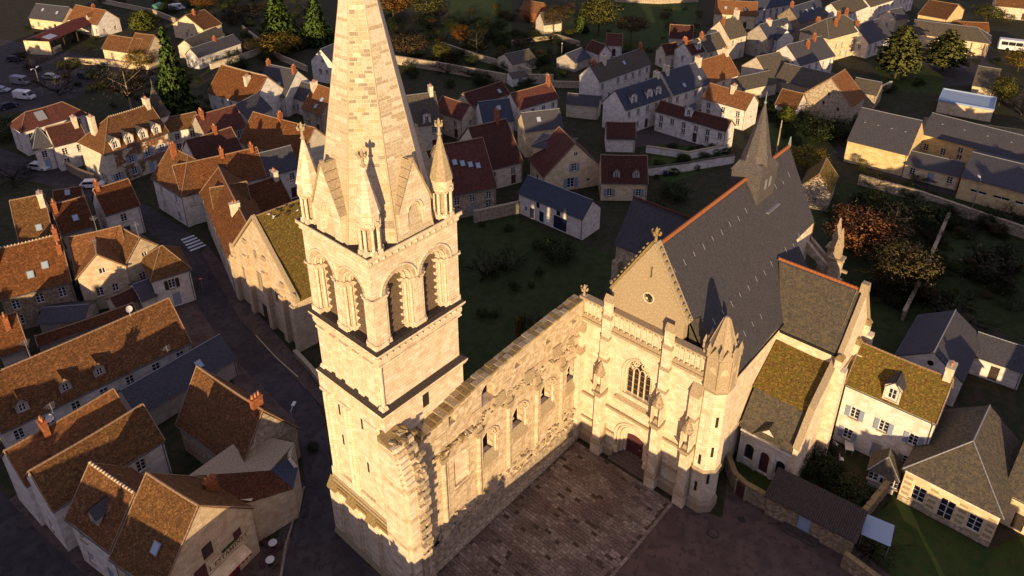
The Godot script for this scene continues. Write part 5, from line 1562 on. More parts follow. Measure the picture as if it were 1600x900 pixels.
	["tiled_house", "red roofed house with one white dormer among grey roofs", 177.13, -92.70, -9.5, 6.10, 5.50, 5.00, 7.48, false, false, "tile_red", "plaster_white", 0, {"dm": [[0.2,"white"]],"ch": [[-0.95,0,1.2,"pots"]]}],
	["tiled_house", "orange roofed house with three rooflights at the top edge", 223.59, -102.87, -62.8, 12.53, 7.10, 4.50, 7.70, false, false, "tile_orange", "plaster_cream", 0, {"sk": [[-0.5,0.4],[0,0.35],[0.45,0.35]],"few": 1}],
	["slate_house", "blue slate roofed house behind the grey town house at the top", 204.31, -82.07, -113.8, 10.37, 5.80, 5.50, 7.82, false, false, "slate_blue", "plaster_white", 0, {"sk": [[0.1,0.5]]}],
	["tiled_house", "small red roof left of the white dormered red house", 174.95, -98.14, -20.7, 4.73, 4.05, 4.00, 6.03, false, false, "tile_red", "plaster", 0, {}],
	["tiled_house", "dark red roofed house at the edge of the green field", 190.64, -103.23, -59.9, 6.41, 5.65, 4.00, 6.83, false, false, "tile_red", "plaster", 0, {}],
	["mansion", "cream brick mansion with hipped slate roof and orange chimneys at top right", 213.91, -69.09, -14.2, 16.39, 9.05, 7.00, 10.62, true, true, "slate_old", "plaster_cream", 0, {"ch": [[-0.3,0.45,1.6,"brick"],[0.1,0.1,1.7,"brick"],[0.75,-0.1,1.5,"brick"],[-0.6,-0.4,1.4,"pots"]],"ridge": "zinc"}],
	["slate_house", "slate roofed house joining the cream mansion at top right", 223.40, -63.17, -11.3, 12.17, 9.45, 4.50, 8.28, false, false, "slate", "plaster_white", 0, {"ch": [[-0.9,0,1.2,"brick"]]}],
	["school_gallery", "long low school gallery with slate roof behind the two evergreens", 242.60, -45.35, -79.1, 19.84, 7.95, 4.00, 6.78, false, true, "slate_old", "plaster_cream", 0, {"posts": 1,"blank": 1}],
	["slate_house", "slate roofed house with two brick chimneys below the cream mansion", 192.32, -68.62, -14.9, 14.02, 9.60, 5.00, 8.84, false, false, "slate", "plaster_white", 0, {"ch": [[-0.1,0.35,1.6,"brick"],[0.5,0.1,1.6,"brick"]]}],
	["slate_house", "grey slate house at the end of the row below the mansion", 179.14, -72.29, -19.1, 7.78, 8.80, 4.00, 7.52, false, false, "slate_old", "plaster", 0, {}],
	["outbuilding", "long dark outbuilding roof beside the rubble barn", 178.70, -61.40, -91.7, 12.44, 8.00, 3.50, 6.30, false, false, "slate_old", "rubble", 0, {"blank": 1}],
	["rubble_barn", "rubble stone barn with orange edged gable and small dark windows", 169.59, -51.77, 179.0, 7.85, 11.15, 4.50, 9.64, false, false, "tile_orange", "rubble", 1, {"few": 1,"gw": 2}],
	["outbuilding", "small brown roofed outbuilding left of the rubble barn", 162.81, -58.58, -88.4, 4.87, 5.90, 3.00, 5.66, false, false, "tile_brown", "plaster_white", 0, {"few": 1}],
	["outbuilding", "low dark roofed outbuilding right of the rubble barn", 182.14, -48.35, -85.1, 5.69, 5.95, 3.50, 5.58, false, false, "slate_old", "rubble", 0, {"blank": 1}],
	["hall", "plain cream hall with large slate roof behind the church garden", 152.95, -35.12, -86.7, 11.05, 12.60, 4.75, 9.47, false, false, "slate", "plaster_yellow", 0, {"blank": 1,"hooks": 1}],
	["school_hall", "long slate roofed hall right of the plain cream hall", 163.99, -21.14, -93.4, 18.25, 8.45, 4.50, 7.46, false, false, "slate", "plaster_yellow", 0, {"hooks": 1}],
	["yellow_hall", "yellow hall with strip windows at the right edge", 151.47, -13.83, -87.7, 11.51, 14.00, 4.50, 6.60, false, false, "slate", "plaster_yellow", 0, {"strip": 1,"blank": 1}],
	["link_building", "low slate link between the cream hall and the yellow hall", 149.98, -24.91, -84.3, 9.23, 5.85, 3.00, 4.46, false, false, "slate", "plaster_cream", 0, {}],
	["pavilion", "small cream pavilion with grey roof beside the blue flat roof", 207.94, -28.71, -83.0, 4.72, 8.60, 3.00, 6.44, false, false, "slate_old", "plaster_cream", 0, {"few": 1}],
	["apartment_block", "yellow apartment block at the top right edge", 254.66, -51.58, -94.0, 8.05, 14.80, 7.00, 9.96, false, false, "tile_brown", "plaster_yellow", 0, {}],
	["town_house", "white row house with grey roof left of the road at top right", 243.93, -76.76, -5.2, 19.03, 7.75, 6.00, 9.10, false, false, "slate_old", "plaster_white", 0, {"ch": [[0.5,0,1.2,"brick"]]}],
	["town_house", "white row house with grey roof at the very top right of the street", 267.04, -72.79, -9.5, 29.80, 8.25, 6.00, 9.30, false, false, "slate_old", "plaster_white", 0, {"ch": [[-0.5,0,1.2,"brick"]]}],
	["tiled_house", "low brown roofed house behind the school gallery", 254.90, -43.40, -60.9, 9.49, 4.70, 3.50, 5.38, false, false, "tile_brown", "plaster", 0, {"few": 1}],
	["tiled_house", "brown roofed house at the top right corner", 293.89, -38.89, -73.7, 11.65, 7.30, 4.00, 6.92, false, false, "tile_brown", "plaster", 0, {"few": 1}],
	["town_house", "grey stone house with blue slate roof behind the cream mansion", 227.61, -83.12, -7.7, 16.53, 7.95, 6.00, 9.58, false, false, "slate_blue", "rubble_grey", 0, {"ch": [[-0.9,0,1.4,"brick"]],"sk": [[-0.2,0.5],[0.2,0.5]]}],
	["slate_house", "dark blue slate roof left of the cream mansion", 204.07, -82.41, -11.5, 12.38, 6.75, 6.00, 9.04, false, false, "slate_blue", "plaster_grey", 0, {"dm": [[0.4,"white"]],"ch": [[-0.4,0.1,1.3,"stone"]]}],
	["gabled_house", "big cream house with broad gable and grey blue shutters behind the lawn", 102.88, -76.96, -120.1, 7.78, 11.59, 3.60, 9.36, false, false, "tile_red", "plaster_cream", 1, {"gw": 3,"shut": "blue_shutter","few": 1}],
	["house_wing", "dark red roofed wing with two small dormers beside the broad cream gable", 106.11, -66.41, -50.4, 8.21, 7.05, 3.80, 7.33, false, false, "tile_red", "plaster_cream", 0, {"dm": [[-0.35,"tile"],[0.5,"tile"]],"shut": "blue_shutter"}],
	["house_wing", "higher cream block joined behind the broad gabled house", 104.27, -80.90, -71.8, 6.55, 5.80, 6.30, 7.32, true, true, "slate", "plaster_cream", 0, {"few": 1}],
	["slate_barn", "white stone barn with blue slate roof and dark doors on the lawn", 90.00, -68.54, -89.8, 13.72, 4.95, 4.20, 6.43, false, false, "slate_blue", "plaster_white", 0, {"barn": 1,"blank": 1}],
	["ruined_house", "ruined rubble house with mossy roof behind the church choir", 126.66, -38.06, -168.4, 7.26, 4.82, 4.00, 6.79, false, false, "tile_moss", "rubble", 1, {"blank": 1}],
	["presbytery", "white presbytery with mossy roof and stone dormer beside the church transept", 75.24, -10.16, -88.4, 8.98, 6.35, 8.40, 11.73, false, false, "tile_moss", "plaster_white", 0, {"dm": [[0.0,"stone"]],"ch": [[0.97,-0.1,1.8,"stone"]],"shut": "blue_shutter","gut": 1}],
	["slate_house", "white gabled slate house with round gable opening behind the presbytery", 91.66, -9.23, -178.7, 10.57, 7.04, 4.00, 6.40, false, false, "slate", "plaster_white", 1, {"occ": 1,"blank": 1}],
	["slate_shed", "long low slate shed at the right edge beyond the presbytery", 97.21, -3.43, -83.8, 5.51, 5.30, 3.00, 4.59, false, false, "slate", "plaster_white", 0, {"few": 1}],
	["pavilion_house", "pavilion with hipped slate roof, striped quoins and double glass doors on the lawn", 73.48, -2.07, 179.3, 10.63, 8.54, 4.45, 7.88, false, true, "slate_old", "plaster_cream", 1, {"glassdoors": 1,"quoins": 1,"blank": 1,"ridge": "zinc"}],
	["house_wing", "slate wing with tall orange chimney right of the striped pavilion", 76.64, 3.75, -91.8, 3.81, 9.30, 4.20, 8.39, false, false, "slate_old", "plaster_cream", 0, {"ch": [[0.0,0.5,2.6,"brick"]],"few": 1,"ridge": "zinc"}],
	["garden_hut", "tiny white garden hut with hipped slate roof between presbytery and pavilion", 69.43, -8.35, -171.1, 2.60, 2.48, 2.40, 3.59, false, true, "slate_old", "plaster_white", 1, {"few": 1}],
	["outbuilding", "low dark tiled row right behind the three-dormer roof", 23.52, -96.63, -11.4, 11.75, 2.40, 2.40, 3.00, false, false, "tile_dark", "plaster_grey", 0, {"blank": 1}],
	["tiled_house", "brown roofed house with brick chimney at the left edge above the long roof", 15.01, -97.03, -10.1, 2.86, 6.20, 5.00, 8.10, false, false, "tile_brown", "plaster_grey", 0, {"ch": [[0.2,0.3,1.6,"brick"]],"blank": 1}],
	["yard_shed", "small shed with dark red roof beside the satellite dish", 29.08, -98.28, 0.5, 3.12, 3.15, 2.60, 3.55, false, false, "tile_red", "plaster", 0, {"blank": 1}],
	["yard_shed", "small flat slate roofed shed beside the white corner house", 31.75, -97.78, -6.2, 2.00, 5.00, 3.00, 4.25, false, false, "slate", "plaster_white", 0, {"blank": 1}],
	["yard_shed", "low dark lean-to in the yard at the left", 22.90, -101.40, -41.9, 5.89, 4.00, 2.40, 3.20, false, false, "slate", "plaster_grey", 0, {"blank": 1}],
	["garden_shed", "grey garden shed left of the small lamp post at the top", 146.92, -127.52, -15.3, 7.77, 6.95, 2.60, 4.34, false, false, "slate_old", "plaster", 0, {"few": 1}],
	["garden_shed", "blue roofed garden shed beside the tiny red garden houses", 157.41, -116.54, 1.3, 7.06, 5.90, 2.60, 4.37, false, false, "slate_blue", "plaster_grey", 0, {"few": 1}],
	["garden_shed", "pale low garden shed above the gate pillars", 137.25, -119.16, -23.3, 4.46, 3.70, 2.40, 3.14, false, false, "slate_old", "plaster_white", 0, {"few": 1}],
	["outbuilding", "dark open roofed shed right of the bright orange roof", 169.17, -71.45, -20.6, 11.34, 6.25, 3.20, 5.08, false, false, "slate_old", "plaster", 0, {"blank": 1}],
	["outbuilding", "grey outbuilding roof behind the bright orange roof", 184.34, -72.25, -99.7, 8.49, 4.80, 4.00, 5.92, false, false, "slate_old", "plaster", 0, {"few": 1}],
	["slate_house", "small slate roof behind the school gallery end", 252.97, -63.90, -19.5, 6.10, 5.50, 4.00, 6.20, false, false, "slate", "plaster", 0, {"few": 1}],
	["town_house", "blue slate town house at the top edge right of the orange roof", 234.40, -99.43, -20.4, 22.13, 6.55, 5.00, 7.62, false, false, "slate_blue", "plaster_white", 0, {}],
]

var cache := {}

func window_mesh(w: float, h: float, kind: String) -> Array:
	var key := "%s_%.2f_%.2f" % [kind, w, h]
	if cache.has(key):
		return cache[key]
	var m := MB.new()
	var f := 0.07
	m.bx(-w / 2, 0, -0.05, -w / 2 + f, h, 0.03); m.bx(w / 2 - f, 0, -0.05, w / 2, h, 0.03)
	m.bx(-w / 2 + f, 0, -0.05, w / 2 - f, f, 0.03); m.bx(-w / 2 + f, h - f, -0.05, w / 2 - f, h, 0.03)
	if w > 0.6:
		m.bx(-0.045, f, -0.04, 0.045, h - f, 0.035)
	if h > 0.9:
		var k := 2 if h < 1.4 else 3
		for i in range(1, k):
			m.bx(-w / 2 + f, h * i / k - 0.02, -0.04, w / 2 - f, h * i / k + 0.02, 0.025)
	var p := MB.new()
	p.wall(Vector3(0, 0, -0.02), Vector3(1, 0, 0), Vector3(0, 0, 1), rect(-w / 2 + 0.02, 0.02, w / 2 - 0.02, h - 0.02), [], 0.0)
	var s := MB.new()
	s.bx(-w / 2 - 0.1, -0.12, -0.1, w / 2 + 0.1, -0.002, 0.26)
	cache[key] = [m.mesh(), p.mesh(), s.mesh()]
	return cache[key]

# a window set into an opening; b turns local z outwards
func add_window(t: Node3D, p: Vector3, b: Basis, w: float, h: float, shut: String, sill := true, frame := "white_paint") -> void:
	var k := window_mesh(w, h, "window")
	var o := mi(k[0], "window", M[frame], t)
	o.transform = Transform3D(b, p)
	var g := mi(k[1], "pane", M.glass, o)
	if sill:
		mi(k[2], "sill", M.weathered_stone, o)
	if shut != "":
		var key := "shutter_%.2f_%.2f" % [w, h]
		if not cache.has(key):
			var m := MB.new()
			m.bx(-w / 4, 0, 0, w / 4, h, 0.05)
			for i in 6:
				m.box(Vector3(0, h * (i + 0.6) / 6.2, 0.055), Vector3(w * 0.4, h * 0.09, 0.03))
			cache[key] = m.mesh()
		for s in [-1.0, 1.0]:
			var q := mi(cache[key], "shutter", M[shut], t)
			q.transform = Transform3D(b, p + b.x * s * (w * 0.77) + b.z * 0.17)

func chimney(t: Node3D, p: Vector3, h: float, kind: String) -> void:
	var m := MB.new()
	var sx := 0.29
	var sz := 0.45
	if kind == "stone":
		sx = 0.38
		sz = 0.72
	if kind == "pots":
		sx = 0.26
		sz = 0.62
	m.bx(p.x - sx, p.y - 1.6, p.z - sz, p.x + sx, p.y + h - 0.22, p.z + sz)
	m.bx(p.x - sx - 0.05, p.y + h - 0.22, p.z - sz - 0.05, p.x + sx + 0.05, p.y + h, p.z + sz + 0.05)
	var c := part(m, "chimney", M.brick if kind == "brick" else (M.plaster if kind == "stone" else M.brick), t)
	var n_ := 2 if kind != "pots" else 3
	for i in n_:
		m = MB.new()
		var z := (i - (n_ - 1) * 0.5) * 0.38
		m.facets(p + Vector3(0, h, z), [[0, 0.13], [0.42, 0.1], [0.46, 0.125]], 8, 0.0)
		part(m, "chimney_pot", M.terracotta, c)

func antenna(t: Node3D, p: Vector3) -> void:
	var m := MB.new()
	m.tube(p - UP * 0.3, p + UP * 2.6, 0.035, 0.025, 5)
	for i in 4:
		m.tube(p + Vector3(-0.55 + 0.1 * i, 2.1 + 0.0 * i, -0.35 + 0.24 * i), p + Vector3(0.55 - 0.1 * i, 2.1, -0.35 + 0.24 * i), 0.014, 0.014, 4)
	m.tube(p + Vector3(0, 2.1, -0.45), p + Vector3(0, 2.1, 0.5), 0.018, 0.018, 4)
	m.tube(p + Vector3(-0.4, 2.5, 0), p + Vector3(0.4, 2.5, 0), 0.014, 0.014, 4)
	part(m, "antenna", M.galvanised, t)

func dish(t: Node3D, p: Vector3) -> void:
	var m := MB.new()
	var d := Vector3(0.2, 0.35, 0.9).normalized()
	var x := d.cross(UP).normalized()
	var y := x.cross(d)
	var last := []
	for r in 4:
		var now := []
		for i in 13:
			var a := TAU * i / 12
			var q := 0.42 * r / 3.0
			now.append(p + UP * 1.0 + (x * cos(a) + y * sin(a)) * q + d * (q * q * 0.6))
		if r > 0:
			for i in 12:
				m.poly([last[i], last[i + 1], now[i + 1], now[i]], d)
		last = now
	m.tube(p - UP * 0.3, p + UP * 1.0, 0.04, 0.04, 5)
	part(m, "satellite_dish", M.dish_white, t)

# dormer on the slope that faces +z
func dormer(t: Node3D, x: float, kind: String, W: float, he: float, hr: float, roofm: Material) -> void:
	var pitch := (hr - he) / (W * 0.5)
	var zf := W * 0.5 - 0.55
	var big := kind in ["stone", "oval", "white"]
	var w := 0.62 if not big else 0.72
	var y0 := he + pitch * 0.55 - 0.1
	if kind in ["stone", "oval"]:
		zf = W * 0.5 - 0.1
		y0 = he + 0.05
	var h := 1.25 if not big else 1.6
	var top := 0.75
	var back := (y0 + h + top - he) / pitch
	var m := MB.new()
	var wallm: Material = M.plaster_white if kind in ["white", "oval", "stone"] else M.plaster_grey
	var hole := rect(x - w * 0.55, y0 + 0.2, x + w * 0.55, y0 + h - 0.1)
	m.wall(Vector3(0, 0, zf), Vector3(1, 0, 0), Vector3(0, 0, 1), PackedVector2Array([Vector2(x - w, y0), Vector2(x + w, y0), Vector2(x + w, y0 + h), Vector2(x, y0 + h + top), Vector2(x - w, y0 + h)]), [hole], 0.12)
	var zb := W * 0.5 - (y0 + h - he) / pitch
	for s in [-1.0, 1.0]:
		m.poly([Vector3(x + s * w, y0, zf), Vector3(x + s * w, y0 + h, zf), Vector3(x + s * w, y0 + h, zb - 0.1), Vector3(x + s * w, y0, minf(zf, W * 0.5 - (y0 - he) / pitch))], Vector3(s, 0, 0))
	var d := part(m, "dormer", wallm, t)
	if kind in ["stone", "oval", "white"]:
		m = MB.new()
		for s in [-1.0, 1.0]:
			m.bx(x + s * w - 0.1, y0, zf - 0.05, x + s * w + 0.1, y0 + h, zf + 0.1)
			m.slab(Vector3(x, 0, zf - 0.05), Vector3(s, 0, 0), UP, PackedVector2Array([Vector2(0, y0 + h + top + 0.06), Vector2(0, y0 + h + top - 0.12), Vector2(w + 0.15, y0 + h - 0.05), Vector2(w + 0.15, y0 + h + 0.1)]), Vector3(0, 0, 0.18))
		m.bx(x - w - 0.12, y0 - 0.12, zf - 0.05, x + w + 0.12, y0 + 0.02, zf + 0.14)
		part(m, "surround", M.white_paint if kind == "white" else M.mortar, d)
	for s in [-1.0, 1.0]:
		m = MB.new()
		var a := Vector3(x + s * (w + 0.16), y0 + h - 0.16, zf + 0.18)
		var b := Vector3(x, y0 + h + top + 0.05, zf + 0.18)
		var c := Vector3(x, y0 + h + top + 0.05, W * 0.5 - back - 0.1)
		var e := Vector3(x + s * (w + 0.16), y0 + h - 0.16, zb - 0.15)
		var up := Vector3(s * top, w, 0).normalized() * 0.07
		m.solid([[a, b, c, e], [a + up, b + up, c + up, e + up], [a, b, b + up, a + up], [a, e, e + up, a + up]])
		part(m, "dormer_roof", M.slate if kind in ["slate", "white", "oval", "stone"] else roofm, d)
	add_window(d, Vector3(x, y0 + 0.2, zf - 0.1), Basis.IDENTITY, w * 1.1, h - 0.3, "", false)

func skylight(t: Node3D, x: float, f: float, W: float, he: float, hr: float) -> void:
	var run := Vector3(0, hr - he, -W * 0.5)
	var nn := Vector3(0, W * 0.5, hr - he).normalized()
	var p := Vector3(x, he, W * 0.5) + run * f + nn * 0.09
	var b := Basis(Vector3(1, 0, 0), nn, Vector3(1, 0, 0).cross(nn))
	var m := MB.new()
	m.box(p, Vector3(0.85, 0.1, 1.05), b)
	var s := part(m, "rooflight", M.zinc, t)
	m = MB.new()
	m.box(p + nn * 0.06, Vector3(0.68, 0.02, 0.88), b)
	part(m, "pane", M.pool_blue, s)

func house(d: Array) -> Node3D:
	var L: float = d[5]
	var W: float = d[6]
	var he: float = d[7]
	var hr: float = d[8]
	var o: Dictionary = d[14]
	var gab: bool = d[13] == 1
	var cat := "house"
	for k in ["barn", "church", "shed", "hall", "pavilion", "hut", "inn", "outbuilding", "gallery", "building", "block"]:
		if d[0].ends_with(k):
			cat = k
	var t := thing(d[0], d[1], cat, Vector3(d[2], 0, d[3]), deg_to_rad(d[4]), "houses of the town")
	var rg := RandomNumberGenerator.new()
	rg.seed = int(absf(d[2]) * 131 + absf(d[3]) * 17)
	var rname: String = d[11]
	if rname == "tile_brown":
		rname = ["tile_brown", "tile_brown_1", "tile_brown_2", "tile_brown_3"][rg.randi() % 4]
	if rname == "tile_red" and rg.randf() < 0.5:
		rname = "tile_red_1"
	var rm: Material = M[rname]
	var sag: float = (0.09 if not d[11].begins_with("slate") else 0.03) * clampf(d[5] / 10.0, 0.3, 1.0)
	var wm: Material = M[d[12]]
	var slate: bool = d[11].begins_with("slate")
	var hx := L / 2
	var hz := W / 2
	var shut: String = o.get("shut", "")
	# openings: front and the two ends
	var wins := []   # [face, x, y, w, h, kind]
	if not o.has("blank"):
		var rows := [0.95] if he < 4.4 else [0.95, he - 2.35]
		if he > 6.8:
			rows = [0.95, he * 0.5 - 0.1]
		var cols := maxi(1, int(L / (2.7 if not o.has("few") else 4.6)))
		for r in rows.size():
			for c in cols:
				var x := -hx + L * (c + 0.5) / cols + rg.randf_range(-0.15, 0.15)
				if rg.randf() < (0.35 if o.has("few") else 0.12):
					continue
				if r == 0 and c == cols / 2:
					wins.append([0, x, 0.12, 1.0, 2.1, "door"])
				else:
					wins.append([0, x, rows[r], 0.95, 1.45, "window"])
			for face in [1, 2]:
				if gab and face == 1 or o.has("noends"):
					continue
				var n2 := maxi(1, int(W / 3.4))
				for c in n2:
					if rg.randf() < 0.45:
						wins.append([face, -hz + W * (c + 0.5) / n2, rows[r], 0.85, 1.25, "window"])
	if o.has("gw") or (gab and not o.has("blank")):
		var g: int = o.get("gw", 1)
		if g == 3:
			wins.append([1, 0.0, he + 0.2, 0.95, 1.6, "window"])
			wins.append([1, 0.2, he + 3.2, 0.7, 0.8, "window"])
			wins.append([1, -0.6, 0.5, 1.4, 2.0, "window"])
			wins.append([1, 3.0, 1.2, 0.6, 0.6, "window"])
		elif g == 2:
			for q in [[0.2, 5.6], [-0.6, 3.4], [2.8, 2.6]]:
				wins.append([1, q[0], q[1], 0.5, 0.8, "dark"])
		else:
			wins.append([1, 0.1, he - 0.3 if he > 5 else he - 1.6, 0.75, 0.9, "window"])
			wins.append([1, -0.9, 2.2 if he > 5 else 0.9, 0.95, 1.4, "window"])
			wins.append([1, 1.1, 2.4 if he > 5 else 0.9, 0.8, 1.2, "window"])
	if o.has("strip"):
		for x in [-2.6, 1.0, 4.4]:
			wins.append([0, x, 2.0, 2.6, 0.55, "window"])
	if o.has("barn"):
		wins.append([0, -3.9, 0.1, 0.9, 2.0, "navy"]); wins.append([0, -1.8, 0.1, 1.0, 2.1, "navy"]); wins.append([0, 2.2, 0.1, 2.8, 2.5, "navy"])
		wins.append([0, -2.6, 2.6, 0.7, 1.1, "navy"]); wins.append([0, 1.8, 2.7, 0.8, 1.2, "navy"]); wins.append([0, -5.3, 1.0, 0.5, 0.9, "window"])
	if o.has("glassdoors"):
		for z in [-2.6, 2.55]:
			wins.append([1, z, 0.95, 1.25, 1.95, "window"])
		wins.append([1, 0.0, 0.35, 1.35, 2.75, "window"])
	var faces := [[Vector3(0, 0, hz), Vector3(1, 0, 0), Vector3(0, 0, 1), hx], [Vector3(hx, 0, 0), Vector3(0, 0, -1), Vector3(1, 0, 0), hz], [Vector3(-hx, 0, 0), Vector3(0, 0, 1), Vector3(-1, 0, 0), hz], [Vector3(0, 0, -hz), Vector3(-1, 0, 0), Vector3(0, 0, -1), hx]]
	var m := MB.new()
	for f in 4:
		var half: float = faces[f][3]
		var outl := rect(-half, -0.3, half, he)
		if f == 1 and not d[10] or f == 2 and not d[9]:
			outl = PackedVector2Array([Vector2(-half, -0.3), Vector2(half, -0.3), Vector2(half, he), Vector2(0, hr - 0.06), Vector2(-half, he)])
		var holes := []
		for w in wins:
			if w[0] == f:
				holes.append(rect(w[1] - w[3] / 2, w[2], w[1] + w[3] / 2, w[2] + w[4]))
		m.wall(faces[f][0], faces[f][1], faces[f][2], outl, holes, 0.18)
	part(m, "wall", wm, t)
	for w in wins:
		var fc: Array = faces[w[0]]
		var b := Basis(fc[1], UP, fc[2])
		var p: Vector3 = fc[0] + fc[1] * w[1] + UP * w[2] - fc[2] * 0.14
		if w[5] == "window":
			add_window(t, p, b, w[3], w[4], shut if w[4] > 1.1 else "", w[4] > 0.9)
		else:
			m = MB.new()
			m.box(p + UP * w[4] * 0.5, Vector3(w[3], w[4], 0.06), b)
			var dr := part(m, "door", M.navy_door if w[5] == "navy" else (M.lead_glass if w[5] == "dark" else [M.dark_wood, M.blue_door, M.grey_paint, M.red_door][rg.randi() % 4]), t)
			if w[5] == "door":
				m = MB.new()
				m.box(p + UP * 1.0 + b.x * 0.36 + b.z * 0.06, Vector3(0.05, 0.14, 0.06), b)
				part(m, "handle", M.galvanised, dr)
	# roof
	var eo := 0.28
	var pitch := (hr - he) / hz
	var ye := he - eo * pitch + 0.12
	var ze := hz + eo
	var ry := hr + 0.12
	var ra := -hx - 0.1
	var rb := hx + 0.1
	var ea := ra
	var eb := rb
	if d[9]:
		ra = minf(-hx + hz * 0.95, -0.15)
		ea = -hx - eo
	if d[10]:
		rb = maxf(hx - hz * 0.95, 0.15)
		eb = hx + eo
	roof_slope(t, [Vector3(ea, ye, ze), Vector3(eb, ye, ze), Vector3(rb, ry, 0), Vector3(ra, ry, 0)], rm, "roof_slope", 0.13, sag, rg.randi() % 99)
	roof_slope(t, [Vector3(eb, ye, -ze), Vector3(ea, ye, -ze), Vector3(ra, ry, 0), Vector3(rb, ry, 0)], rm, "roof_slope", 0.13, sag, rg.randi() % 99)
	if d[9]:
		roof_slope(t, [Vector3(ea, ye, -ze), Vector3(ea, ye, ze), Vector3(ra, ry, 0.01), Vector3(ra, ry, -0.01)], rm, "roof_slope", 0.13, 0.0)
		ridge_tiles(t, Vector3(ea, ye + 0.05, ze), Vector3(ra, ry + 0.03, 0), M.zinc if slate else M.ridge_mortar, 0.07)
		ridge_tiles(t, Vector3(ea, ye + 0.05, -ze), Vector3(ra, ry + 0.03, 0), M.zinc if slate else M.ridge_mortar, 0.07)
	if d[10]:
		roof_slope(t, [Vector3(eb, ye, ze), Vector3(eb, ye, -ze), Vector3(rb, ry, -0.01), Vector3(rb, ry, 0.01)], rm, "roof_slope", 0.13, 0.0)
		ridge_tiles(t, Vector3(eb, ye + 0.05, ze), Vector3(rb, ry + 0.03, 0), M.zinc if slate else M.ridge_mortar, 0.07)
		ridge_tiles(t, Vector3(eb, ye + 0.05, -ze), Vector3(rb, ry + 0.03, 0), M.zinc if slate else M.ridge_mortar, 0.07)
	var rk: String = o.get("ridge", "zinc" if slate else "mortar")
	ridge_tiles(t, Vector3(ra, ry + 0.02, 0), Vector3(rb, ry + 0.02, 0), M.zinc if rk == "zinc" else M.ridge_mortar, 0.07 if rk == "zinc" else (0.15 if rk == "scallop" else 0.12), 0.4, false, sag)
	if rk == "scallop":
		m = MB.new()
		for i in int((rb - ra) / 0.42):
			m.ball(Vector3(ra + 0.2 + i * 0.42, ry + 0.14 - sag * 1.35 * sin(PI * (i * 0.42) / (rb - ra)), 0), Vector3(0.09, 0.12, 0.17), 6, 4)
		part(m, "ridge_crest", M.mortar, t)
	# verges and gutter
	m = MB.new()
	m.tube(Vector3(ea, ye - 0.1, ze + 0.05), Vector3(eb, ye - 0.1, ze + 0.05), 0.07, 0.07, 6)
	m.tube(Vector3(eb - 0.25, ye - 0.1, ze + 0.05), Vector3(hx - 0.2, ye - 0.7, hz + 0.06), 0.045, 0.045, 5)
	m.tube(Vector3(hx - 0.2, ye - 0.7, hz + 0.06), Vector3(hx - 0.2, 0, hz + 0.06), 0.045, 0.045, 5)
	part(m, "gutter", M.gutter_metal, t)
	if not slate:
		for e in [[ra, d[9]], [rb, d[10]]]:
			if not e[1]:
				for s in [-1.0, 1.0]:
					ridge_tiles(t, Vector3(e[0], ye + 0.02, s * ze), Vector3(e[0], ry + 0.02, 0), M.ridge_mortar, 0.07)
	for c in o.get("ch", []):
		var x: float = c[0] * (hx - 0.3)
		var z: float = c[1] * hz
		chimney(t, Vector3(x, hr - pitch * absf(z), z), c[2], c[3])
	for c in o.get("dm", []):
		dormer(t, c[0] * hx, c[1], W, he, hr, rm)
	for c in o.get("sk", []):
		skylight(t, c[0] * hx, c[1], W, he + 0.12, hr + 0.12)
	for c in o.get("ant", []):
		antenna(t, Vector3(c * hx, hr, 0.0))
	if o.has("dish"):
		dish(t, Vector3(o["dish"] * hx, hr, 0.1))
	if o.has("panel"):
		m = MB.new()
		var nn := Vector3(0, hz, hr - he).normalized()
		m.box(Vector3(o["panel"] * hx, (he + hr) * 0.5 + 0.25, hz * 0.5) , Vector3(1.8, 0.06, 2.2), Basis(Vector3(1, 0, 0), nn, Vector3(1, 0, 0).cross(nn)))
		part(m, "roof_panel", M.zinc, t)
	if o.has("hooks"):
		for i in 4:
			m = MB.new()
			m.box(Vector3(-hx * 0.7 + i * hx * 0.45, hr - pitch * hz * 0.42 + 0.18, hz * 0.42), Vector3(0.3, 0.12, 0.3))
			part(m, "roof_vent", M.galvanised, t)
	if o.has("occ"):
		m = MB.new()
		m.facets(Vector3(0, 0, 0), [[0, 0.5], [0.08, 0.5]], 14, 0.0)
		var oc := part(m, "round_opening", M.mortar, t)
		oc.transform = Transform3D(Basis(Vector3(0, 0, 1), PI / -2) , Vector3(hx + 0.01, he + 0.9, 0))
		m = MB.new()
		m.facets(Vector3(0, 0.03, 0), [[0, 0.36], [0.08, 0.36]], 14, 0.0)
		part(m, "dark_pane", M.glass, oc)
	if o.has("nave"):
		# street front of the old hall: flat buttresses, blind arch, lancets, doorway
		var b := Basis(Vector3(0, 0, -1), UP, Vector3(1, 0, 0))
		for q in [[-7.9, 9.0], [-3.6, 11.5], [1.4, 11.0], [5.4, 8.8], [8.1, 8.6]]:
			m = MB.new()
			m.box(Vector3(hx + 0.3, q[1] * 0.42, 0) + b.x * q[0], Vector3(0.9, q[1] * 0.84, 0.7), b)
			m.box(Vector3(hx + 0.14, q[1] * 0.9, 0) + b.x * q[0], Vector3(0.9, q[1] * 0.2, 0.36), b)
			part(m, "buttress", wm, t)
			m = MB.new()
			m.frus(Vector3(hx + 0.15, q[1], 0) + b.x * q[0], 0.24, 0.5, 0.05, 0.4, 0.5)
			part(m, "weathering", M.weathered_stone, t)
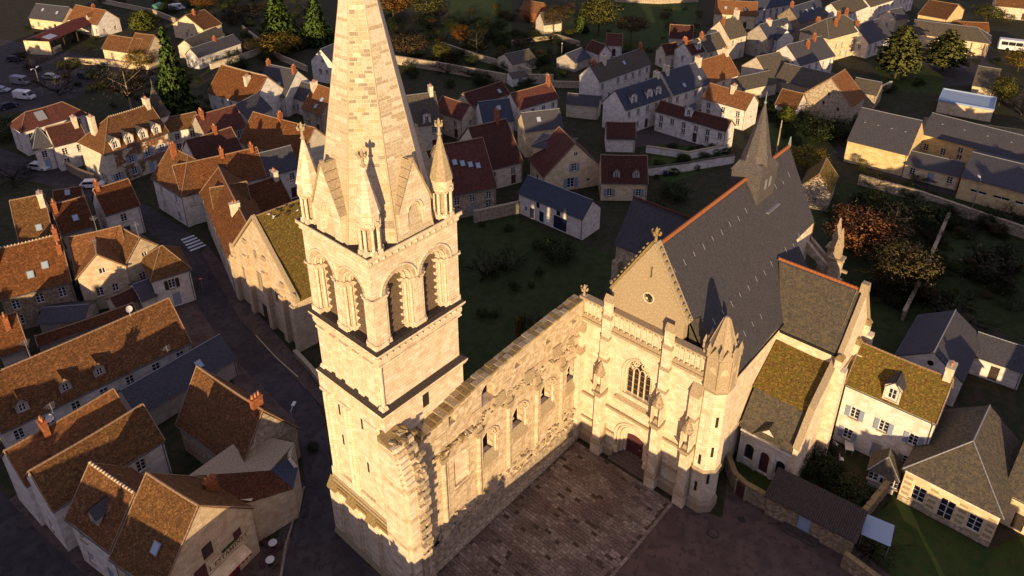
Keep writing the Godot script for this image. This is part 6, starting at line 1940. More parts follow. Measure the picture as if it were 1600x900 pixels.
		for q in [[-1.2, 5.0, 2.6], [-0.4, 5.0, 2.6], [3.4, 5.4, 1.6], [-5.6, 4.4, 1.8], [-1.0, 10.2, 0.9], [6.8, 3.4, 1.5]]:
			m = MB.new()
			m.box(Vector3(hx + 0.01, q[1] + q[2] * 0.5, 0) + b.x * q[0], Vector3(0.34, q[2], 0.06), b)
			var la := part(m, "lancet", M.lead_glass, t)
			m = MB.new()
			for s in [-1.0, 1.0]:
				m.box(Vector3(hx + 0.06, q[1] + q[2] * 0.5, 0) + b.x * (q[0] + s * 0.25), Vector3(0.14, q[2] + 0.2, 0.16), b)
			m.box(Vector3(hx + 0.07, q[1] + q[2] + 0.15, 0) + b.x * q[0], Vector3(0.64, 0.14, 0.18), b)
			part(m, "surround", M.weathered_stone, la)
		m = MB.new()
		m.box(Vector3(hx + 0.01, 1.4, 0) + b.x * -0.8, Vector3(1.7, 2.8, 0.08), b)
		part(m, "door", M.dark_wood, t)
		m = MB.new()
		m.box(Vector3(hx + 0.12, 3.0, 0) + b.x * -0.8, Vector3(2.6, 0.3, 0.35), b)
		part(m, "lintel", M.weathered_stone, t)
		m = MB.new()
		for s in [-1.0, 1.0]:
			m.slab(Vector3(hx - 0.35, 0, 0), Vector3(0, 0, s), UP, PackedVector2Array([Vector2(0, hr + 0.45), Vector2(0, hr), Vector2(hz + 0.3, he - 0.15), Vector2(hz + 0.3, he + 0.35)]), Vector3(0.5, 0, 0))
		part(m, "gable_coping", M.weathered_stone, t)
	if o.has("creeper"):
		# red creeper over the front, left clear of the openings
		var lm := MB.new()
		var cr := FastNoiseLite.new()
		cr.seed = 3
		cr.frequency = 0.35
		for i in 9000:
			var x := rg.randf_range(-hx * 0.75, hx * 0.98)
			var y := rg.randf_range(0.2, he - 0.1)
			if cr.get_noise_2d(x, y) < -0.12:
				continue
			var free := true
			for w in wins:
				if w[0] == 0 and absf(x - w[1]) < w[3] * 1.25 and y > w[2] - 0.1 and y < w[2] + w[4] + 0.1:
					free = false
			if not free:
				continue
			var p := Vector3(x, y, hz + rg.randf_range(0.03, 0.2))
			var a := rg.randf() * TAU
			var dd := Vector3(cos(a), sin(a), rg.randf_range(-0.4, 0.6)) * rg.randf_range(0.1, 0.18)
			var e := Vector3(-sin(a), cos(a), rg.randf_range(-0.5, 0.5)) * 0.07
			lm.tri3(p - e, p + e, p + dd, Vector3(0, 0.2, 1))
		part(lm, "creeper", M.leaf_rust, t)
	if o.has("quoins"):
		var b := Basis(Vector3(0, 0, -1), UP, Vector3(1, 0, 0))
		for x in [-3.75, -1.35, 1.3, 3.8]:
			for i in 4:
				m = MB.new()
				m.box(Vector3(hx + 0.005, 1.2 + i * 0.72, 0) + b.x * x, Vector3(0.7, 0.34, 0.05), b)
				part(m, "quoin_panel", M.weathered_stone, t)
		m = MB.new()
		m.box(Vector3(hx + 0.02, 4.1, 0), Vector3(0.14, 0.3, W))
		part(m, "cornice", M.plaster_white, t)
		m = MB.new()
		m.box(Vector3(hx + 0.02, 0.35, 0), Vector3(0.12, 0.7, W))
		part(m, "base_course", M.rubble, t)
	if o.has("posts"):
		for i in 7:
			m = MB.new()
			m.bx(-hx + 0.4 + i * (L - 0.8) / 6 - 0.1, 0, hz + 1.2, -hx + 0.4 + i * (L - 0.8) / 6 + 0.1, he - 0.3, hz + 1.4)
			part(m, "post", M.plaster_cream, t)
	return t

# ------------------------------------------------------------------ plants
var crowns := {}

func leaf_mesh(kind: String, sd: int) -> ArrayMesh:
	# unit crown: radius 1, from y = 0 to y = 2
	var rg := RandomNumberGenerator.new()
	rg.seed = sd
	var v := PackedVector3Array()
	var n := PackedVector3Array()
	var add := func(p: Vector3, d: Vector3, w: Vector3, nn: Vector3) -> void:
		v.append(p - w); v.append(p + w); v.append(p + d)
		for i in 3:
			n.append(nn)
	if kind in ["spruce", "cedar", "cypress"]:
		var tiers := 26 if kind == "spruce" else 20
		for t in tiers:
			var f := (t + rg.randf()) / tiers
			var y := 2.0 * f
			var reach := (1.0 - f) * 0.98 + 0.04
			if kind == "cypress":
				reach = sqrt(maxf(0.02, 1.0 - pow(f * 2 - 1, 2))) * 0.95
			if kind == "cedar":
				reach = (0.55 + 0.45 * sin(PI * minf(1.0, f * 1.15))) * (1.0 - f * f * 0.65) * (0.75 + 0.35 * rg.randf())
			var k := int(10 + 20 * reach)
			for b in k:
				var a := rg.randf() * TAU
				var dir := Vector3(cos(a), 0, sin(a))
				var rr := reach * rg.randf_range(0.72, 1.08)
				var steps := int(6 + rr * 16)
				for s in steps:
					var q := pow((s + rg.randf()) / steps, 0.75)
					var p := dir * rr * q + Vector3(0, y - 0.16 * q * rr + rg.randf_range(-0.025, 0.025), 0) + Vector3(rg.randf_range(-1, 1), 0, rg.randf_range(-1, 1)) * 0.06 * q
					var side := Vector3(-dir.z, 0, dir.x) * (1.0 if rg.randf() < 0.5 else -1.0)
					var d := (dir * 0.6 + side * rg.randf_range(0.2, 1.0) + Vector3(0, rg.randf_range(-0.7, 0.15), 0)).normalized() * rg.randf_range(0.09, 0.17)
					add.call(p, d, d.cross(Vector3(rg.randf_range(-1, 1), rg.randf_range(-0.6, 0.6), rg.randf_range(-1, 1))).normalized() * rg.randf_range(0.03, 0.055), (UP * 0.35 + dir * 0.8 + d * 2).normalized())
	elif kind in ["bare", "birch"]:
		var grow := func(self_: Callable, p: Vector3, d: Vector3, len_: float, r: float, depth: int) -> void:
			var e := p + d * len_
			var x := d.cross(UP if absf(d.y) < 0.9 else Vector3.RIGHT).normalized() * r
			var y := d.cross(x).normalized() * r
			for q in [[x, y], [y, -x], [-x, -y], [-y, x]]:
				v.append(p + q[0]); v.append(p + q[1]); v.append(e)
				v.append(p + q[1]); v.append(e + q[1] * 0.5); v.append(e)
				for i in 6:
					n.append((q[0] + q[1]).normalized())
			if depth > 0:
				var k := 4 if depth > 1 else 6
				for i in k:
					var f := rg.randf_range(0.35, 1.0)
					var nd := (d + Vector3(rg.randf_range(-1, 1), rg.randf_range(-0.35, 0.55), rg.randf_range(-1, 1)) * 0.75).normalized()
					self_.call(self_, p + d * len_ * f, nd, len_ * rg.randf_range(0.5, 0.75), r * 0.5, depth - 1)
		for i in 9:
			var a := TAU * i / 9 + rg.randf_range(-0.3, 0.3)
			var up := rg.randf_range(0.5, 1.6)
			grow.call(grow, Vector3(0, rg.randf_range(0.0, 0.35), 0), Vector3(cos(a), up, sin(a)).normalized(), rg.randf_range(0.75, 1.0), 0.02, 3)
		for i in (900 if kind == "birch" else 500):
			var p := Vector3(rg.randfn(0, 0.42), rg.randf_range(0.3, 1.9), rg.randfn(0, 0.42))
			var d := Vector3(rg.randf_range(-1, 1), rg.randf_range(-0.9, 0.7), rg.randf_range(-1, 1)).normalized() * rg.randf_range(0.06, 0.16)
			add.call(p, d, d.cross(UP).normalized() * 0.006 + Vector3(0.002, 0, 0), d.cross(Vector3.RIGHT).normalized())
	else:
		var dense := 120 if kind == "leafy" else 90
		for c in dense:
			var u := Vector3(rg.randfn(), rg.randfn(), rg.randfn()).normalized()
			var rr := rg.randf_range(0.5, 0.9)
			var cc := Vector3(u.x * rr, 1.0 + u.y * rr, u.z * rr)
			if cc.y < 0.25 and kind != "bush":
				cc.y = 0.3 + rg.randf() * 0.3
			var cr := rg.randf_range(0.14, 0.27)
			for l in 42:
				var w := Vector3(rg.randfn(), rg.randfn(), rg.randfn()).normalized()
				var p := cc + w * cr * rg.randf_range(0.6, 1.1)
				p.y = maxf(p.y, 0.02)
				var d := (w + Vector3(rg.randf_range(-1, 1), rg.randf_range(-1, 0.6), rg.randf_range(-1, 1)) * 0.8).normalized() * rg.randf_range(0.04, 0.085)
				var sd_ := d.cross(Vector3(rg.randf_range(-1, 1), rg.randf_range(-1, 1), rg.randf_range(-1, 1))).normalized() * rg.randf_range(0.02, 0.04)
				add.call(p, d, sd_, (w * 0.8 + u * 0.5 + UP * 0.2).normalized())
	var m := ArrayMesh.new()
	var a := []
	a.resize(Mesh.ARRAY_MAX)
	a[Mesh.ARRAY_VERTEX] = v
	a[Mesh.ARRAY_NORMAL] = n
	m.add_surface_from_arrays(Mesh.PRIMITIVE_TRIANGLES, a)
	return m

func leaf_mat(name_: String, lin: Color) -> void:
	var m := plain(name_, lin, 0.85)
	m.backlight = Color(0.3, 0.3, 0.2)
	m.metallic_specular = 0.15

func make_plants() -> void:
	leaf_mat("needles", Color(0.07, 0.11, 0.025))
	leaf_mat("needles_olive", Color(0.095, 0.1, 0.03))
	leaf_mat("leaf_green", Color(0.05, 0.065, 0.024))
	leaf_mat("leaf_olive", Color(0.14, 0.135, 0.032))
	leaf_mat("leaf_yellow", Color(0.28, 0.19, 0.03))
	leaf_mat("leaf_orange", Color(0.24, 0.115, 0.025))
	leaf_mat("leaf_rust", Color(0.26, 0.11, 0.045))
	leaf_mat("leaf_brown", Color(0.13, 0.09, 0.038))
	leaf_mat("leaf_hedge", Color(0.11, 0.125, 0.025))
	leaf_mat("leaf_willow", Color(0.12, 0.095, 0.035))
	plain("twig", Color(0.095, 0.07, 0.052), 0.95)
	plain("twig_pale", Color(0.2, 0.145, 0.085), 0.95)
	var look := {"spruce": ["spruce", "needles"], "cypress": ["cypress", "leaf_hedge"], "cedar": ["cedar", "needles_olive"], "yellow": ["leafy", "leaf_yellow"], "orange": ["leafy", "leaf_orange"], "olive": ["leafy", "leaf_olive"], "brown": ["leafy", "leaf_brown"], "green": ["bush", "leaf_green"], "hedge": ["bush", "leaf_hedge"], "bare": ["bare", "twig"], "birch": ["birch", "twig_pale"], "rust": ["leafy", "leaf_rust"], "willow": ["leafy", "leaf_willow"], "sapling": ["cypress", "leaf_yellow"], "potted": ["bush", "leaf_olive"]}
	var k := 0
	for d in TREES:
		var kind: String = d[0]
		var base: String = look[kind][0]
		var low: bool = base == "bush" or kind == "bare" or d[3] < 3.2
		var nm: String = {"spruce": "conifer_tree", "cedar": "cedar_tree", "cypress": "clipped_tree", "birch": "birch_tree", "bare": "bare_tree", "green": "shrub", "hedge": "hedge", "potted": "potted_plant", "willow": "willow_tree", "sapling": "sapling"}.get(kind, "autumn_tree")
		var t := thing(nm, d[5], "tree" if nm.ends_with("tree") else ("plant" if nm == "potted_plant" else "shrub"), Vector3(d[1], 0, d[2]), k * 1.3, "")
		var h: float = d[3]
		var r: float = d[4] * (1.2 if kind != "spruce" else 1.05)
		var lift: float = 0.0 if low else (h * 0.06 if kind == "spruce" else (h * 0.2 if kind in ["cedar", "willow"] else h * 0.22))
		if kind in ["brown"] and h > 8:
			lift = h * 0.45
		if kind == "cypress" or kind == "sapling":
			lift = h * 0.04
		if kind == "potted":
			lift = 0.9
		var key := "%s_%d" % [base, k % 3]
		if not crowns.has(key):
			crowns[key] = leaf_mesh(base, 300 + hash(key) % 1000)
		var c := mi(crowns[key], "crown", M[look[kind][1]], t)
		c.position.y = lift
		c.scale = Vector3(r, (h - lift) / 2.0, r)
		var m := MB.new()
		if kind == "potted":
			m.facets(Vector3.ZERO, [[0, 0.32], [0.9, 0.5], [0.95, 0.46]], 12, 0.0)
			part(m, "tub", M.leaf_hedge, t)
		else:
			var tr := clampf(h * 0.022, 0.05, 0.35)
			m.tube(Vector3(0, -0.1, 0), Vector3(0.05, h * 0.5, 0.03), tr, tr * 0.6, 8)
			m.tube(Vector3(0.05, h * 0.5, 0.03), Vector3(0, h * 0.86, 0), tr * 0.6, tr * 0.2, 6)
			for i in 5:
				var a := i * 1.9
				m.tube(Vector3(0, h * (0.28 + 0.08 * i), 0), Vector3(cos(a) * r * 0.6, h * (0.45 + 0.08 * i), sin(a) * r * 0.6), tr * 0.4, tr * 0.12, 5)
			part(m, "trunk", M.bark if kind != "birch" else M.weathered_stone, t)
		if kind == "rust" or kind == "willow":
			# bare twigs that stand out of the leaves
			if not crowns.has("bare_9"):
				crowns["bare_9"] = leaf_mesh("bare", 77)
			var b := mi(crowns["bare_9"], "twigs", M.twig_pale, t)
			b.position.y = lift
			b.scale = Vector3(r * 1.05, (h - lift) / 1.9, r * 1.05)
		k += 1

# low growth over the gardens: nobody could count it
func undergrowth() -> void:
	var rg := RandomNumberGenerator.new()
	rg.seed = 99
	var k := 0
	for s in THICKETS:
		var pg := PackedVector2Array(s[2])
		var lo := Vector2(1e9, 1e9)
		var hi := -lo
		for p in pg:
			lo = lo.min(p)
			hi = hi.max(p)
		var spots := []
		for i in s[1] * 4:
			var p := Vector2(rg.randf_range(lo.x, hi.x), rg.randf_range(lo.y, hi.y))
			if spots.size() < s[1] and Geometry2D.is_point_in_polygon(p, pg):
				spots.append(p)
		var key: String = "bush_%d" % (k % 3) if s[0] != "twig" else "bare_9"
		if not crowns.has(key):
			crowns[key] = leaf_mesh("bush" if s[0] != "twig" else "bare", 410 + k)
		var mm := MultiMesh.new()
		mm.transform_format = MultiMesh.TRANSFORM_3D
		mm.mesh = crowns[key]
		mm.instance_count = spots.size()
		for i in spots.size():
			var r = rg.randf_range(0.5, 1.0) * s[3]
			mm.set_instance_transform(i, Transform3D(Basis(UP, rg.randf() * TAU).scaled(Vector3(r, r * rg.randf_range(0.45, 0.8), r)), Vector3(spots[i].x, 0, spots[i].y)))
		var o := MultiMeshInstance3D.new()
		o.name = numbered("undergrowth")
		o.multimesh = mm
		o.material_override = M[s[0]]
		add_child(o)
		o.set_meta("kind", "stuff")
		o.set_meta("label", s[4])
		o.set_meta("category", "undergrowth")
		k += 1

# ------------------------------------------------------------------ street things
func garden_wall(label: String, pts: Array, h: float, th: float, mt: String, cop: String) -> void:
	var t := thing("garden_wall", label, "wall", Vector3(pts[0].x, 0, pts[0].y), 0.0, "garden and yard walls")
	var o := Vector2(pts[0].x, pts[0].y)
	var rg := RandomNumberGenerator.new()
	rg.seed = int(absf(o.x * 10 + o.y))
	for i in pts.size() - 1:
		var a: Vector2 = pts[i] - o
		var b: Vector2 = pts[i + 1] - o
		var d := (b - a).normalized()
		var nn := Vector2(-d.y, d.x) * th * 0.5
		var m := MB.new()
		var e := d * 0.08
		a -= e
		b += e
		var q := [Vector3(a.x - nn.x, 0, a.y - nn.y), Vector3(b.x - nn.x, 0, b.y - nn.y), Vector3(b.x + nn.x, 0, b.y + nn.y), Vector3(a.x + nn.x, 0, a.y + nn.y)]
		var hh := h + 0.06 * i
		m.solid([[q[0], q[1], q[2], q[3]], [q[0] + UP * hh, q[1] + UP * hh, q[2] + UP * hh, q[3] + UP * hh], [q[0], q[1], q[1] + UP * hh, q[0] + UP * hh], [q[2], q[3], q[3] + UP * hh, q[2] + UP * hh], [q[1], q[2], q[2] + UP * hh, q[1] + UP * hh], [q[0], q[3], q[3] + UP * hh, q[0] + UP * hh]])
		part(m, "wall_face", M[mt], t)
		# coping in pieces of uneven height
		var k := maxi(1, int((b - a).length() / 0.9))
		for j in k:
			m = MB.new()
			var p0 := a.lerp(b, float(j) / k)
			var p1 := a.lerp(b, (j + 0.97) / k)
			var mid := (p0 + p1) * 0.5
			m.box(Vector3(mid.x, hh + 0.03 + rg.randf_range(-0.015, 0.05), mid.y), Vector3((p1 - p0).length(), 0.14, th + 0.12), Basis(Vector3(d.x, 0, d.y), UP, Vector3(-d.y, 0, d.x)))
			part(m, "coping_stone", M[cop], t)

func hull(rows: Array) -> MB:
	# rows along x: [x, half width, y0, y1]
	var m := MB.new()
	for i in rows.size() - 1:
		var a: Array = rows[i]
		var b: Array = rows[i + 1]
		var A := [Vector3(a[0], a[2], -a[1]), Vector3(a[0], a[2], a[1]), Vector3(a[0], a[3], a[1] * 0.94), Vector3(a[0], a[3], -a[1] * 0.94)]
		var B := [Vector3(b[0], b[2], -b[1]), Vector3(b[0], b[2], b[1]), Vector3(b[0], b[3], b[1] * 0.94), Vector3(b[0], b[3], -b[1] * 0.94)]
		m.poly([A[0], A[1], B[1], B[0]], Vector3.DOWN)
		m.poly([A[2], A[3], B[3], B[2]], UP)
		m.poly([A[1], A[2], B[2], B[1]], Vector3(0, 0, 1))
		m.poly([A[3], A[0], B[0], B[3]], Vector3(0, 0, -1))
		if i == 0:
			m.poly(A, Vector3(-1, 0, 0))
		if i == rows.size() - 2:
			m.poly(B, Vector3(1, 0, 0))
	return m

func vehicle(kind: String, label: String, at: Vector2, turn: float, paint: String) -> void:
	var van := kind == "van"
	var t := thing("parked_van" if van else "parked_car", label, kind, Vector3(at.x, 0.01, at.y), turn, "vehicles parked in the town")
	var L := 2.6 if van else 2.15
	var hb := 1.05 if van else 0.85
	var roof := 2.1 if van else 1.45
	part(hull([[-L, 0.75, 0.45, hb - 0.12], [-L + 0.15, 0.86, 0.3, hb], [L - 0.9, 0.88, 0.28, hb], [L - 0.15, 0.84, 0.3, hb - 0.14], [L, 0.7, 0.4, hb - 0.28]]), "body", M[paint], t)
	if van:
		part(hull([[-L + 0.06, 0.82, hb, roof - 0.12], [-L + 0.3, 0.84, hb, roof], [L - 1.5, 0.84, hb, roof], [L - 1.1, 0.82, hb, roof - 0.15], [L - 0.5, 0.8, hb, hb + 0.05]]), "cabin", M[paint], t)
	else:
		part(hull([[-L + 0.3, 0.74, hb, hb + 0.05], [-L + 0.75, 0.7, hb, roof], [0.35, 0.7, hb, roof], [1.15, 0.76, hb, hb + 0.03]]), "cabin", M[paint], t)
	for s in [-1.0, 1.0]:
		var m := MB.new()
		if van:
			m.bx(L - 2.2, hb + 0.15, s * 0.83, L - 1.25, roof - 0.35, s * 0.86)
		else:
			m.slab(Vector3(0, 0, s * 0.735), Vector3(1, 0, 0), UP, PackedVector2Array([Vector2(-1.6, hb + 0.06), Vector2(0.85, hb + 0.06), Vector2(0.3, roof - 0.1), Vector2(-1.3, roof - 0.1)]), Vector3(0, 0.0, s * 0.02))
		part(m, "side_window", M.glass, t)
		for x in [-L + 0.75, L - 0.8]:
			m = MB.new()
			m.tube(Vector3(x, 0.32, s * 0.66), Vector3(x, 0.32, s * 0.88), 0.32, 0.32, 12)
			var w := part(m, "wheel", M.tyre, t)
			m = MB.new()
			m.tube(Vector3(x, 0.32, s * 0.86), Vector3(x, 0.32, s * 0.895), 0.18, 0.18, 10)
			part(m, "rim", M.galvanised, w)
		m = MB.new()
		m.box(Vector3(L - 0.06, hb - 0.32, s * 0.55), Vector3(0.1, 0.14, 0.28))
		part(m, "headlight", M.dish_white, t)
	var m2 := MB.new()
	if van:
		m2.poly([Vector3(L - 0.52, hb + 0.1, -0.74), Vector3(L - 0.52, hb + 0.1, 0.74), Vector3(L - 1.06, roof - 0.2, 0.72), Vector3(L - 1.06, roof - 0.2, -0.72)], Vector3(1, 1, 0))
	else:
		m2.poly([Vector3(1.12, hb + 0.06, -0.68), Vector3(1.12, hb + 0.06, 0.68), Vector3(0.39, roof - 0.04, 0.62), Vector3(0.39, roof - 0.04, -0.62)], Vector3(1, 1, 0))
	m2.tri3(Vector3.ZERO + UP * 0.5, Vector3(0.01, 0.5, 0), Vector3(0, 0.51, 0), UP)
	part(m2, "windscreen", M.glass, t)

func bus(at: Vector2, turn: float) -> void:
	var t := thing("coach", "white coach with dark windows parked at the right edge behind the school", "bus", Vector3(at.x, 0.01, at.y), turn)
	part(hull([[-6.0, 1.15, 0.5, 2.9], [-5.8, 1.25, 0.35, 3.15], [5.7, 1.25, 0.35, 3.15], [6.0, 1.15, 0.5, 2.9]]), "body", M.white_paint, t)
	for s in [-1.0, 1.0]:
		for k in 6:
			var m := MB.new()
			m.bx(-5.4 + k * 1.8, 1.65, s * 1.235, -3.75 + k * 1.8, 2.65, s * 1.26)
			part(m, "window", M.glass, t)
		for x in [-3.6, 3.8]:
			var m := MB.new()
			m.tube(Vector3(x, 0.48, s * 0.95), Vector3(x, 0.48, s * 1.27), 0.48, 0.48, 14)
			part(m, "wheel", M.tyre, t)
	var m := MB.new()
	m.bx(6.0, 1.3, -1.05, 6.03, 2.7, 1.05)
	part(m, "windscreen", M.glass, t)

func lamp_post(label: String, at: Vector2, h: float, heads: int) -> void:
	var t := thing("street_lamp", label, "lamp", Vector3(at.x, 0, at.y), 0.6)
	var m := MB.new()
	m.tube(Vector3.ZERO, UP * h, 0.1, 0.06, 8)
	part(m, "pole", M.galvanised, t)
	for k in heads:
		var s := 1.0 if k == 0 else -1.0
		m = MB.new()
		m.tube(UP * (h - 0.1), UP * (h + 0.15) + Vector3(s * 0.7, 0, 0), 0.04, 0.03, 6)
		m.box(UP * (h + 0.16) + Vector3(s * 0.95, 0, 0), Vector3(0.7, 0.14, 0.34))
		part(m, "lantern", M.dish_white, t)

func round_table(label: String, at: Vector2) -> void:
	var t := thing("cafe_table", label, "table", Vector3(at.x, 0.01, at.y), 0.0, "tables of the inn terrace")
	var m := MB.new()
	m.facets(UP * 0.72, [[0, 0.42], [0.04, 0.42]], 16, 0.0)
	part(m, "tabletop", M.dish_white, t)
	m = MB.new()
	m.tube(Vector3.ZERO, UP * 0.73, 0.04, 0.04, 6)
	part(m, "stem", M.iron, t)
	m = MB.new()
	m.facets(Vector3.ZERO, [[0, 0.26], [0.04, 0.22]], 10, 0.0)
	part(m, "base", M.iron, t)

func chair(called: String, label: String, at: Vector2, turn: float, mt: String, group: String) -> void:
	var t := thing(called, label, "chair", Vector3(at.x, 0.01, at.y), turn, group)
	var m := MB.new()
	m.box(UP * 0.45, Vector3(0.44, 0.05, 0.44))
	part(m, "seat", M[mt], t)
	m = MB.new()
	m.box(Vector3(0, 0.72, -0.22), Vector3(0.44, 0.45, 0.04), Basis(Vector3.RIGHT, -0.15))
	part(m, "backrest", M[mt], t)
	for x in [-0.19, 0.19]:
		for z in [-0.19, 0.19]:
			m = MB.new()
			m.tube(Vector3(x, 0, z), Vector3(x, 0.45, z), 0.022, 0.022, 5)
			part(m, "leg", M[mt], t)

func lettering(t: Node3D, text: String, size: float, mt: Material, xf: Transform3D, called := "lettering") -> void:
	var tm := TextMesh.new()
	tm.text = text
	var f := SystemFont.new()
	f.font_names = PackedStringArray(["Droid Serif"])
	tm.font = f
	tm.font_size = 64
	tm.pixel_size = size / 64.0
	tm.depth = 0.02
	var o := mi(tm, called, mt, t)
	o.transform = xf

func build_props() -> void:
	# walls
	garden_wall("pale stone wall along the lane right of the spire", [Vector2(126, -158), Vector2(130.6, -142.2), Vector2(135.6, -121.5), Vector2(143, -112)], 2.3, 0.5, "rubble", "weathered_stone")
	garden_wall("curved stone wall with dark red gate in front of the chapel", [Vector2(60.3, -21.9), Vector2(58.3, -20.0), Vector2(57.75, -18.3), Vector2(57.85, -16.0)], 1.9, 0.45, "rubble_grey", "lichen_stone")
	garden_wall("garden wall running back from the annex to the little hut", [Vector2(62.6, -8.2), Vector2(69.6, -7.4)], 1.9, 0.4, "rubble_grey", "lichen_stone")
	garden_wall("long narrow wall dividing the dark gardens right of the church", [Vector2(134.3, -18.2), Vector2(109.9, -16.0), Vector2(100.0, -15.4)], 1.5, 0.4, "rubble_grey", "weathered_stone")
	garden_wall("rubble wall along the road below the yellow hall", [Vector2(138.0, -34.5), Vector2(138.6, -24.7), Vector2(136.8, -10.8), Vector2(135.0, 4)], 1.9, 0.45, "rubble", "weathered_stone")
	garden_wall("low white wall along the lane beside the cream barn", [Vector2(68, -222), Vector2(73.5, -214), Vector2(78.5, -202.5)], 1.6, 0.4, "plaster_cream", "weathered_stone")
	garden_wall("wall with broken top below the square right of the annex", [Vector2(56.7, -7.9), Vector2(55.9, -3.0), Vector2(55.4, 4.0)], 1.7, 0.45, "rubble_grey", "lichen_stone")
	garden_wall("dim low wall between the mossy hall and the bell tower", [Vector2(39.7, -72.7), Vector2(39.2, -68.9), Vector2(38.5, -65.4)], 0.9, 0.4, "rubble_grey", "weathered_stone")
	garden_wall("long wall behind the lawn at the foot of the red rooflight house", [Vector2(80.0, -79.0), Vector2(87.5, -75.5), Vector2(93.0, -73.0)], 2.2, 0.5, "rubble", "weathered_stone")
	garden_wall("white wall behind the courtyard with the waste bins", [Vector2(113.0, -67.5), Vector2(122.0, -61.5), Vector2(131.0, -56.5)], 1.7, 0.4, "plaster_white", "slate_old")
	garden_wall("stone garden wall in front of the small red garden houses", [Vector2(140.0, -112.0), Vector2(146.0, -104.0), Vector2(152.5, -106.0)], 1.6, 0.4, "rubble", "weathered_stone")
	garden_wall("rough wall behind the blue flat roof at the right", [Vector2(175.5, -33.5), Vector2(180.0, -22.0), Vector2(184.0, -10.0)], 2.0, 0.5, "rubble", "lichen_stone")
	garden_wall("cream walled terrace edge below the cream mansion", [Vector2(187.5, -61.0), Vector2(188.5, -48.0), Vector2(197.0, -47.0)], 1.5, 0.4, "plaster_cream", "mortar")
	garden_wall("old wall between gardens right of the spire", [Vector2(145.5, -155.2), Vector2(144.3, -136.3), Vector2(144.3, -120.4)], 1.6, 0.45, "rubble", "weathered_stone")
	garden_wall("garden wall below the brick cottage", [Vector2(161.3, -141.9), Vector2(175.1, -136.1), Vector2(173.3, -126.4)], 1.2, 0.45, "rubble", "weathered_stone")
	garden_wall("stone wall closing the green field at the top", [Vector2(223.5, -148.4), Vector2(231.6, -135.1), Vector2(242.9, -126.3)], 1.8, 0.45, "rubble", "weathered_stone")
	garden_wall("long wall of the gardens at the top left of the spire", [Vector2(117.1, -214.4), Vector2(108.2, -179.9), Vector2(107.5, -166.9)], 1.5, 0.45, "rubble", "weathered_stone")
	garden_wall("wall behind the cottages at the very top left", [Vector2(103.0, -282.5), Vector2(108.0, -254.7), Vector2(107.4, -231.9)], 1.5, 0.45, "rubble", "weathered_stone")
	garden_wall("pale wall beside the spruce and long slate house", [Vector2(91.7, -187.9), Vector2(102.7, -188.7), Vector2(110.7, -190.1)], 1.6, 0.45, "plaster", "weathered_stone")
	garden_wall("wall of the yard in front of the red row house", [Vector2(123.8, -72.2), Vector2(126.8, -64.2), Vector2(135.2, -60.1)], 1.4, 0.45, "plaster_white", "weathered_stone")
	garden_wall("street wall beside the mansion gateway", [Vector2(41.9, -154.5), Vector2(42.4, -147.2), Vector2(43.3, -143.0)], 1.6, 0.45, "rubble_grey", "weathered_stone")
	garden_wall("rough wall at the foot of the spire side gardens", [Vector2(129.0, -178.6), Vector2(122.2, -164.0), Vector2(120.9, -151.6)], 1.5, 0.45, "rubble", "weathered_stone")
	var m := MB.new()
	# gate of the chapel wall
	var t := thing("wall_gate", "dark red gate in the curved wall by the chapel", "gate", Vector3(57.62, 0, -18.9), deg_to_rad(76))
	m.bx(-0.55, 0.0, -0.05, 0.55, 1.75, 0.05)
	part(m, "panel", M.red_door, t)
	m = MB.new()
	m.bx(-0.68, 0, -0.14, -0.55, 1.95, 0.14); m.bx(0.55, 0, -0.14, 0.68, 1.95, 0.14)
	part(m, "frame", M.weathered_stone, t)
	# annex
	t = thing("annex", "long low annex with corrugated brown roof and pale blue door beside the square", "shed", Vector3(59.6, 0, -12.0), deg_to_rad(-86))
	m = MB.new()
	m.wall(Vector3(0, 0, 2.0), Vector3(1, 0, 0), Vector3(0, 0, 1), rect(-4.2, 0, 4.2, 2.55), [rect(-1.0, 0.12, 0.25, 2.12)], 0.15)
	m.bx(-4.2, 0, -1.4, 4.2, 3.2, -1.1)
	for s in [-1.0, 1.0]:
		m.poly([Vector3(s * 4.2, 0, 2.0), Vector3(s * 4.2, 2.55, 2.0), Vector3(s * 4.2, 3.3, -1.1), Vector3(s * 4.2, 0, -1.1)], Vector3(s, 0, 0))
	part(m, "wall", M.rubble_grey, t)
	m = MB.new()
	m.bx(-0.98, 0.12, 1.84, 0.23, 2.1, 1.9)
	var dr := part(m, "door", M.blue_door, t)
	m = MB.new()
	m.box(Vector3(0.05, 1.05, 1.93), Vector3(0.06, 0.14, 0.06))
	part(m, "handle", M.galvanised, dr)
	for k in 3:
		m = MB.new()
		m.bx(-2.0 - 0.1 * k, 0, 2.02 + 0.3 * (2 - k), 1.3, 0.14 * (k + 1) - 0.02, 2.32 + 0.3 * (2 - k))
		part(m, "step", M.setts, t)
	for k in 42:
		m = MB.new()
		var x := -4.4 + k * 0.21
		m.tube(Vector3(x, 2.62, 2.35), Vector3(x, 3.45, -1.35), 0.075, 0.075, 6)
		part(m, "corrugation", M.fibre_sheet, t)
	m = MB.new()
	m.solid([[Vector3(-4.45, 2.52, 2.3), Vector3(4.45, 2.52, 2.3), Vector3(4.45, 3.38, -1.35), Vector3(-4.45, 3.38, -1.35)], [Vector3(-4.45, 2.6, 2.3), Vector3(4.45, 2.6, 2.3), Vector3(4.45, 3.44, -1.35), Vector3(-4.45, 3.44, -1.35)], [Vector3(-4.45, 2.52, 2.3), Vector3(4.45, 2.52, 2.3), Vector3(4.45, 2.6, 2.3), Vector3(-4.45, 2.6, 2.3)]])
	part(m, "roof_sheet", M.fibre_sheet, t)
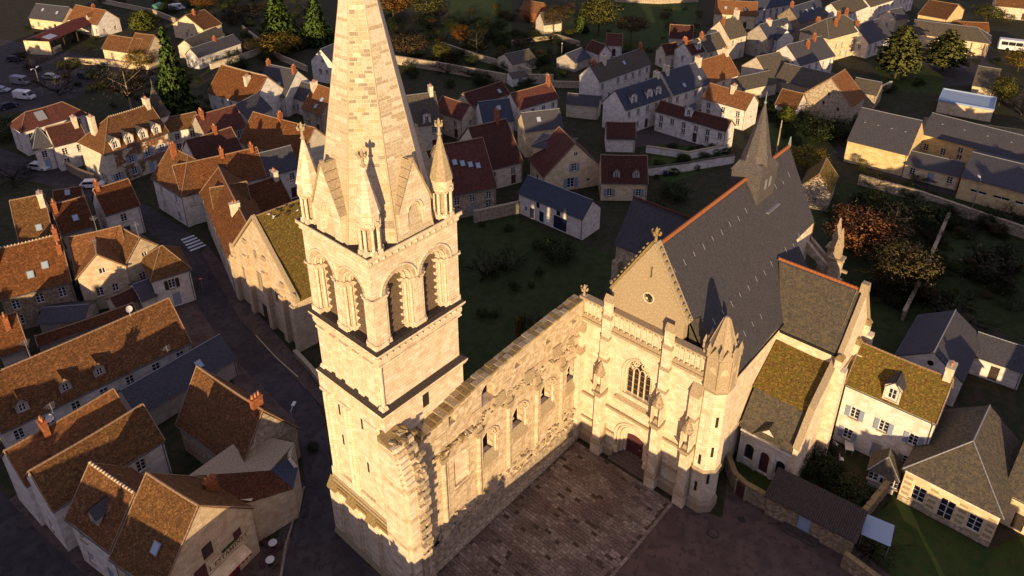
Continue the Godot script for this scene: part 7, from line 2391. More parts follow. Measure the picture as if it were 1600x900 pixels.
	t = thing("awning", "pale blue sheet awning at the end of the annex", "awning", Vector3(60.8, 0, -6.4), deg_to_rad(-80))
	m = MB.new()
	m.box(Vector3(0, 2.3, 0), Vector3(2.6, 0.05, 2.4), Basis(Vector3(1, 0, 0), 0.16))
	part(m, "sheet", M.pool_blue, t)
	for q in [[-1.2, -1.0], [1.2, -1.0], [-1.2, 1.0], [1.2, 1.0]]:
		m = MB.new()
		m.tube(Vector3(q[0], 0, q[1]), Vector3(q[0], 2.3 - q[1] * 0.16, q[1]), 0.04, 0.04, 5)
		part(m, "post", M.galvanised, t)
	# white garden furniture
	t = thing("garden_table", "white garden table in front of the presbytery", "table", Vector3(71.4, 0.01, -12.6), 0.4)
	m = MB.new()
	m.box(UP * 0.73, Vector3(1.5, 0.05, 0.9))
	part(m, "tabletop", M.dish_white, t)
	for q in [[-0.62, -0.35], [0.62, -0.35], [-0.62, 0.35], [0.62, 0.35]]:
		m = MB.new()
		m.tube(Vector3(q[0], 0, q[1]), Vector3(q[0], 0.71, q[1]), 0.03, 0.03, 5)
		part(m, "leg", M.dish_white, t)
	chair("garden_chair", "white garden chair left of the white table", Vector2(70.9, -13.9), 1.2, "dish_white", "white garden chairs")
	chair("garden_chair", "white garden chair behind the white table", Vector2(72.7, -13.2), -0.6, "dish_white", "white garden chairs")
	chair("garden_chair", "white garden chair standing apart in front of the white table", Vector2(69.2, -12.6), 0.5, "dish_white", "white garden chairs")
	# inn terrace
	round_table("round white cafe table nearer the inn wall", Vector2(21.9, -50.3))
	round_table("round white cafe table farther out on the terrace", Vector2(20.7, -48.9))
	var k := 0
	for q in [[21.9, -50.3, 0.5], [21.9, -50.3, 3.6], [20.7, -48.9, 0.2], [20.7, -48.9, 2.4], [20.7, -48.9, 4.2]]:
		chair("cafe_chair", ["red cafe chair right of the upper round table", "red cafe chair left of the upper round table", "red cafe chair beyond the lower round table", "red cafe chair right of the lower round table", "red cafe chair left of the lower round table"][k], Vector2(q[0] + sin(q[2]) * 0.75, q[1] + cos(q[2]) * 0.75), q[2] + PI, "red_door", "red chairs of the inn terrace")
		k += 1
	t = thing("menu_board", "white menu board standing by the inn wall", "sign", Vector3(22.9, 0, -52.0), deg_to_rad(20))
	m = MB.new()
	m.box(UP * 0.75, Vector3(0.65, 0.95, 0.05), Basis(Vector3.RIGHT, -0.2))
	part(m, "board", M.dish_white, t)
	m = MB.new()
	m.box(UP * 0.7 + Vector3(0, 0, -0.08), Vector3(0.75, 1.3, 0.05), Basis(Vector3.RIGHT, -0.2))
	part(m, "frame", M.red_door, t)
	# street lamps, signs, poles
	lamp_post("tall double street lamp in the car park at upper left", Vector2(54.3, -200.1), 7.0, 2)
	lamp_post("street lamp with one lantern beside the rubble gable", Vector2(31.4, -60.6), 4.2, 1)
	lamp_post("thin lamp post in front of the yellow hall", Vector2(141.5, -16.0), 6.0, 1)
	lamp_post("lamp post in the garden by the small sheds", Vector2(158.0, -121.0), 5.0, 1)
	t = thing("no_entry_sign", "round red no entry sign beside the white corner house", "sign", Vector3(39.0, 0, -95.2), deg_to_rad(-35))
	m = MB.new()
	m.tube(Vector3.ZERO, UP * 2.6, 0.03, 0.03, 6)
	part(m, "pole", M.galvanised, t)
	m = MB.new()
	m.facets(Vector3.ZERO, [[0, 0.34], [0.03, 0.34]], 20, 0.0)
	var dsc := part(m, "disc", plain("sign_red", Color(0.4, 0.02, 0.02), 0.5), t)
	dsc.transform = Transform3D(Basis(Vector3.RIGHT, PI / 2), Vector3(0, 2.3, 0.04))
	m = MB.new()
	m.box(Vector3(0, 2.3, 0.085), Vector3(0.46, 0.1, 0.02))
	part(m, "bar", M.white_paint, t)
	t = thing("power_pole", "concrete power pole with wires behind the church roof turret", "pole", Vector3(139.3, 0, -51.3), 0.4)
	m = MB.new()
	m.tube(Vector3.ZERO, UP * 8.0, 0.2, 0.12, 8)
	part(m, "shaft", M.weathered_stone, t)
	m = MB.new()
	m.box(UP * 7.6, Vector3(1.4, 0.12, 0.12))
	part(m, "crossarm", M.galvanised, t)
	m = MB.new()
	m.tube(UP * 6.8, Vector3(-2.4, 0, 0.8), 0.025, 0.025, 4)
	part(m, "stay", M.iron, t)
	# vehicles
	vehicle("van", "grey van in the car park beside the bare tree", Vector2(54.0, -213.5), deg_to_rad(-65), "zinc")
	vehicle("van", "white minibus in the car park nearest the red hipped roof", Vector2(50.8, -201.3), deg_to_rad(-60), "white_paint")
	vehicle("car", "black car at the top of the car park", Vector2(59.6, -234.8), deg_to_rad(-50), "navy_door")
	vehicle("car", "blue grey car at the left edge of the car park", Vector2(48.6, -210.8), deg_to_rad(-50), "grey_paint")
	vehicle("car", "dark blue car at the lower end of the car park", Vector2(46.0, -197.6), deg_to_rad(10), "navy_door")
	vehicle("car", "silver car parked behind the grey van", Vector2(60.5, -211.5), deg_to_rad(-60), "galvanised")
	vehicle("car", "dark car half hidden by bushes at the end of the car park", Vector2(66.5, -206.0), deg_to_rad(-70), "navy_door")
	vehicle("car", "white car parked in the street below the mansion", Vector2(38.5, -157.2), deg_to_rad(-62), "white_paint")
	vehicle("car", "white car half hidden behind the dark roofed house in the street", Vector2(42.3, -141.8), deg_to_rad(-40), "white_paint")
	vehicle("car", "white car in the street at the top right among the row houses", Vector2(262.0, -63.0), deg_to_rad(-10), "white_paint")
	vehicle("car", "dark car in the dim street at the lower left edge", Vector2(2.2, -66.0), deg_to_rad(-50), "navy_door")
	bus(Vector2(252.6, -28.5), deg_to_rad(-75))
	t = thing("tank", "green storage tank beside the white caravan at the top left", "tank", Vector3(110.6, 0, -256.8), 0.6)
	m = MB.new()
	m.tube(Vector3(-2, 1.5, 0), Vector3(2, 1.5, 0), 1.3, 1.3, 16)
	part(m, "drum", plain("tank_green", Color(0.06, 0.16, 0.13), 0.5), t)
	for x in [-1.2, 1.2]:
		m = MB.new()
		m.bx(x - 0.15, 0, -0.9, x + 0.15, 0.6, 0.9)
		part(m, "cradle", M.weathered_stone, t)
	vehicle("van", "white caravan van beside the green tank", Vector2(116.0, -254.0), deg_to_rad(-20), "white_paint")
	# rusty open barn
	t = thing("open_barn", "open barn with rusty red sheet roof at the top left", "barn", Vector3(76.0, 0, -242.5), deg_to_rad(34))
	for q in 2:
		m = MB.new()
		var s := 1.0 if q == 0 else -1.0
		m.solid([[Vector3(-12, 3.9, s * 4.2), Vector3(12, 3.9, s * 4.2), Vector3(12, 5.0, 0), Vector3(-12, 5.0, 0)], [Vector3(-12, 3.99, s * 4.2), Vector3(12, 3.99, s * 4.2), Vector3(12, 5.09, 0), Vector3(-12, 5.09, 0)], [Vector3(-12, 3.9, s * 4.2), Vector3(12, 3.9, s * 4.2), Vector3(12, 3.99, s * 4.2), Vector3(-12, 3.99, s * 4.2)]])
		part(m, "roof_sheet", M.rust_sheet, t)
	m = MB.new()
	m.box(Vector3(-9.0, 4.55, 2.4), Vector3(3.6, 0.06, 2.2), Basis(Vector3(1, 0, 0), 0.257))
	part(m, "clear_sheet", M.galvanised, t)
	for x in [-11.5, -5.8, 0.0, 5.8, 11.5]:
		for z in [-3.9, 3.9]:
			m = MB.new()
			m.bx(x - 0.14, 0, z - 0.14, x + 0.14, 3.95, z + 0.14)
			part(m, "post", M.dark_wood, t)
	m = MB.new()
	m.bx(-11.8, 0, -3.9, -11.5, 3.9, 3.9)
	m.bx(-11.4, 0, 3.6, -7.5, 1.8, 3.85)
	part(m, "wall", M.plaster_cream, t)
	# blue flat roof
	t = thing("flat_roof_building", "low building with pale blue flat roof right of the school lawn", "building", Vector3(192.0, 0, -29.0), deg_to_rad(-82))
	m = MB.new()
	m.bx(-5.5, 0, -4.5, 5.5, 2.8, 4.5)
	part(m, "wall", M.plaster_cream, t)
	m = MB.new()
	m.bx(-5.4, 2.8, -4.4, 5.4, 2.86, 4.4)
	part(m, "roof", M.pool_blue, t)
	for q in [[-5.6, -4.6, 5.6, -4.35], [-5.6, 4.35, 5.6, 4.6], [-5.6, -4.35, -5.35, 4.35], [5.35, -4.35, 5.6, 4.35]]:
		m = MB.new()
		m.bx(q[0], 2.7, q[1], q[2], 3.15, q[3])
		part(m, "parapet", M.blue_door, t)
	# slate turret of the mansion
	t = thing("round_turret", "round turret with tall pointed slate cap behind the mansion", "turret", Vector3(59.0, 0, -146.8))
	m = MB.new()
	m.facets(Vector3.ZERO, [[0, 1.9], [8.2, 1.9]], 14, 0.0)
	part(m, "wall", M.plaster_white, t)
	m = MB.new()
	m.facets(UP * 8.1, [[0, 2.35], [0.6, 1.9], [6.4, 0.06]], 14, 0.0)
	part(m, "slate_cap", M.slate_old, t)
	m = MB.new()
	m.tube(UP * 14.4, UP * 15.6, 0.05, 0.03, 5)
	part(m, "spike", M.zinc, t)
	# bins, white box, drain covers
	for q in [[116.8, -63.6, "navy_door", "black waste bin by the white courtyard wall"], [117.8, -63.0, "leaf_hedge", "waste bin with yellow lid by the white courtyard wall"]]:
		t = thing("waste_bin", q[3], "bin", Vector3(q[0], 0.01, q[1]), 0.5, "bins in the courtyard")
		m = MB.new()
		m.frus(Vector3.ZERO, 0.28, 0.3, 0.34, 0.38, 1.0)
		part(m, "body", M.navy_door, t)
		m = MB.new()
		m.box(UP * 1.04, Vector3(0.74, 0.08, 0.82))
		part(m, "lid", M[q[2]], t)
	t = thing("white_cabinet", "white metal cabinet standing in the dark garden right of the church", "cabinet", Vector3(99.6, 0, -12.6), 0.4)
	m = MB.new()
	m.bx(-0.9, 0, -0.5, 0.9, 1.5, 0.5)
	part(m, "body", M.white_paint, t)
	m = MB.new()
	m.bx(-0.95, 1.5, -0.55, 0.95, 1.58, 0.55)
	part(m, "lid", M.dish_white, t)
	for q in [[26.2, -51.1, "square iron drain cover in the street nearer the inn corner"], [23.2, -46.8, "square iron drain cover in the street below the terrace"], [55.1, -17.4, "small iron drain cover in front of the stair turret"]]:
		t = thing("drain_cover", q[2], "drain cover", Vector3(q[0], 0.02, q[1]), 0.8, "drain covers")
		m = MB.new()
		m.bx(-0.32, 0, -0.32, 0.32, 0.025, 0.32)
		part(m, "plate", M.iron, t)
		m = MB.new()
		for i in 4:
			m.bx(-0.26, 0.025, -0.24 + i * 0.14, 0.26, 0.035, -0.18 + i * 0.14)
		part(m, "ribs", M.iron, t)
	t = thing("manhole_ring", "round manhole cover in the middle of the reddish tarmac", "manhole", Vector3(51.7, 0.02, -18.8))
	m = MB.new()
	m.facets(Vector3.ZERO, [[0, 0.5], [0.02, 0.5]], 20, 0.0)
	part(m, "cover", M.tarmac_red, t)
	m = MB.new()
	var ring := []
	for i in 21:
		ring.append(Vector3(cos(TAU * i / 20) * 0.52, 0.02, sin(TAU * i / 20) * 0.52))
	m.path(ring, 0.035, 5)
	part(m, "rim", M.iron, t)
	pigeons()
	inn_front()
	corner_house()
	shade_makers()

# the painted gable, awning and flower ledges of the inn
func inn_front() -> void:
	var t: Node3D = null
	for c in get_children():
		if String(c.name) == "inn":
			t = c
	var hx := INN[0] * 0.5
	var O := Vector3(hx, 0, 0)
	var b := Basis(Vector3(0, 0, -1), UP, Vector3(1, 0, 0))
	var m := MB.new()
	# the inn's gable faces local +x; u runs along -z
	for q in [[-0.2, 5.2, 1.0, 1.4, "dark_wood"], [-1.3, 2.9, 1.2, 1.9, "red_door"], [2.9, 4.2, 0.8, 0.9, "red_door"], [-2.6, 0.3, 1.6, 2.0, "red_door"], [1.8, 0.1, 1.1, 2.2, "red_door"], [-4.2, 0.3, 1.0, 2.0, "red_door"]]:
		m = MB.new()
		m.box(O + b.x * q[0] + UP * (q[1] + q[3] * 0.5) + b.z * 0.03, Vector3(q[2], q[3], 0.1), b)
		var w := part(m, "shutter" if q[1] > 2 else "door", M[q[4]], t)
		if q[1] < 1.0:
			m = MB.new()
			m.box(O + b.x * q[0] + UP * (q[1] + q[3] * 0.62) + b.z * 0.09, Vector3(q[2] * 0.7, q[3] * 0.55, 0.04), b)
			part(m, "pane", M.glass, w)
	m = MB.new()
	m.box(O + b.x * 1.7 + UP * 3.65 + b.z * 0.03, Vector3(4.2, 0.74, 0.06), b)
	part(m, "name_board", M.plaster_cream, t)
	lettering(t, "L'ESTAMINET", 0.66, M.iron, Transform3D(b, O + b.x * 1.7 + UP * 3.65 + b.z * 0.08))
	m = MB.new()
	var aw := O + UP * 2.9 + b.z * 0.02
	for i in 17:
		m = MB.new()
		var x0 := -4.4 + i * 0.45
		m.solid([[aw + b.x * x0, aw + b.x * (x0 + 0.44), aw + b.x * (x0 + 0.44) + b.z * 1.1 - UP * 0.45, aw + b.x * x0 + b.z * 1.1 - UP * 0.45], [aw + b.x * x0 + UP * 0.03, aw + b.x * (x0 + 0.44) + UP * 0.03, aw + b.x * (x0 + 0.44) + b.z * 1.1 - UP * 0.42, aw + b.x * x0 + b.z * 1.1 - UP * 0.42], [aw + b.x * x0 + b.z * 1.1 - UP * 0.45, aw + b.x * (x0 + 0.44) + b.z * 1.1 - UP * 0.45, aw + b.x * (x0 + 0.44) + b.z * 1.1 - UP * 0.42, aw + b.x * x0 + b.z * 1.1 - UP * 0.42]])
		part(m, "awning_panel", M.plaster_cream, t)
		m = MB.new()
		m.box(aw + b.x * (x0 + 0.22) + b.z * 1.12 - UP * 0.58, Vector3(0.22, 0.26, 0.02), b)
		part(m, "awning_fringe", M.sign_red, t)
	for q in [[-3.2, 3.1, 2.6], [2.0, 4.25, 1.9]]:
		m = MB.new()
		m.box(O + b.x * q[0] + UP * q[1] + b.z * 0.1, Vector3(q[2], 0.16, 0.2), b)
		part(m, "planter_ledge", M.leaf_green, t)

func corner_house() -> void:
	# low house with a curved grey roof and a slate porch at the corner of the street
	var t := thing("corner_house", "low corner house with lichen grey roof and blue slate porch beside the street", "house", Vector3(CORNER[0].x, 0, CORNER[0].z))
	var o := Vector3(CORNER[0].x, 0, CORNER[0].z)
	var q := []
	for p in CORNER:
		q.append(p - o)
	for f in [[0, 1, 2, 3], [3, 2, 7, 8], [2, 6, 7], [8, 7, 9]]:
		var pts := []
		var c := Vector3.ZERO
		for i in f:
			pts.append(q[i])
			c += q[i]
		var m := MB.new()
		m.poly(pts, UP)
		var low := []
		for p in pts:
			low.append(p - UP * 0.15)
		m.poly(low, Vector3.DOWN)
		for i in pts.size():
			var a: Vector3 = pts[i]
			var b: Vector3 = pts[(i + 1) % pts.size()]
			m.poly([a, b, b - UP * 0.15, a - UP * 0.15], (a + b) * 0.5 - c / pts.size())
		part(m, "roof_slope", M.weathered_stone if f[0] == 0 else M.tile_dark, t)
	var m := MB.new()
	m.poly([q[2] + UP * 0.05, q[4], q[5], q[6]], UP)
	m.poly([q[2] - UP * 0.05, q[4] - UP * 0.1, q[5] - UP * 0.1, q[6] - UP * 0.1], Vector3.DOWN)
	part(m, "porch_roof", M.slate_blue, t)
	for e in [[1, 4], [4, 5], [5, 6], [6, 7], [7, 9]]:
		var a: Vector3 = q[e[0]]
		var b: Vector3 = q[e[1]]
		m = MB.new()
		var out = Vector3((a + b).x * 0.5, 0, (a + b).z * 0.5) - (q[3] + q[2]) * 0.5
		var d := Vector3((b - a).x, 0, (b - a).z).normalized()
		var nn := Vector3(-d.z, 0, d.x)
		if nn.dot(out) < 0:
			nn = -nn
		var th := nn * -0.35
		m.solid([[a, b, Vector3(b.x, 0, b.z), Vector3(a.x, 0, a.z)], [a + th, b + th, Vector3(b.x, 0, b.z) + th, Vector3(a.x, 0, a.z) + th], [a, b, b + th, a + th], [a, a + th, Vector3(a.x, 0, a.z) + th, Vector3(a.x, 0, a.z)], [b, b + th, Vector3(b.x, 0, b.z) + th, Vector3(b.x, 0, b.z)]])
		part(m, "wall", M.ashlar_grey, t)

# the rest of the town behind and beside the camera, whose roofs cut the low sun off the square and the streets
func shade_makers() -> void:
	var k := 0
	var O := Vector2(3.4, -71.1)
	var u := Vector2(0.664, 0.748)
	var w := Vector2(-0.748, 0.664)
	for q in [[-16, 26, 12.6], [-3, 25, 12.6], [9.5, 25, 12.3], [22, 25, 11.6], [34.5, 25, 8.6], [44, 25, 8.2], [52, 25, 6.3], [60, 26, 8.0], [67.5, 27, 9.8], [76, 27, 10.0], [84.5, 25, 7.6], [95, 26, 6.9], [108, 25, 7.4]]:
		var p: Vector2 = O + u * q[0] + w * q[1]
		house(["tiled_house", "row house number %s along the far side of the square, outside the view" % ["one", "two", "three", "four", "five", "six", "seven", "eight", "nine", "ten", "eleven", "twelve", "thirteen"][k], p.x, p.y, -48.4, 12.0 if k < 5 else 8.6, 8.6, q[2] - 3.6, q[2], false, false, ["tile_brown", "slate", "tile_red"][k % 3], ["plaster_white", "plaster", "plaster_cream"][k % 3], 0, {"ch": [[0.85, 0.0, 0.8, "stone"]], "few": 1}])
		k += 1
	k = 0
	var v := Vector2(0.3, -0.954)
	var s := Vector2(-0.954, -0.3)
	for q in [[10, 14, 9.8], [26, 13, 10.6], [42, 14, 9.6], [58, 15, 10.8], [76, 15, 10.0], [94, 16, 10.4], [112, 18, 9.8], [132, 18, 9.0], [152, 18, 8.6]]:
		var p: Vector2 = O + v * q[0] + s * q[1]
		house(["tiled_house", "row house number %s beyond the left edge of the view" % ["one", "two", "three", "four", "five", "six", "seven", "eight", "nine"][k], p.x, p.y, 72.5, 14.0, 8.8, q[2] - 4.2, q[2], false, false, ["tile_brown", "tile_red", "slate"][k % 3], ["plaster", "plaster_white", "plaster_cream"][k % 3], 0, {"ch": [[-0.8, 0.0, 1.4, "brick"], [0.5, 0.1, 1.3, "stone"]], "few": 1}])
		k += 1
	k = 0
	for q in [[84, 16, 11.0], [99, 13, 12.6], [114, 12, 11.8], [129, 10, 10.6], [146, 8, 9.6]]:
		house(["tiled_house", "large house number %s beyond the right edge of the view" % ["one", "two", "three", "four", "five"][k], q[0], q[1], 6.0, 14.0, 9.6, q[2] - 4.6, q[2], false, false, ["slate", "tile_brown"][k % 2], ["plaster", "plaster_white"][k % 2], 0, {"ch": [[-0.6, 0.0, 1.2, "stone"]], "few": 1}])
		k += 1
	for q in [[72, 22, 11.6], [78, 24, 10.8]]:
		var p: Vector2 = O + u * q[0] + w * q[1]
		var t := thing("bare_tree", "bare tree behind the row houses outside the view, %s one" % ("taller" if q[2] > 11 else "shorter"), "tree", Vector3(p.x, 0, p.y))
		var c := mi(crowns["bare_9"], "crown", M.twig, t)
		c.position.y = 4.0
		c.scale = Vector3(4.0, (q[2] - 4.0) / 2.0, 4.0)
		var m := MB.new()
		m.tube(Vector3.ZERO, UP * 7.0, 0.3, 0.15, 8)
		part(m, "trunk", M.bark, t)

func pigeons() -> void:
	# birds resting near the ridge of the mossy hall
	var m := MB.new()
	m.ball(Vector3(0, 0.13, 0), Vector3(0.17, 0.1, 0.09), 8, 6)
	m.ball(Vector3(0.16, 0.24, 0), Vector3(0.06, 0.06, 0.05), 6, 4)
	m.frus(Vector3(-0.2, 0.1, 0), 0.12, 0.05, 0.1, 0.03, 0.04)
	var body := m.mesh()
	m = MB.new()
	m.tube(Vector3(0.21, 0.24, 0), Vector3(0.26, 0.235, 0), 0.014, 0.003, 5)
	var beak := m.mesh()
	var rg := RandomNumberGenerator.new()
	rg.seed = 12
	var hall: Node3D = get_node("old_church")
	for i in 24:
		# on the slope that faces the bell tower
		var f := rg.randf_range(0.0, 0.13)
		var p := hall.transform * Vector3(rg.randf_range(2.0, 8.5), lerpf(16.85, 8.0, f) + 0.02, -17.1 * 0.5 * f - 0.1)
		var q := hall.transform * Vector3(0, 0, -1)
		var t := thing("pigeon", "pigeon resting near the ridge of the yellow mossy roof", "bird", p, rg.randf() * TAU, "pigeons on the mossy roof")
		mi(body, "body", M.iron if i % 5 else M.dish_white, t)
		mi(beak, "beak", M.terracotta, t)

# ------------------------------------------------------------------ ground
func build_ground() -> void:
	var m := MB.new()
	m.poly([Vector3(-500, 0, -1100), Vector3(1100, 0, -1100), Vector3(1100, 0, 400), Vector3(-500, 0, 400)], UP)
	ground_sheet(m, "ground", M.earth)
	for s in SHEETS:
		m = MB.new()
		var pg := PackedVector2Array(s[3])
		var idx := Geometry2D.triangulate_polygon(pg)
		for i in range(0, idx.size(), 3):
			m.tri3(Vector3(pg[idx[i]].x, s[2], pg[idx[i]].y), Vector3(pg[idx[i + 1]].x, s[2], pg[idx[i + 1]].y), Vector3(pg[idx[i + 2]].x, s[2], pg[idx[i + 2]].y), UP)
		if s[0] == "pavement":
			for i in pg.size():
				var a := pg[i]
				var b := pg[(i + 1) % pg.size()]
				m.poly([Vector3(a.x, s[2], a.y), Vector3(b.x, s[2], b.y), Vector3(b.x, 0, b.y), Vector3(a.x, 0, a.y)], Vector3((b - a).y, 0, -(b - a).x))
		ground_sheet(m, s[0], M[s[1]])
	parvis()
	# zebra crossing, yellow kerb lines, the pale gutter lines of the street
	for k in 5:
		m = MB.new()
		var a := Vector2(43.9 - 0.16 * k, -111.6 + 1.05 * k)
		var d := Vector2(0.9 + 0.22 * k, 0.1).normalized() * (2.2 + 0.1 * k)
		m.poly([Vector3(a.x, 0.02, a.y), Vector3(a.x + d.x, 0.02, a.y + d.y), Vector3(a.x + d.x - 0.05, 0.02, a.y + d.y + 0.5), Vector3(a.x - 0.05, 0.02, a.y + 0.5)], UP)
		ground_sheet(m, "road_marking", M.road_white)
	for q in LINES:
		m = MB.new()
		for i in q[1].size() - 1:
			var a: Vector2 = q[1][i]
			var b: Vector2 = q[1][i + 1]
			var n = Vector2(-(b - a).y, (b - a).x).normalized() * q[2] * 0.5
			m.poly([Vector3(a.x - n.x, q[3], a.y - n.y), Vector3(b.x - n.x, q[3], b.y - n.y), Vector3(b.x + n.x, q[3], b.y + n.y), Vector3(a.x + n.x, q[3], a.y + n.y)], UP)
		ground_sheet(m, "road_marking", M[q[0]])

func parvis() -> void:
	# worn paving before the church: the joints lie lower than the slabs
	var m := MB.new()
	m.poly([Vector3(27.6, 0.008, -36.6), Vector3(52.4, 0.008, -36.6), Vector3(52.4, 0.008, -23.6), Vector3(27.6, 0.008, -23.6)], UP)
	var p := ground_sheet(m, "paving", M.joint_earth)
	var rg := RandomNumberGenerator.new()
	rg.seed = 21
	var x := 52.3
	var n_ := 0
	var rest := {}
	var worn := FastNoiseLite.new()
	worn.seed = 4
	worn.frequency = 0.22
	while x > 27.8:
		var w := rg.randf_range(0.3, 0.42)
		var z := -36.5 + rg.randf_range(0, 0.5)
		while z < -24.4:
			var l := rg.randf_range(0.4, 0.85)
			var z1 := minf(z + l, -23.95)
			var h := 0.012 + rg.randf_range(0.006, 0.03)
			var wn := worn.get_noise_2d(x * 1.2, z * 0.7)
			var tone: int = [0, 1, 0, 5, 2][rg.randi() % 5]
			if wn > 0.1:
				tone = [2, 2, 4, 0][rg.randi() % 4]
			elif wn < -0.1:
				tone = [1, 1, 3, 5][rg.randi() % 4]
			if rg.randf() < 0.06:
				z = z1
				continue
			var own := n_ < 300 and x > 38.0 and (int(x * 10) % 2 == 0 or x > 46.0)
			var mm: MB = MB.new() if own else rest.get_or_add(tone, MB.new())
			var g := 0.012
			var j := [rg.randf_range(-0.01, 0.02), rg.randf_range(-0.01, 0.02), rg.randf_range(-0.01, 0.02), rg.randf_range(-0.01, 0.02)]
			var a := [Vector3(x - w + g + j[0], h, z + g), Vector3(x - g - j[1], h + j[1] * 0.4, z + g), Vector3(x - g - j[2], h, z1 - g), Vector3(x - w + g + j[3], h + j[3] * 0.4, z1 - g)]
			mm.poly(a, UP)
			for i in 4:
				var e: Vector3 = a[i]
				var f: Vector3 = a[(i + 1) % 4]
				mm.poly([e, f, Vector3(f.x, 0, f.z), Vector3(e.x, 0, e.z)], (e + f) * 0.5 - (a[0] + a[2]) * 0.5)
			if own:
				part(mm, "paving_slab", M["paving_%d" % tone], p)
				n_ += 1
			z = z1
		x -= w
	for tone in rest:
		part(rest[tone], "worn_paving", M["paving_%d" % tone], p).set_meta("kind", "stuff")
	# kerb stones along the edge of the paving
	x = 52.2
	while x > 28.0:
		var l := rg.randf_range(0.8, 1.3)
		m = MB.new()
		m.bx(x - l + 0.02, 0, -23.92, x, 0.05 + rg.randf_range(0, 0.02), -23.6)
		part(m, "kerb_stone", M["paving_%d" % [2, 4, 0][rg.randi() % 3]], p)
		x -= l

func build_town() -> void:
	make_plants()
	for d in HOUSES:
		house(d)
	undergrowth()
	build_props()

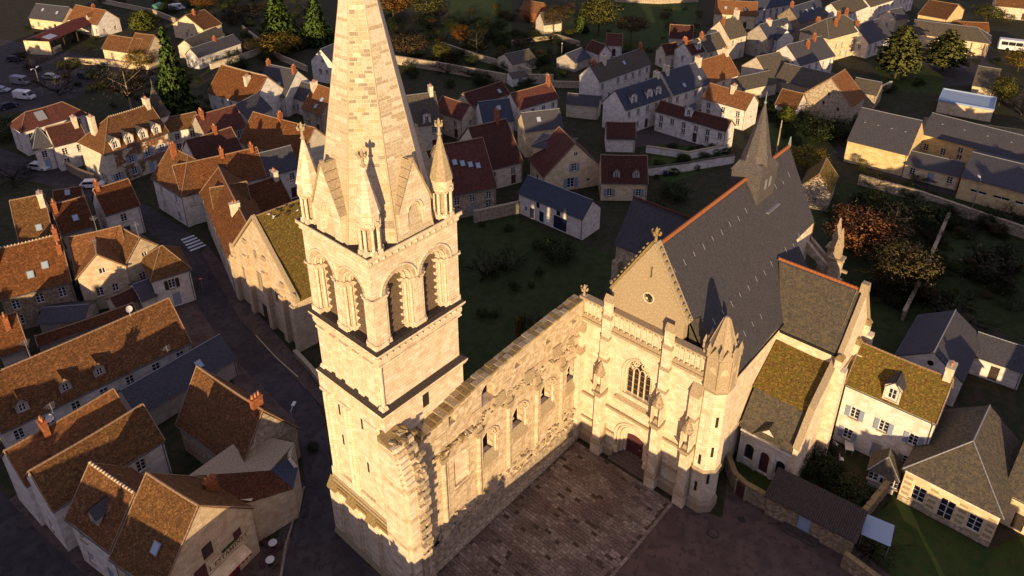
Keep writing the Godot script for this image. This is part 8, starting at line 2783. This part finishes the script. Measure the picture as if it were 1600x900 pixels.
# ------------------------------------------------------------------ ground sheets and plants, in metres
const SHEETS := [
	["square", "tarmac_red", 0.004, [Vector2(-60.00, -75.00), Vector2(8.00, -76.00), Vector2(20.00, -52.00), Vector2(26.60, -48.40), Vector2(27.00, -37.00), Vector2(27.00, -23.70), Vector2(52.30, -23.70), Vector2(54.00, -19.00), Vector2(60.50, -21.60), Vector2(58.00, -16.00), Vector2(60.50, -12.00), Vector2(58.80, -5.00), Vector2(57.50, 5.00), Vector2(45.00, 40.00), Vector2(-60.00, 40.00)], "structure"],
	["street", "asphalt", 0.008, [Vector2(37.11, -95.01), Vector2(35.16, -85.02), Vector2(33.94, -76.63), Vector2(33.36, -67.71), Vector2(33.03, -62.55), Vector2(31.01, -58.99), Vector2(27.80, -53.41), Vector2(23.68, -49.98), Vector2(19.23, -45.94), Vector2(26.23, -37.98), Vector2(27.48, -46.98), Vector2(31.92, -53.85), Vector2(35.63, -61.14), Vector2(36.64, -64.48), Vector2(37.48, -72.60), Vector2(38.92, -85.00), Vector2(41.69, -95.93), Vector2(44.15, -105.24), Vector2(45.99, -111.79), Vector2(41.28, -112.29), Vector2(40.75, -104.90)], "structure"],
	["yard", "tarmac_red", 0.006, [Vector2(33.95, -97.41), Vector2(37.11, -95.01), Vector2(35.16, -85.02), Vector2(33.94, -76.63), Vector2(33.36, -67.71), Vector2(33.03, -62.55), Vector2(31.56, -59.78), Vector2(30.37, -67.12), Vector2(32.25, -77.62), Vector2(30.29, -85.52)], "structure"],
	["street", "asphalt", 0.012, [Vector2(35.03, -184.28), Vector2(36.72, -173.98), Vector2(38.63, -165.27), Vector2(41.90, -154.47), Vector2(44.02, -140.54), Vector2(45.73, -124.91), Vector2(46.00, -111.16), Vector2(41.20, -110.61), Vector2(41.65, -119.87), Vector2(40.49, -136.23), Vector2(37.27, -148.22), Vector2(34.25, -155.64), Vector2(30.23, -167.72)], "structure"],
	["street", "asphalt", 0.012, [Vector2(5.68, -83.00), Vector2(6.63, -78.08), Vector2(6.96, -73.49), Vector2(7.62, -67.69), Vector2(8.62, -60.39), Vector2(10.02, -49.35), Vector2(3.07, -57.24), Vector2(1.58, -68.87)], "structure"],
	["car_park", "asphalt", 0.008, [Vector2(58.78, -266.22), Vector2(64.98, -253.30), Vector2(68.30, -242.89), Vector2(71.29, -227.77), Vector2(74.77, -210.37), Vector2(70.84, -203.88), Vector2(60.25, -193.29), Vector2(50.07, -191.00), Vector2(39.19, -198.63)], "structure"],
	["lane", "asphalt", 0.012, [Vector2(60.33, -271.56), Vector2(69.49, -246.26), Vector2(77.11, -212.63), Vector2(81.34, -191.95), Vector2(78.77, -187.45), Vector2(73.62, -208.47), Vector2(57.92, -263.26)], "structure"],
	["road", "asphalt", 0.008, [Vector2(148.39, -43.31), Vector2(146.50, -36.91), Vector2(145.03, -26.95), Vector2(145.98, -4.90), Vector2(157.43, -6.69), Vector2(151.97, -21.48), Vector2(147.75, -28.31), Vector2(149.68, -38.63), Vector2(154.02, -44.08)], "structure"],
	["school_yard", "asphalt", 0.008, [Vector2(247.13, -56.23), Vector2(252.92, -35.93), Vector2(218.42, -27.33), Vector2(206.72, -37.07), Vector2(210.56, -49.73), Vector2(230.71, -53.76)], "structure"],
	["courtyard", "setts", 0.008, [Vector2(123.22, -75.69), Vector2(129.11, -72.38), Vector2(136.83, -60.22), Vector2(144.64, -64.94), Vector2(138.66, -79.89), Vector2(130.33, -81.19)], "structure"],
	["pavement", "tarmac_red", 0.100, [Vector2(44.15, -105.24), Vector2(41.69, -95.93), Vector2(38.92, -85.00), Vector2(37.48, -72.60), Vector2(36.64, -64.48), Vector2(36.40, -61.83), Vector2(38.29, -65.46), Vector2(39.74, -73.81), Vector2(41.72, -86.28), Vector2(44.45, -98.53), Vector2(45.82, -106.25)], "structure"],
	["lawn", "rough_grass", 0.006, [Vector2(79.74, -85.23), Vector2(86.86, -76.45), Vector2(85.86, -68.37), Vector2(87.25, -56.26), Vector2(85.78, -51.03), Vector2(79.92, -50.00), Vector2(72.91, -51.29), Vector2(51.56, -51.24), Vector2(46.12, -50.79), Vector2(66.43, -73.01)], "structure"],
	["garden", "rough_grass", 0.006, [Vector2(127.80, -41.49), Vector2(137.18, -36.68), Vector2(143.23, -25.87), Vector2(144.71, -4.70), Vector2(104.41, 1.58), Vector2(108.78, -10.08), Vector2(88.78, -14.31), Vector2(103.64, -25.54)], "structure"],
	["lawn", "lawn", 0.008, [Vector2(61.56, -7.82), Vector2(68.64, -6.76), Vector2(68.08, -5.82), Vector2(67.70, 1.97), Vector2(70.40, 3.65), Vector2(74.17, 6.30), Vector2(66.28, 7.53), Vector2(57.73, -2.19)], "structure"],
	["yard", "earth", 0.008, [Vector2(70.36, -14.00), Vector2(73.88, -10.28), Vector2(72.92, -6.60), Vector2(66.56, -6.94), Vector2(60.91, -8.22), Vector2(62.08, -15.08)], "structure"],
	["lawn", "lawn", 0.010, [Vector2(59.93, -21.36), Vector2(62.05, -21.36), Vector2(63.18, -15.98), Vector2(59.83, -16.77), Vector2(59.03, -18.18)], "structure"],
	["field", "lawn", 0.006, [Vector2(222.74, -150.65), Vector2(242.11, -125.88), Vector2(202.43, -105.00), Vector2(181.89, -111.05), Vector2(177.42, -123.62), Vector2(187.42, -143.28)], "structure"],
	["lawn", "lawn", 0.006, [Vector2(185.03, -196.32), Vector2(201.63, -177.45), Vector2(166.15, -146.22), Vector2(160.81, -162.61)], "structure"],
	["garden", "rough_grass", 0.004, [Vector2(165.68, -191.67), Vector2(163.24, -170.75), Vector2(178.88, -131.76), Vector2(141.57, -107.61), Vector2(122.58, -116.02), Vector2(131.71, -140.89)], "structure"],
	["lawn", "lawn", 0.010, [Vector2(210.99, -54.78), Vector2(224.84, -49.84), Vector2(214.56, -39.06), Vector2(199.81, -36.03), Vector2(194.22, -47.80)], "structure"],
	["lawn", "lawn", 0.008, [Vector2(164.02, -65.80), Vector2(163.23, -57.68), Vector2(155.53, -47.37), Vector2(144.93, -47.25), Vector2(144.23, -55.20)], "structure"],
	["lawn", "lawn", 0.006, [Vector2(140.56, -77.73), Vector2(134.10, -59.55), Vector2(127.40, -58.18), Vector2(115.53, -61.27), Vector2(115.79, -67.11)], "structure"],
]
const TREES := [
	["spruce", 68.37, -158.64, 22.05, 4.70, "tall dark green spruce towering over the roofs at upper left"],
	["cypress", 97.35, -237.93, 6.33, 3.82, "round topped evergreen beside the double barn"],
	["spruce", 114.85, -190.00, 18.33, 6.67, "left one of two large dark conifers behind the yellow bush"],
	["spruce", 124.46, -185.71, 15.00, 5.33, "right one of two large dark conifers next to the spire"],
	["yellow", 109.72, -184.10, 6.92, 5.70, "round golden yellow tree in front of the two conifers"],
	["yellow", 79.02, -200.76, 5.87, 3.82, "golden yellow bush in front of the double barn"],
	["birch", 64.45, -174.66, 11.08, 6.02, "bare brown birch with pale branches behind the mansion"],
	["bare", 56.85, -197.15, 7.09, 4.75, "thin bare tree beside the car park lamp post"],
	["bare", 59.88, -222.51, 4.79, 3.25, "small bare tree between the parked cars"],
	["green", 68.33, -203.72, 3.01, 2.66, "low green bush at the end of the car park"],
	["hedge", 67.48, -217.85, 2.29, 3.22, "clipped yellow green bush beside the lane"],
	["orange", 156.83, -189.55, 10.42, 6.90, "large orange autumn tree just right of the spire top"],
	["olive", 165.22, -182.39, 9.02, 5.61, "olive green tree beside the white house at the top"],
	["brown", 134.16, -156.34, 6.61, 5.13, "round brown shrub right of the spire"],
	["olive", 136.17, -145.53, 5.76, 2.31, "small pointed green tree among the gardens"],
	["orange", 150.47, -152.34, 6.48, 2.66, "slender orange tree in the gardens at the top"],
	["bare", 147.87, -143.39, 7.39, 4.76, "grey brown thicket of bare trees in the gardens"],
	["brown", 173.39, -136.00, 10.42, 2.92, "round brown leaved tree with straight trunk beside the grey cottage"],
	["spruce", 185.39, -134.69, 8.95, 2.42, "slim pale fir between cottage and field"],
	["olive", 186.09, -128.66, 12.67, 5.59, "big olive green tree at the edge of the field"],
	["brown", 185.31, -116.57, 8.21, 4.65, "brown bare crowned tree in front of the green field"],
	["cedar", 205.05, -48.37, 13.91, 5.61, "left one of two dark cedars in the school yard"],
	["cedar", 218.63, -40.56, 11.29, 5.50, "right one of two dark cedars in the school yard"],
	["yellow", 136.72, -44.17, 5.15, 3.48, "yellow tree behind the church choir"],
	["rust", 112.43, -26.24, 8.29, 4.50, "rust orange tree with bare top beside the choir pinnacles"],
	["willow", 107.12, -17.86, 8.21, 4.09, "drooping olive brown willow in the church garden"],
	["bare", 124.75, -24.18, 5.17, 3.64, "bare spreading tree in the middle of the church garden"],
	["green", 130.34, -29.48, 3.07, 3.28, "dark green thicket behind the rust coloured tree"],
	["green", 131.39, -21.48, 3.20, 3.77, "dark evergreen mass along the garden wall"],
	["bare", 118.65, -8.48, 5.72, 5.07, "large dim bare tree in the right hand garden"],
	["bare", 104.35, -10.65, 3.43, 3.78, "low bare shrubs beyond the church garden wall"],
	["bare", 137.59, -9.59, 3.93, 4.40, "bare shrub by the wall at the right edge"],
	["green", 137.83, -12.52, 3.25, 1.82, "small dark bush on the garden wall by the yellow hall"],
	["green", 155.08, -47.88, 5.32, 4.45, "broad dark hedge in front of the rubble barn"],
	["cypress", 157.71, -57.12, 4.06, 1.68, "clipped yellow green column shrub near the rubble barn"],
	["green", 159.96, -44.90, 2.90, 3.94, "rounded dark shrub below the rubble barn gable"],
	["green", 80.36, -61.28, 3.55, 2.66, "round dark shrub on the lawn before the white barn"],
	["bare", 63.08, -52.27, 4.60, 1.51, "bare shrub behind the ruined wall"],
	["sapling", 61.80, -53.12, 3.85, 0.53, "thin yellow sapling behind the ruined wall"],
	["bare", 69.13, -66.03, 4.60, 2.75, "bare bush in the dark garden behind the tower"],
	["green", 110.38, -57.55, 3.24, 2.86, "dark shrub between the red roofed wing and the church"],
	["green", 103.02, -57.06, 2.91, 1.83, "small shrub beside the north transept roof"],
	["green", 124.95, -37.37, 3.70, 1.73, "dark shrub against the ruined rubble house"],
	["bare", 197.63, -18.59, 6.63, 4.61, "pale bare bush beside the blue flat roof"],
	["olive", 200.98, -23.81, 7.57, 2.52, "small olive tree beside the blue flat roof"],
	["yellow", 231.85, -25.54, 6.26, 3.69, "yellow tree behind the bus stop"],
	["olive", 280.27, -43.45, 6.05, 4.44, "round olive tree near the top right corner"],
	["olive", 283.50, -38.63, 3.21, 2.49, "small round olive bush at the top right"],
	["green", 66.01, -14.45, 3.07, 2.08, "dark leafy shrub beside the chapel wall"],
	["green", 64.78, -9.57, 2.52, 2.05, "dark green shrub in the presbytery yard"],
	["green", 64.67, -11.52, 1.54, 1.26, "low shrub at the end of the annex roof"],
	["bare", 60.34, -6.18, 1.99, 1.97, "bare climbing shrub beside the pale awning"],
	["potted", 143.33, -35.82, 3.05, 0.96, "potted palm in a green tub by the cream hall"],
	["green", 147.65, -25.98, 1.75, 2.22, "low bushes in front of the slate link building"],
	["green", 40.02, -178.62, 5.01, 3.95, "yellow green tree at the left edge"],
	["bare", 33.44, -156.55, 2.29, 4.40, "dark shrub beside the street at the left edge"],
	["green", 95.91, -181.57, 4.35, 2.56, "dark shrub beside the long slate house"],
	["bare", 126.44, -224.07, 5.20, 4.50, "bare trees behind the cottage gardens"],
	["orange", 122.33, -247.29, 4.95, 3.84, "orange bush at the top left"],
	["bare", 120.92, -224.51, 5.10, 4.01, "pale bare bush beside the white caravan"],
	["green", 81.81, -250.27, 2.29, 2.76, "dark bush under the rusty barn roof"],
	["green", 149.49, -124.67, 3.58, 2.78, "bright green bushes by the small garden shed"],
	["hedge", 173.55, -139.84, 1.98, 5.12, "long clipped hedge in front of the brick cottage"],
	["bare", 131.04, -137.77, 4.03, 4.09, "dim bare shrubs along the lane wall"],
	["bare", 73.65, -64.82, 2.82, 2.20, "dim bare bush at the lawn edge behind the tower"],
	["green", 31.69, -57.52, 1.36, 0.63, "small dark shrub in a bed beside the tower"],
]
const THICKETS := [
	["leaf_green", 70, [Vector2(159.99, -198.13), Vector2(168.57, -176.21), Vector2(178.88, -131.76), Vector2(143.39, -109.03), Vector2(124.12, -117.46), Vector2(122.68, -143.47)], 2.60, "dark shrubs and hedges of the gardens right of the spire"],
	["twig", 36, [Vector2(159.99, -198.13), Vector2(168.57, -176.21), Vector2(178.88, -131.76), Vector2(143.39, -109.03), Vector2(124.12, -117.46), Vector2(122.68, -143.47)], 3.20, "bare thicket in the gardens right of the spire"],
	["leaf_brown", 34, [Vector2(168.45, -208.20), Vector2(198.18, -174.41), Vector2(231.07, -117.37), Vector2(196.02, -102.48), Vector2(159.61, -117.24), Vector2(126.08, -147.28)], 2.60, "brown shrubs scattered over the gardens at the top"],
	["leaf_green", 50, [Vector2(103.50, -288.96), Vector2(156.34, -228.92), Vector2(130.50, -186.72), Vector2(105.82, -170.31), Vector2(91.44, -171.61), Vector2(98.68, -222.88)], 2.60, "dark shrubs and hedges at the top left of the spire"],
	["leaf_brown", 30, [Vector2(103.50, -288.96), Vector2(156.34, -228.92), Vector2(130.50, -186.72), Vector2(105.82, -170.31), Vector2(91.44, -171.61), Vector2(98.68, -222.88)], 2.80, "brown hedges behind the barns at the top left"],
	["leaf_green", 36, [Vector2(65.49, -265.69), Vector2(83.23, -285.36), Vector2(87.22, -235.90), Vector2(83.30, -195.90), Vector2(69.16, -170.52), Vector2(57.30, -184.00), Vector2(49.62, -189.72)], 1.80, "low green bushes round the car park"],
	["leaf_green", 60, [Vector2(130.93, -37.94), Vector2(136.65, -35.30), Vector2(141.88, -25.49), Vector2(141.09, -8.82), Vector2(115.99, -4.20), Vector2(109.23, -11.88), Vector2(102.71, -16.98), Vector2(106.64, -24.69)], 1.90, "dark bushes filling the gardens right of the church"],
	["twig", 40, [Vector2(130.93, -37.94), Vector2(136.65, -35.30), Vector2(141.88, -25.49), Vector2(141.09, -8.82), Vector2(104.58, -2.09), Vector2(109.23, -11.88), Vector2(99.61, -16.03), Vector2(106.64, -24.69)], 2.60, "bare thicket of the dark gardens right of the church"],
	["leaf_brown", 22, [Vector2(124.52, -34.35), Vector2(139.25, -24.75), Vector2(141.09, -8.82), Vector2(115.99, -4.20), Vector2(104.35, -10.65), Vector2(98.43, -17.38)], 1.60, "brown bushes of the dark gardens right of the church"],
	["leaf_green", 12, [Vector2(81.11, -80.27), Vector2(85.62, -76.84), Vector2(84.18, -65.64), Vector2(83.11, -59.55), Vector2(66.30, -58.35), Vector2(58.51, -58.49)], 1.10, "low weeds on the lawn behind the tower"],
	["leaf_green", 30, [Vector2(109.22, -66.46), Vector2(117.50, -61.04), Vector2(130.91, -58.61), Vector2(135.96, -59.78), Vector2(129.49, -69.53), Vector2(118.20, -68.63)], 1.30, "bushes between the courtyard and the church roof"],
	["leaf_green", 36, [Vector2(164.96, -67.85), Vector2(170.02, -44.26), Vector2(159.15, -43.25), Vector2(148.19, -45.88), Vector2(147.38, -56.63)], 1.80, "hedges below the rubble barn"],
	["leaf_green", 40, [Vector2(266.61, -76.99), Vector2(262.64, -57.81), Vector2(234.16, -24.48), Vector2(193.77, -17.27), Vector2(182.37, -30.22), Vector2(189.59, -46.33)], 1.60, "shrubs of the school grounds"],
	["leaf_green", 16, [Vector2(67.06, -15.95), Vector2(70.08, -13.89), Vector2(66.62, -10.55), Vector2(62.84, -11.17), Vector2(63.20, -15.06)], 0.80, "low plants of the presbytery yard"],
	["leaf_olive", 60, [Vector2(171.40, -198.09), Vector2(209.47, -154.83), Vector2(234.86, -119.43), Vector2(196.02, -102.48), Vector2(155.35, -114.02), Vector2(129.28, -135.96)], 1.70, "yellow green shrubs of the gardens at the top"],
	["leaf_yellow", 14, [Vector2(160.28, -185.62), Vector2(190.10, -140.22), Vector2(186.10, -113.76), Vector2(147.40, -108.03), Vector2(129.28, -135.96)], 1.40, "small yellow bushes of the gardens at the top"],
	["leaf_hedge", 40, [Vector2(103.50, -288.96), Vector2(156.34, -228.92), Vector2(130.50, -186.72), Vector2(105.82, -170.31), Vector2(93.25, -201.08), Vector2(89.77, -233.01)], 1.60, "yellow green bushes behind the barns at the top left"],
	["leaf_green", 60, [Vector2(66.69, -199.73), Vector2(67.29, -166.69), Vector2(75.05, -157.88), Vector2(84.72, -172.22), Vector2(87.01, -199.74)], 1.30, "shrubs between the mansion turret and the spruce"],
	["leaf_hedge", 60, [Vector2(129.24, -36.12), Vector2(139.25, -24.75), Vector2(138.66, -8.37), Vector2(114.24, -3.87), Vector2(109.23, -11.88), Vector2(103.09, -18.86)], 1.00, "coarse green growth of the gardens right of the church"],
]
const INN := [6.72, 9.65]
const CORNER := [Vector3(25.90, 5.80, -59.67), Vector3(28.48, 5.30, -55.34), Vector3(25.08, 4.60, -54.73), Vector3(19.01, 5.20, -59.73), Vector3(27.45, 4.60, -54.66), Vector3(27.47, 4.00, -53.45), Vector3(25.51, 4.20, -51.42), Vector3(21.45, 5.60, -51.96), Vector3(17.08, 8.00, -53.79), Vector3(18.34, 6.60, -53.48)]
const LINES := [
	["road_yellow", [Vector2(38.48, -80.22), Vector2(37.75, -74.17), Vector2(37.51, -68.95)], 0.14, 0.120],
	["paving_4", [Vector2(28.19, -54.21), Vector2(25.70, -52.19), Vector2(22.93, -49.75), Vector2(20.44, -46.95)], 0.22, 0.030],
	["setts", [Vector2(28.17, -54.87), Vector2(25.40, -52.54), Vector2(22.48, -50.27), Vector2(19.89, -47.58)], 0.80, 0.025],
]

# ------------------------------------------------------------------ the scene
func set_stage() -> void:
	var cam := Camera3D.new()
	cam.name = "camera"
	add_child(cam)
	cam.position = Vector3(0, 66, 0)
	cam.rotation = Vector3(deg_to_rad(-26.47), deg_to_rad(-48.65), 0)
	cam.projection = Camera3D.PROJECTION_FRUSTUM
	cam.near = 0.5
	cam.far = 3000.0
	cam.size = 0.5 * 900.0 / 1180.94
	cam.frustum_offset = Vector2(0, -0.5 * 184.63 / 1180.94)
	cam.current = true
	var env := Environment.new()
	var sky := Sky.new()
	var sm := ProceduralSkyMaterial.new()
	sm.sky_top_color = Color(0.56, 0.56, 0.68)
	sm.sky_horizon_color = Color(0.76, 0.68, 0.66)
	sm.sky_curve = 0.18
	sm.ground_bottom_color = Color(0.12, 0.1, 0.09)
	sm.ground_horizon_color = Color(0.3, 0.26, 0.22)
	sm.sun_angle_max = 12.0
	sky.sky_material = sm
	env.background_mode = Environment.BG_SKY
	env.sky = sky
	env.background_energy_multiplier = 0.77
	env.tonemap_mode = Environment.TONE_MAPPER_LINEAR
	env.tonemap_exposure = 1.75
	env.sdfgi_enabled = true
	env.ssao_enabled = true
	env.ssil_enabled = true
	var we := WorldEnvironment.new()
	we.name = "environment"
	we.environment = env
	add_child(we)
	var sun := DirectionalLight3D.new()
	sun.name = "sun"
	add_child(sun)
	sun.light_color = Color(1.0, 0.865, 0.665)
	sun.light_energy = 1.4
	sun.light_angular_distance = 0.5
	sun.shadow_enabled = true
	sun.look_at_from_position(Vector3(-78, 14.6, 61), Vector3.ZERO)

func _ready() -> void:
	rng.seed = 7
	set_stage()
	make_materials()
	print("materials ", Time.get_ticks_msec())
	build_ground()
	build_tower()
	build_ruin()
	build_church()
	print("church ", Time.get_ticks_msec())
	build_town()
	print("end ", Time.get_ticks_msec())
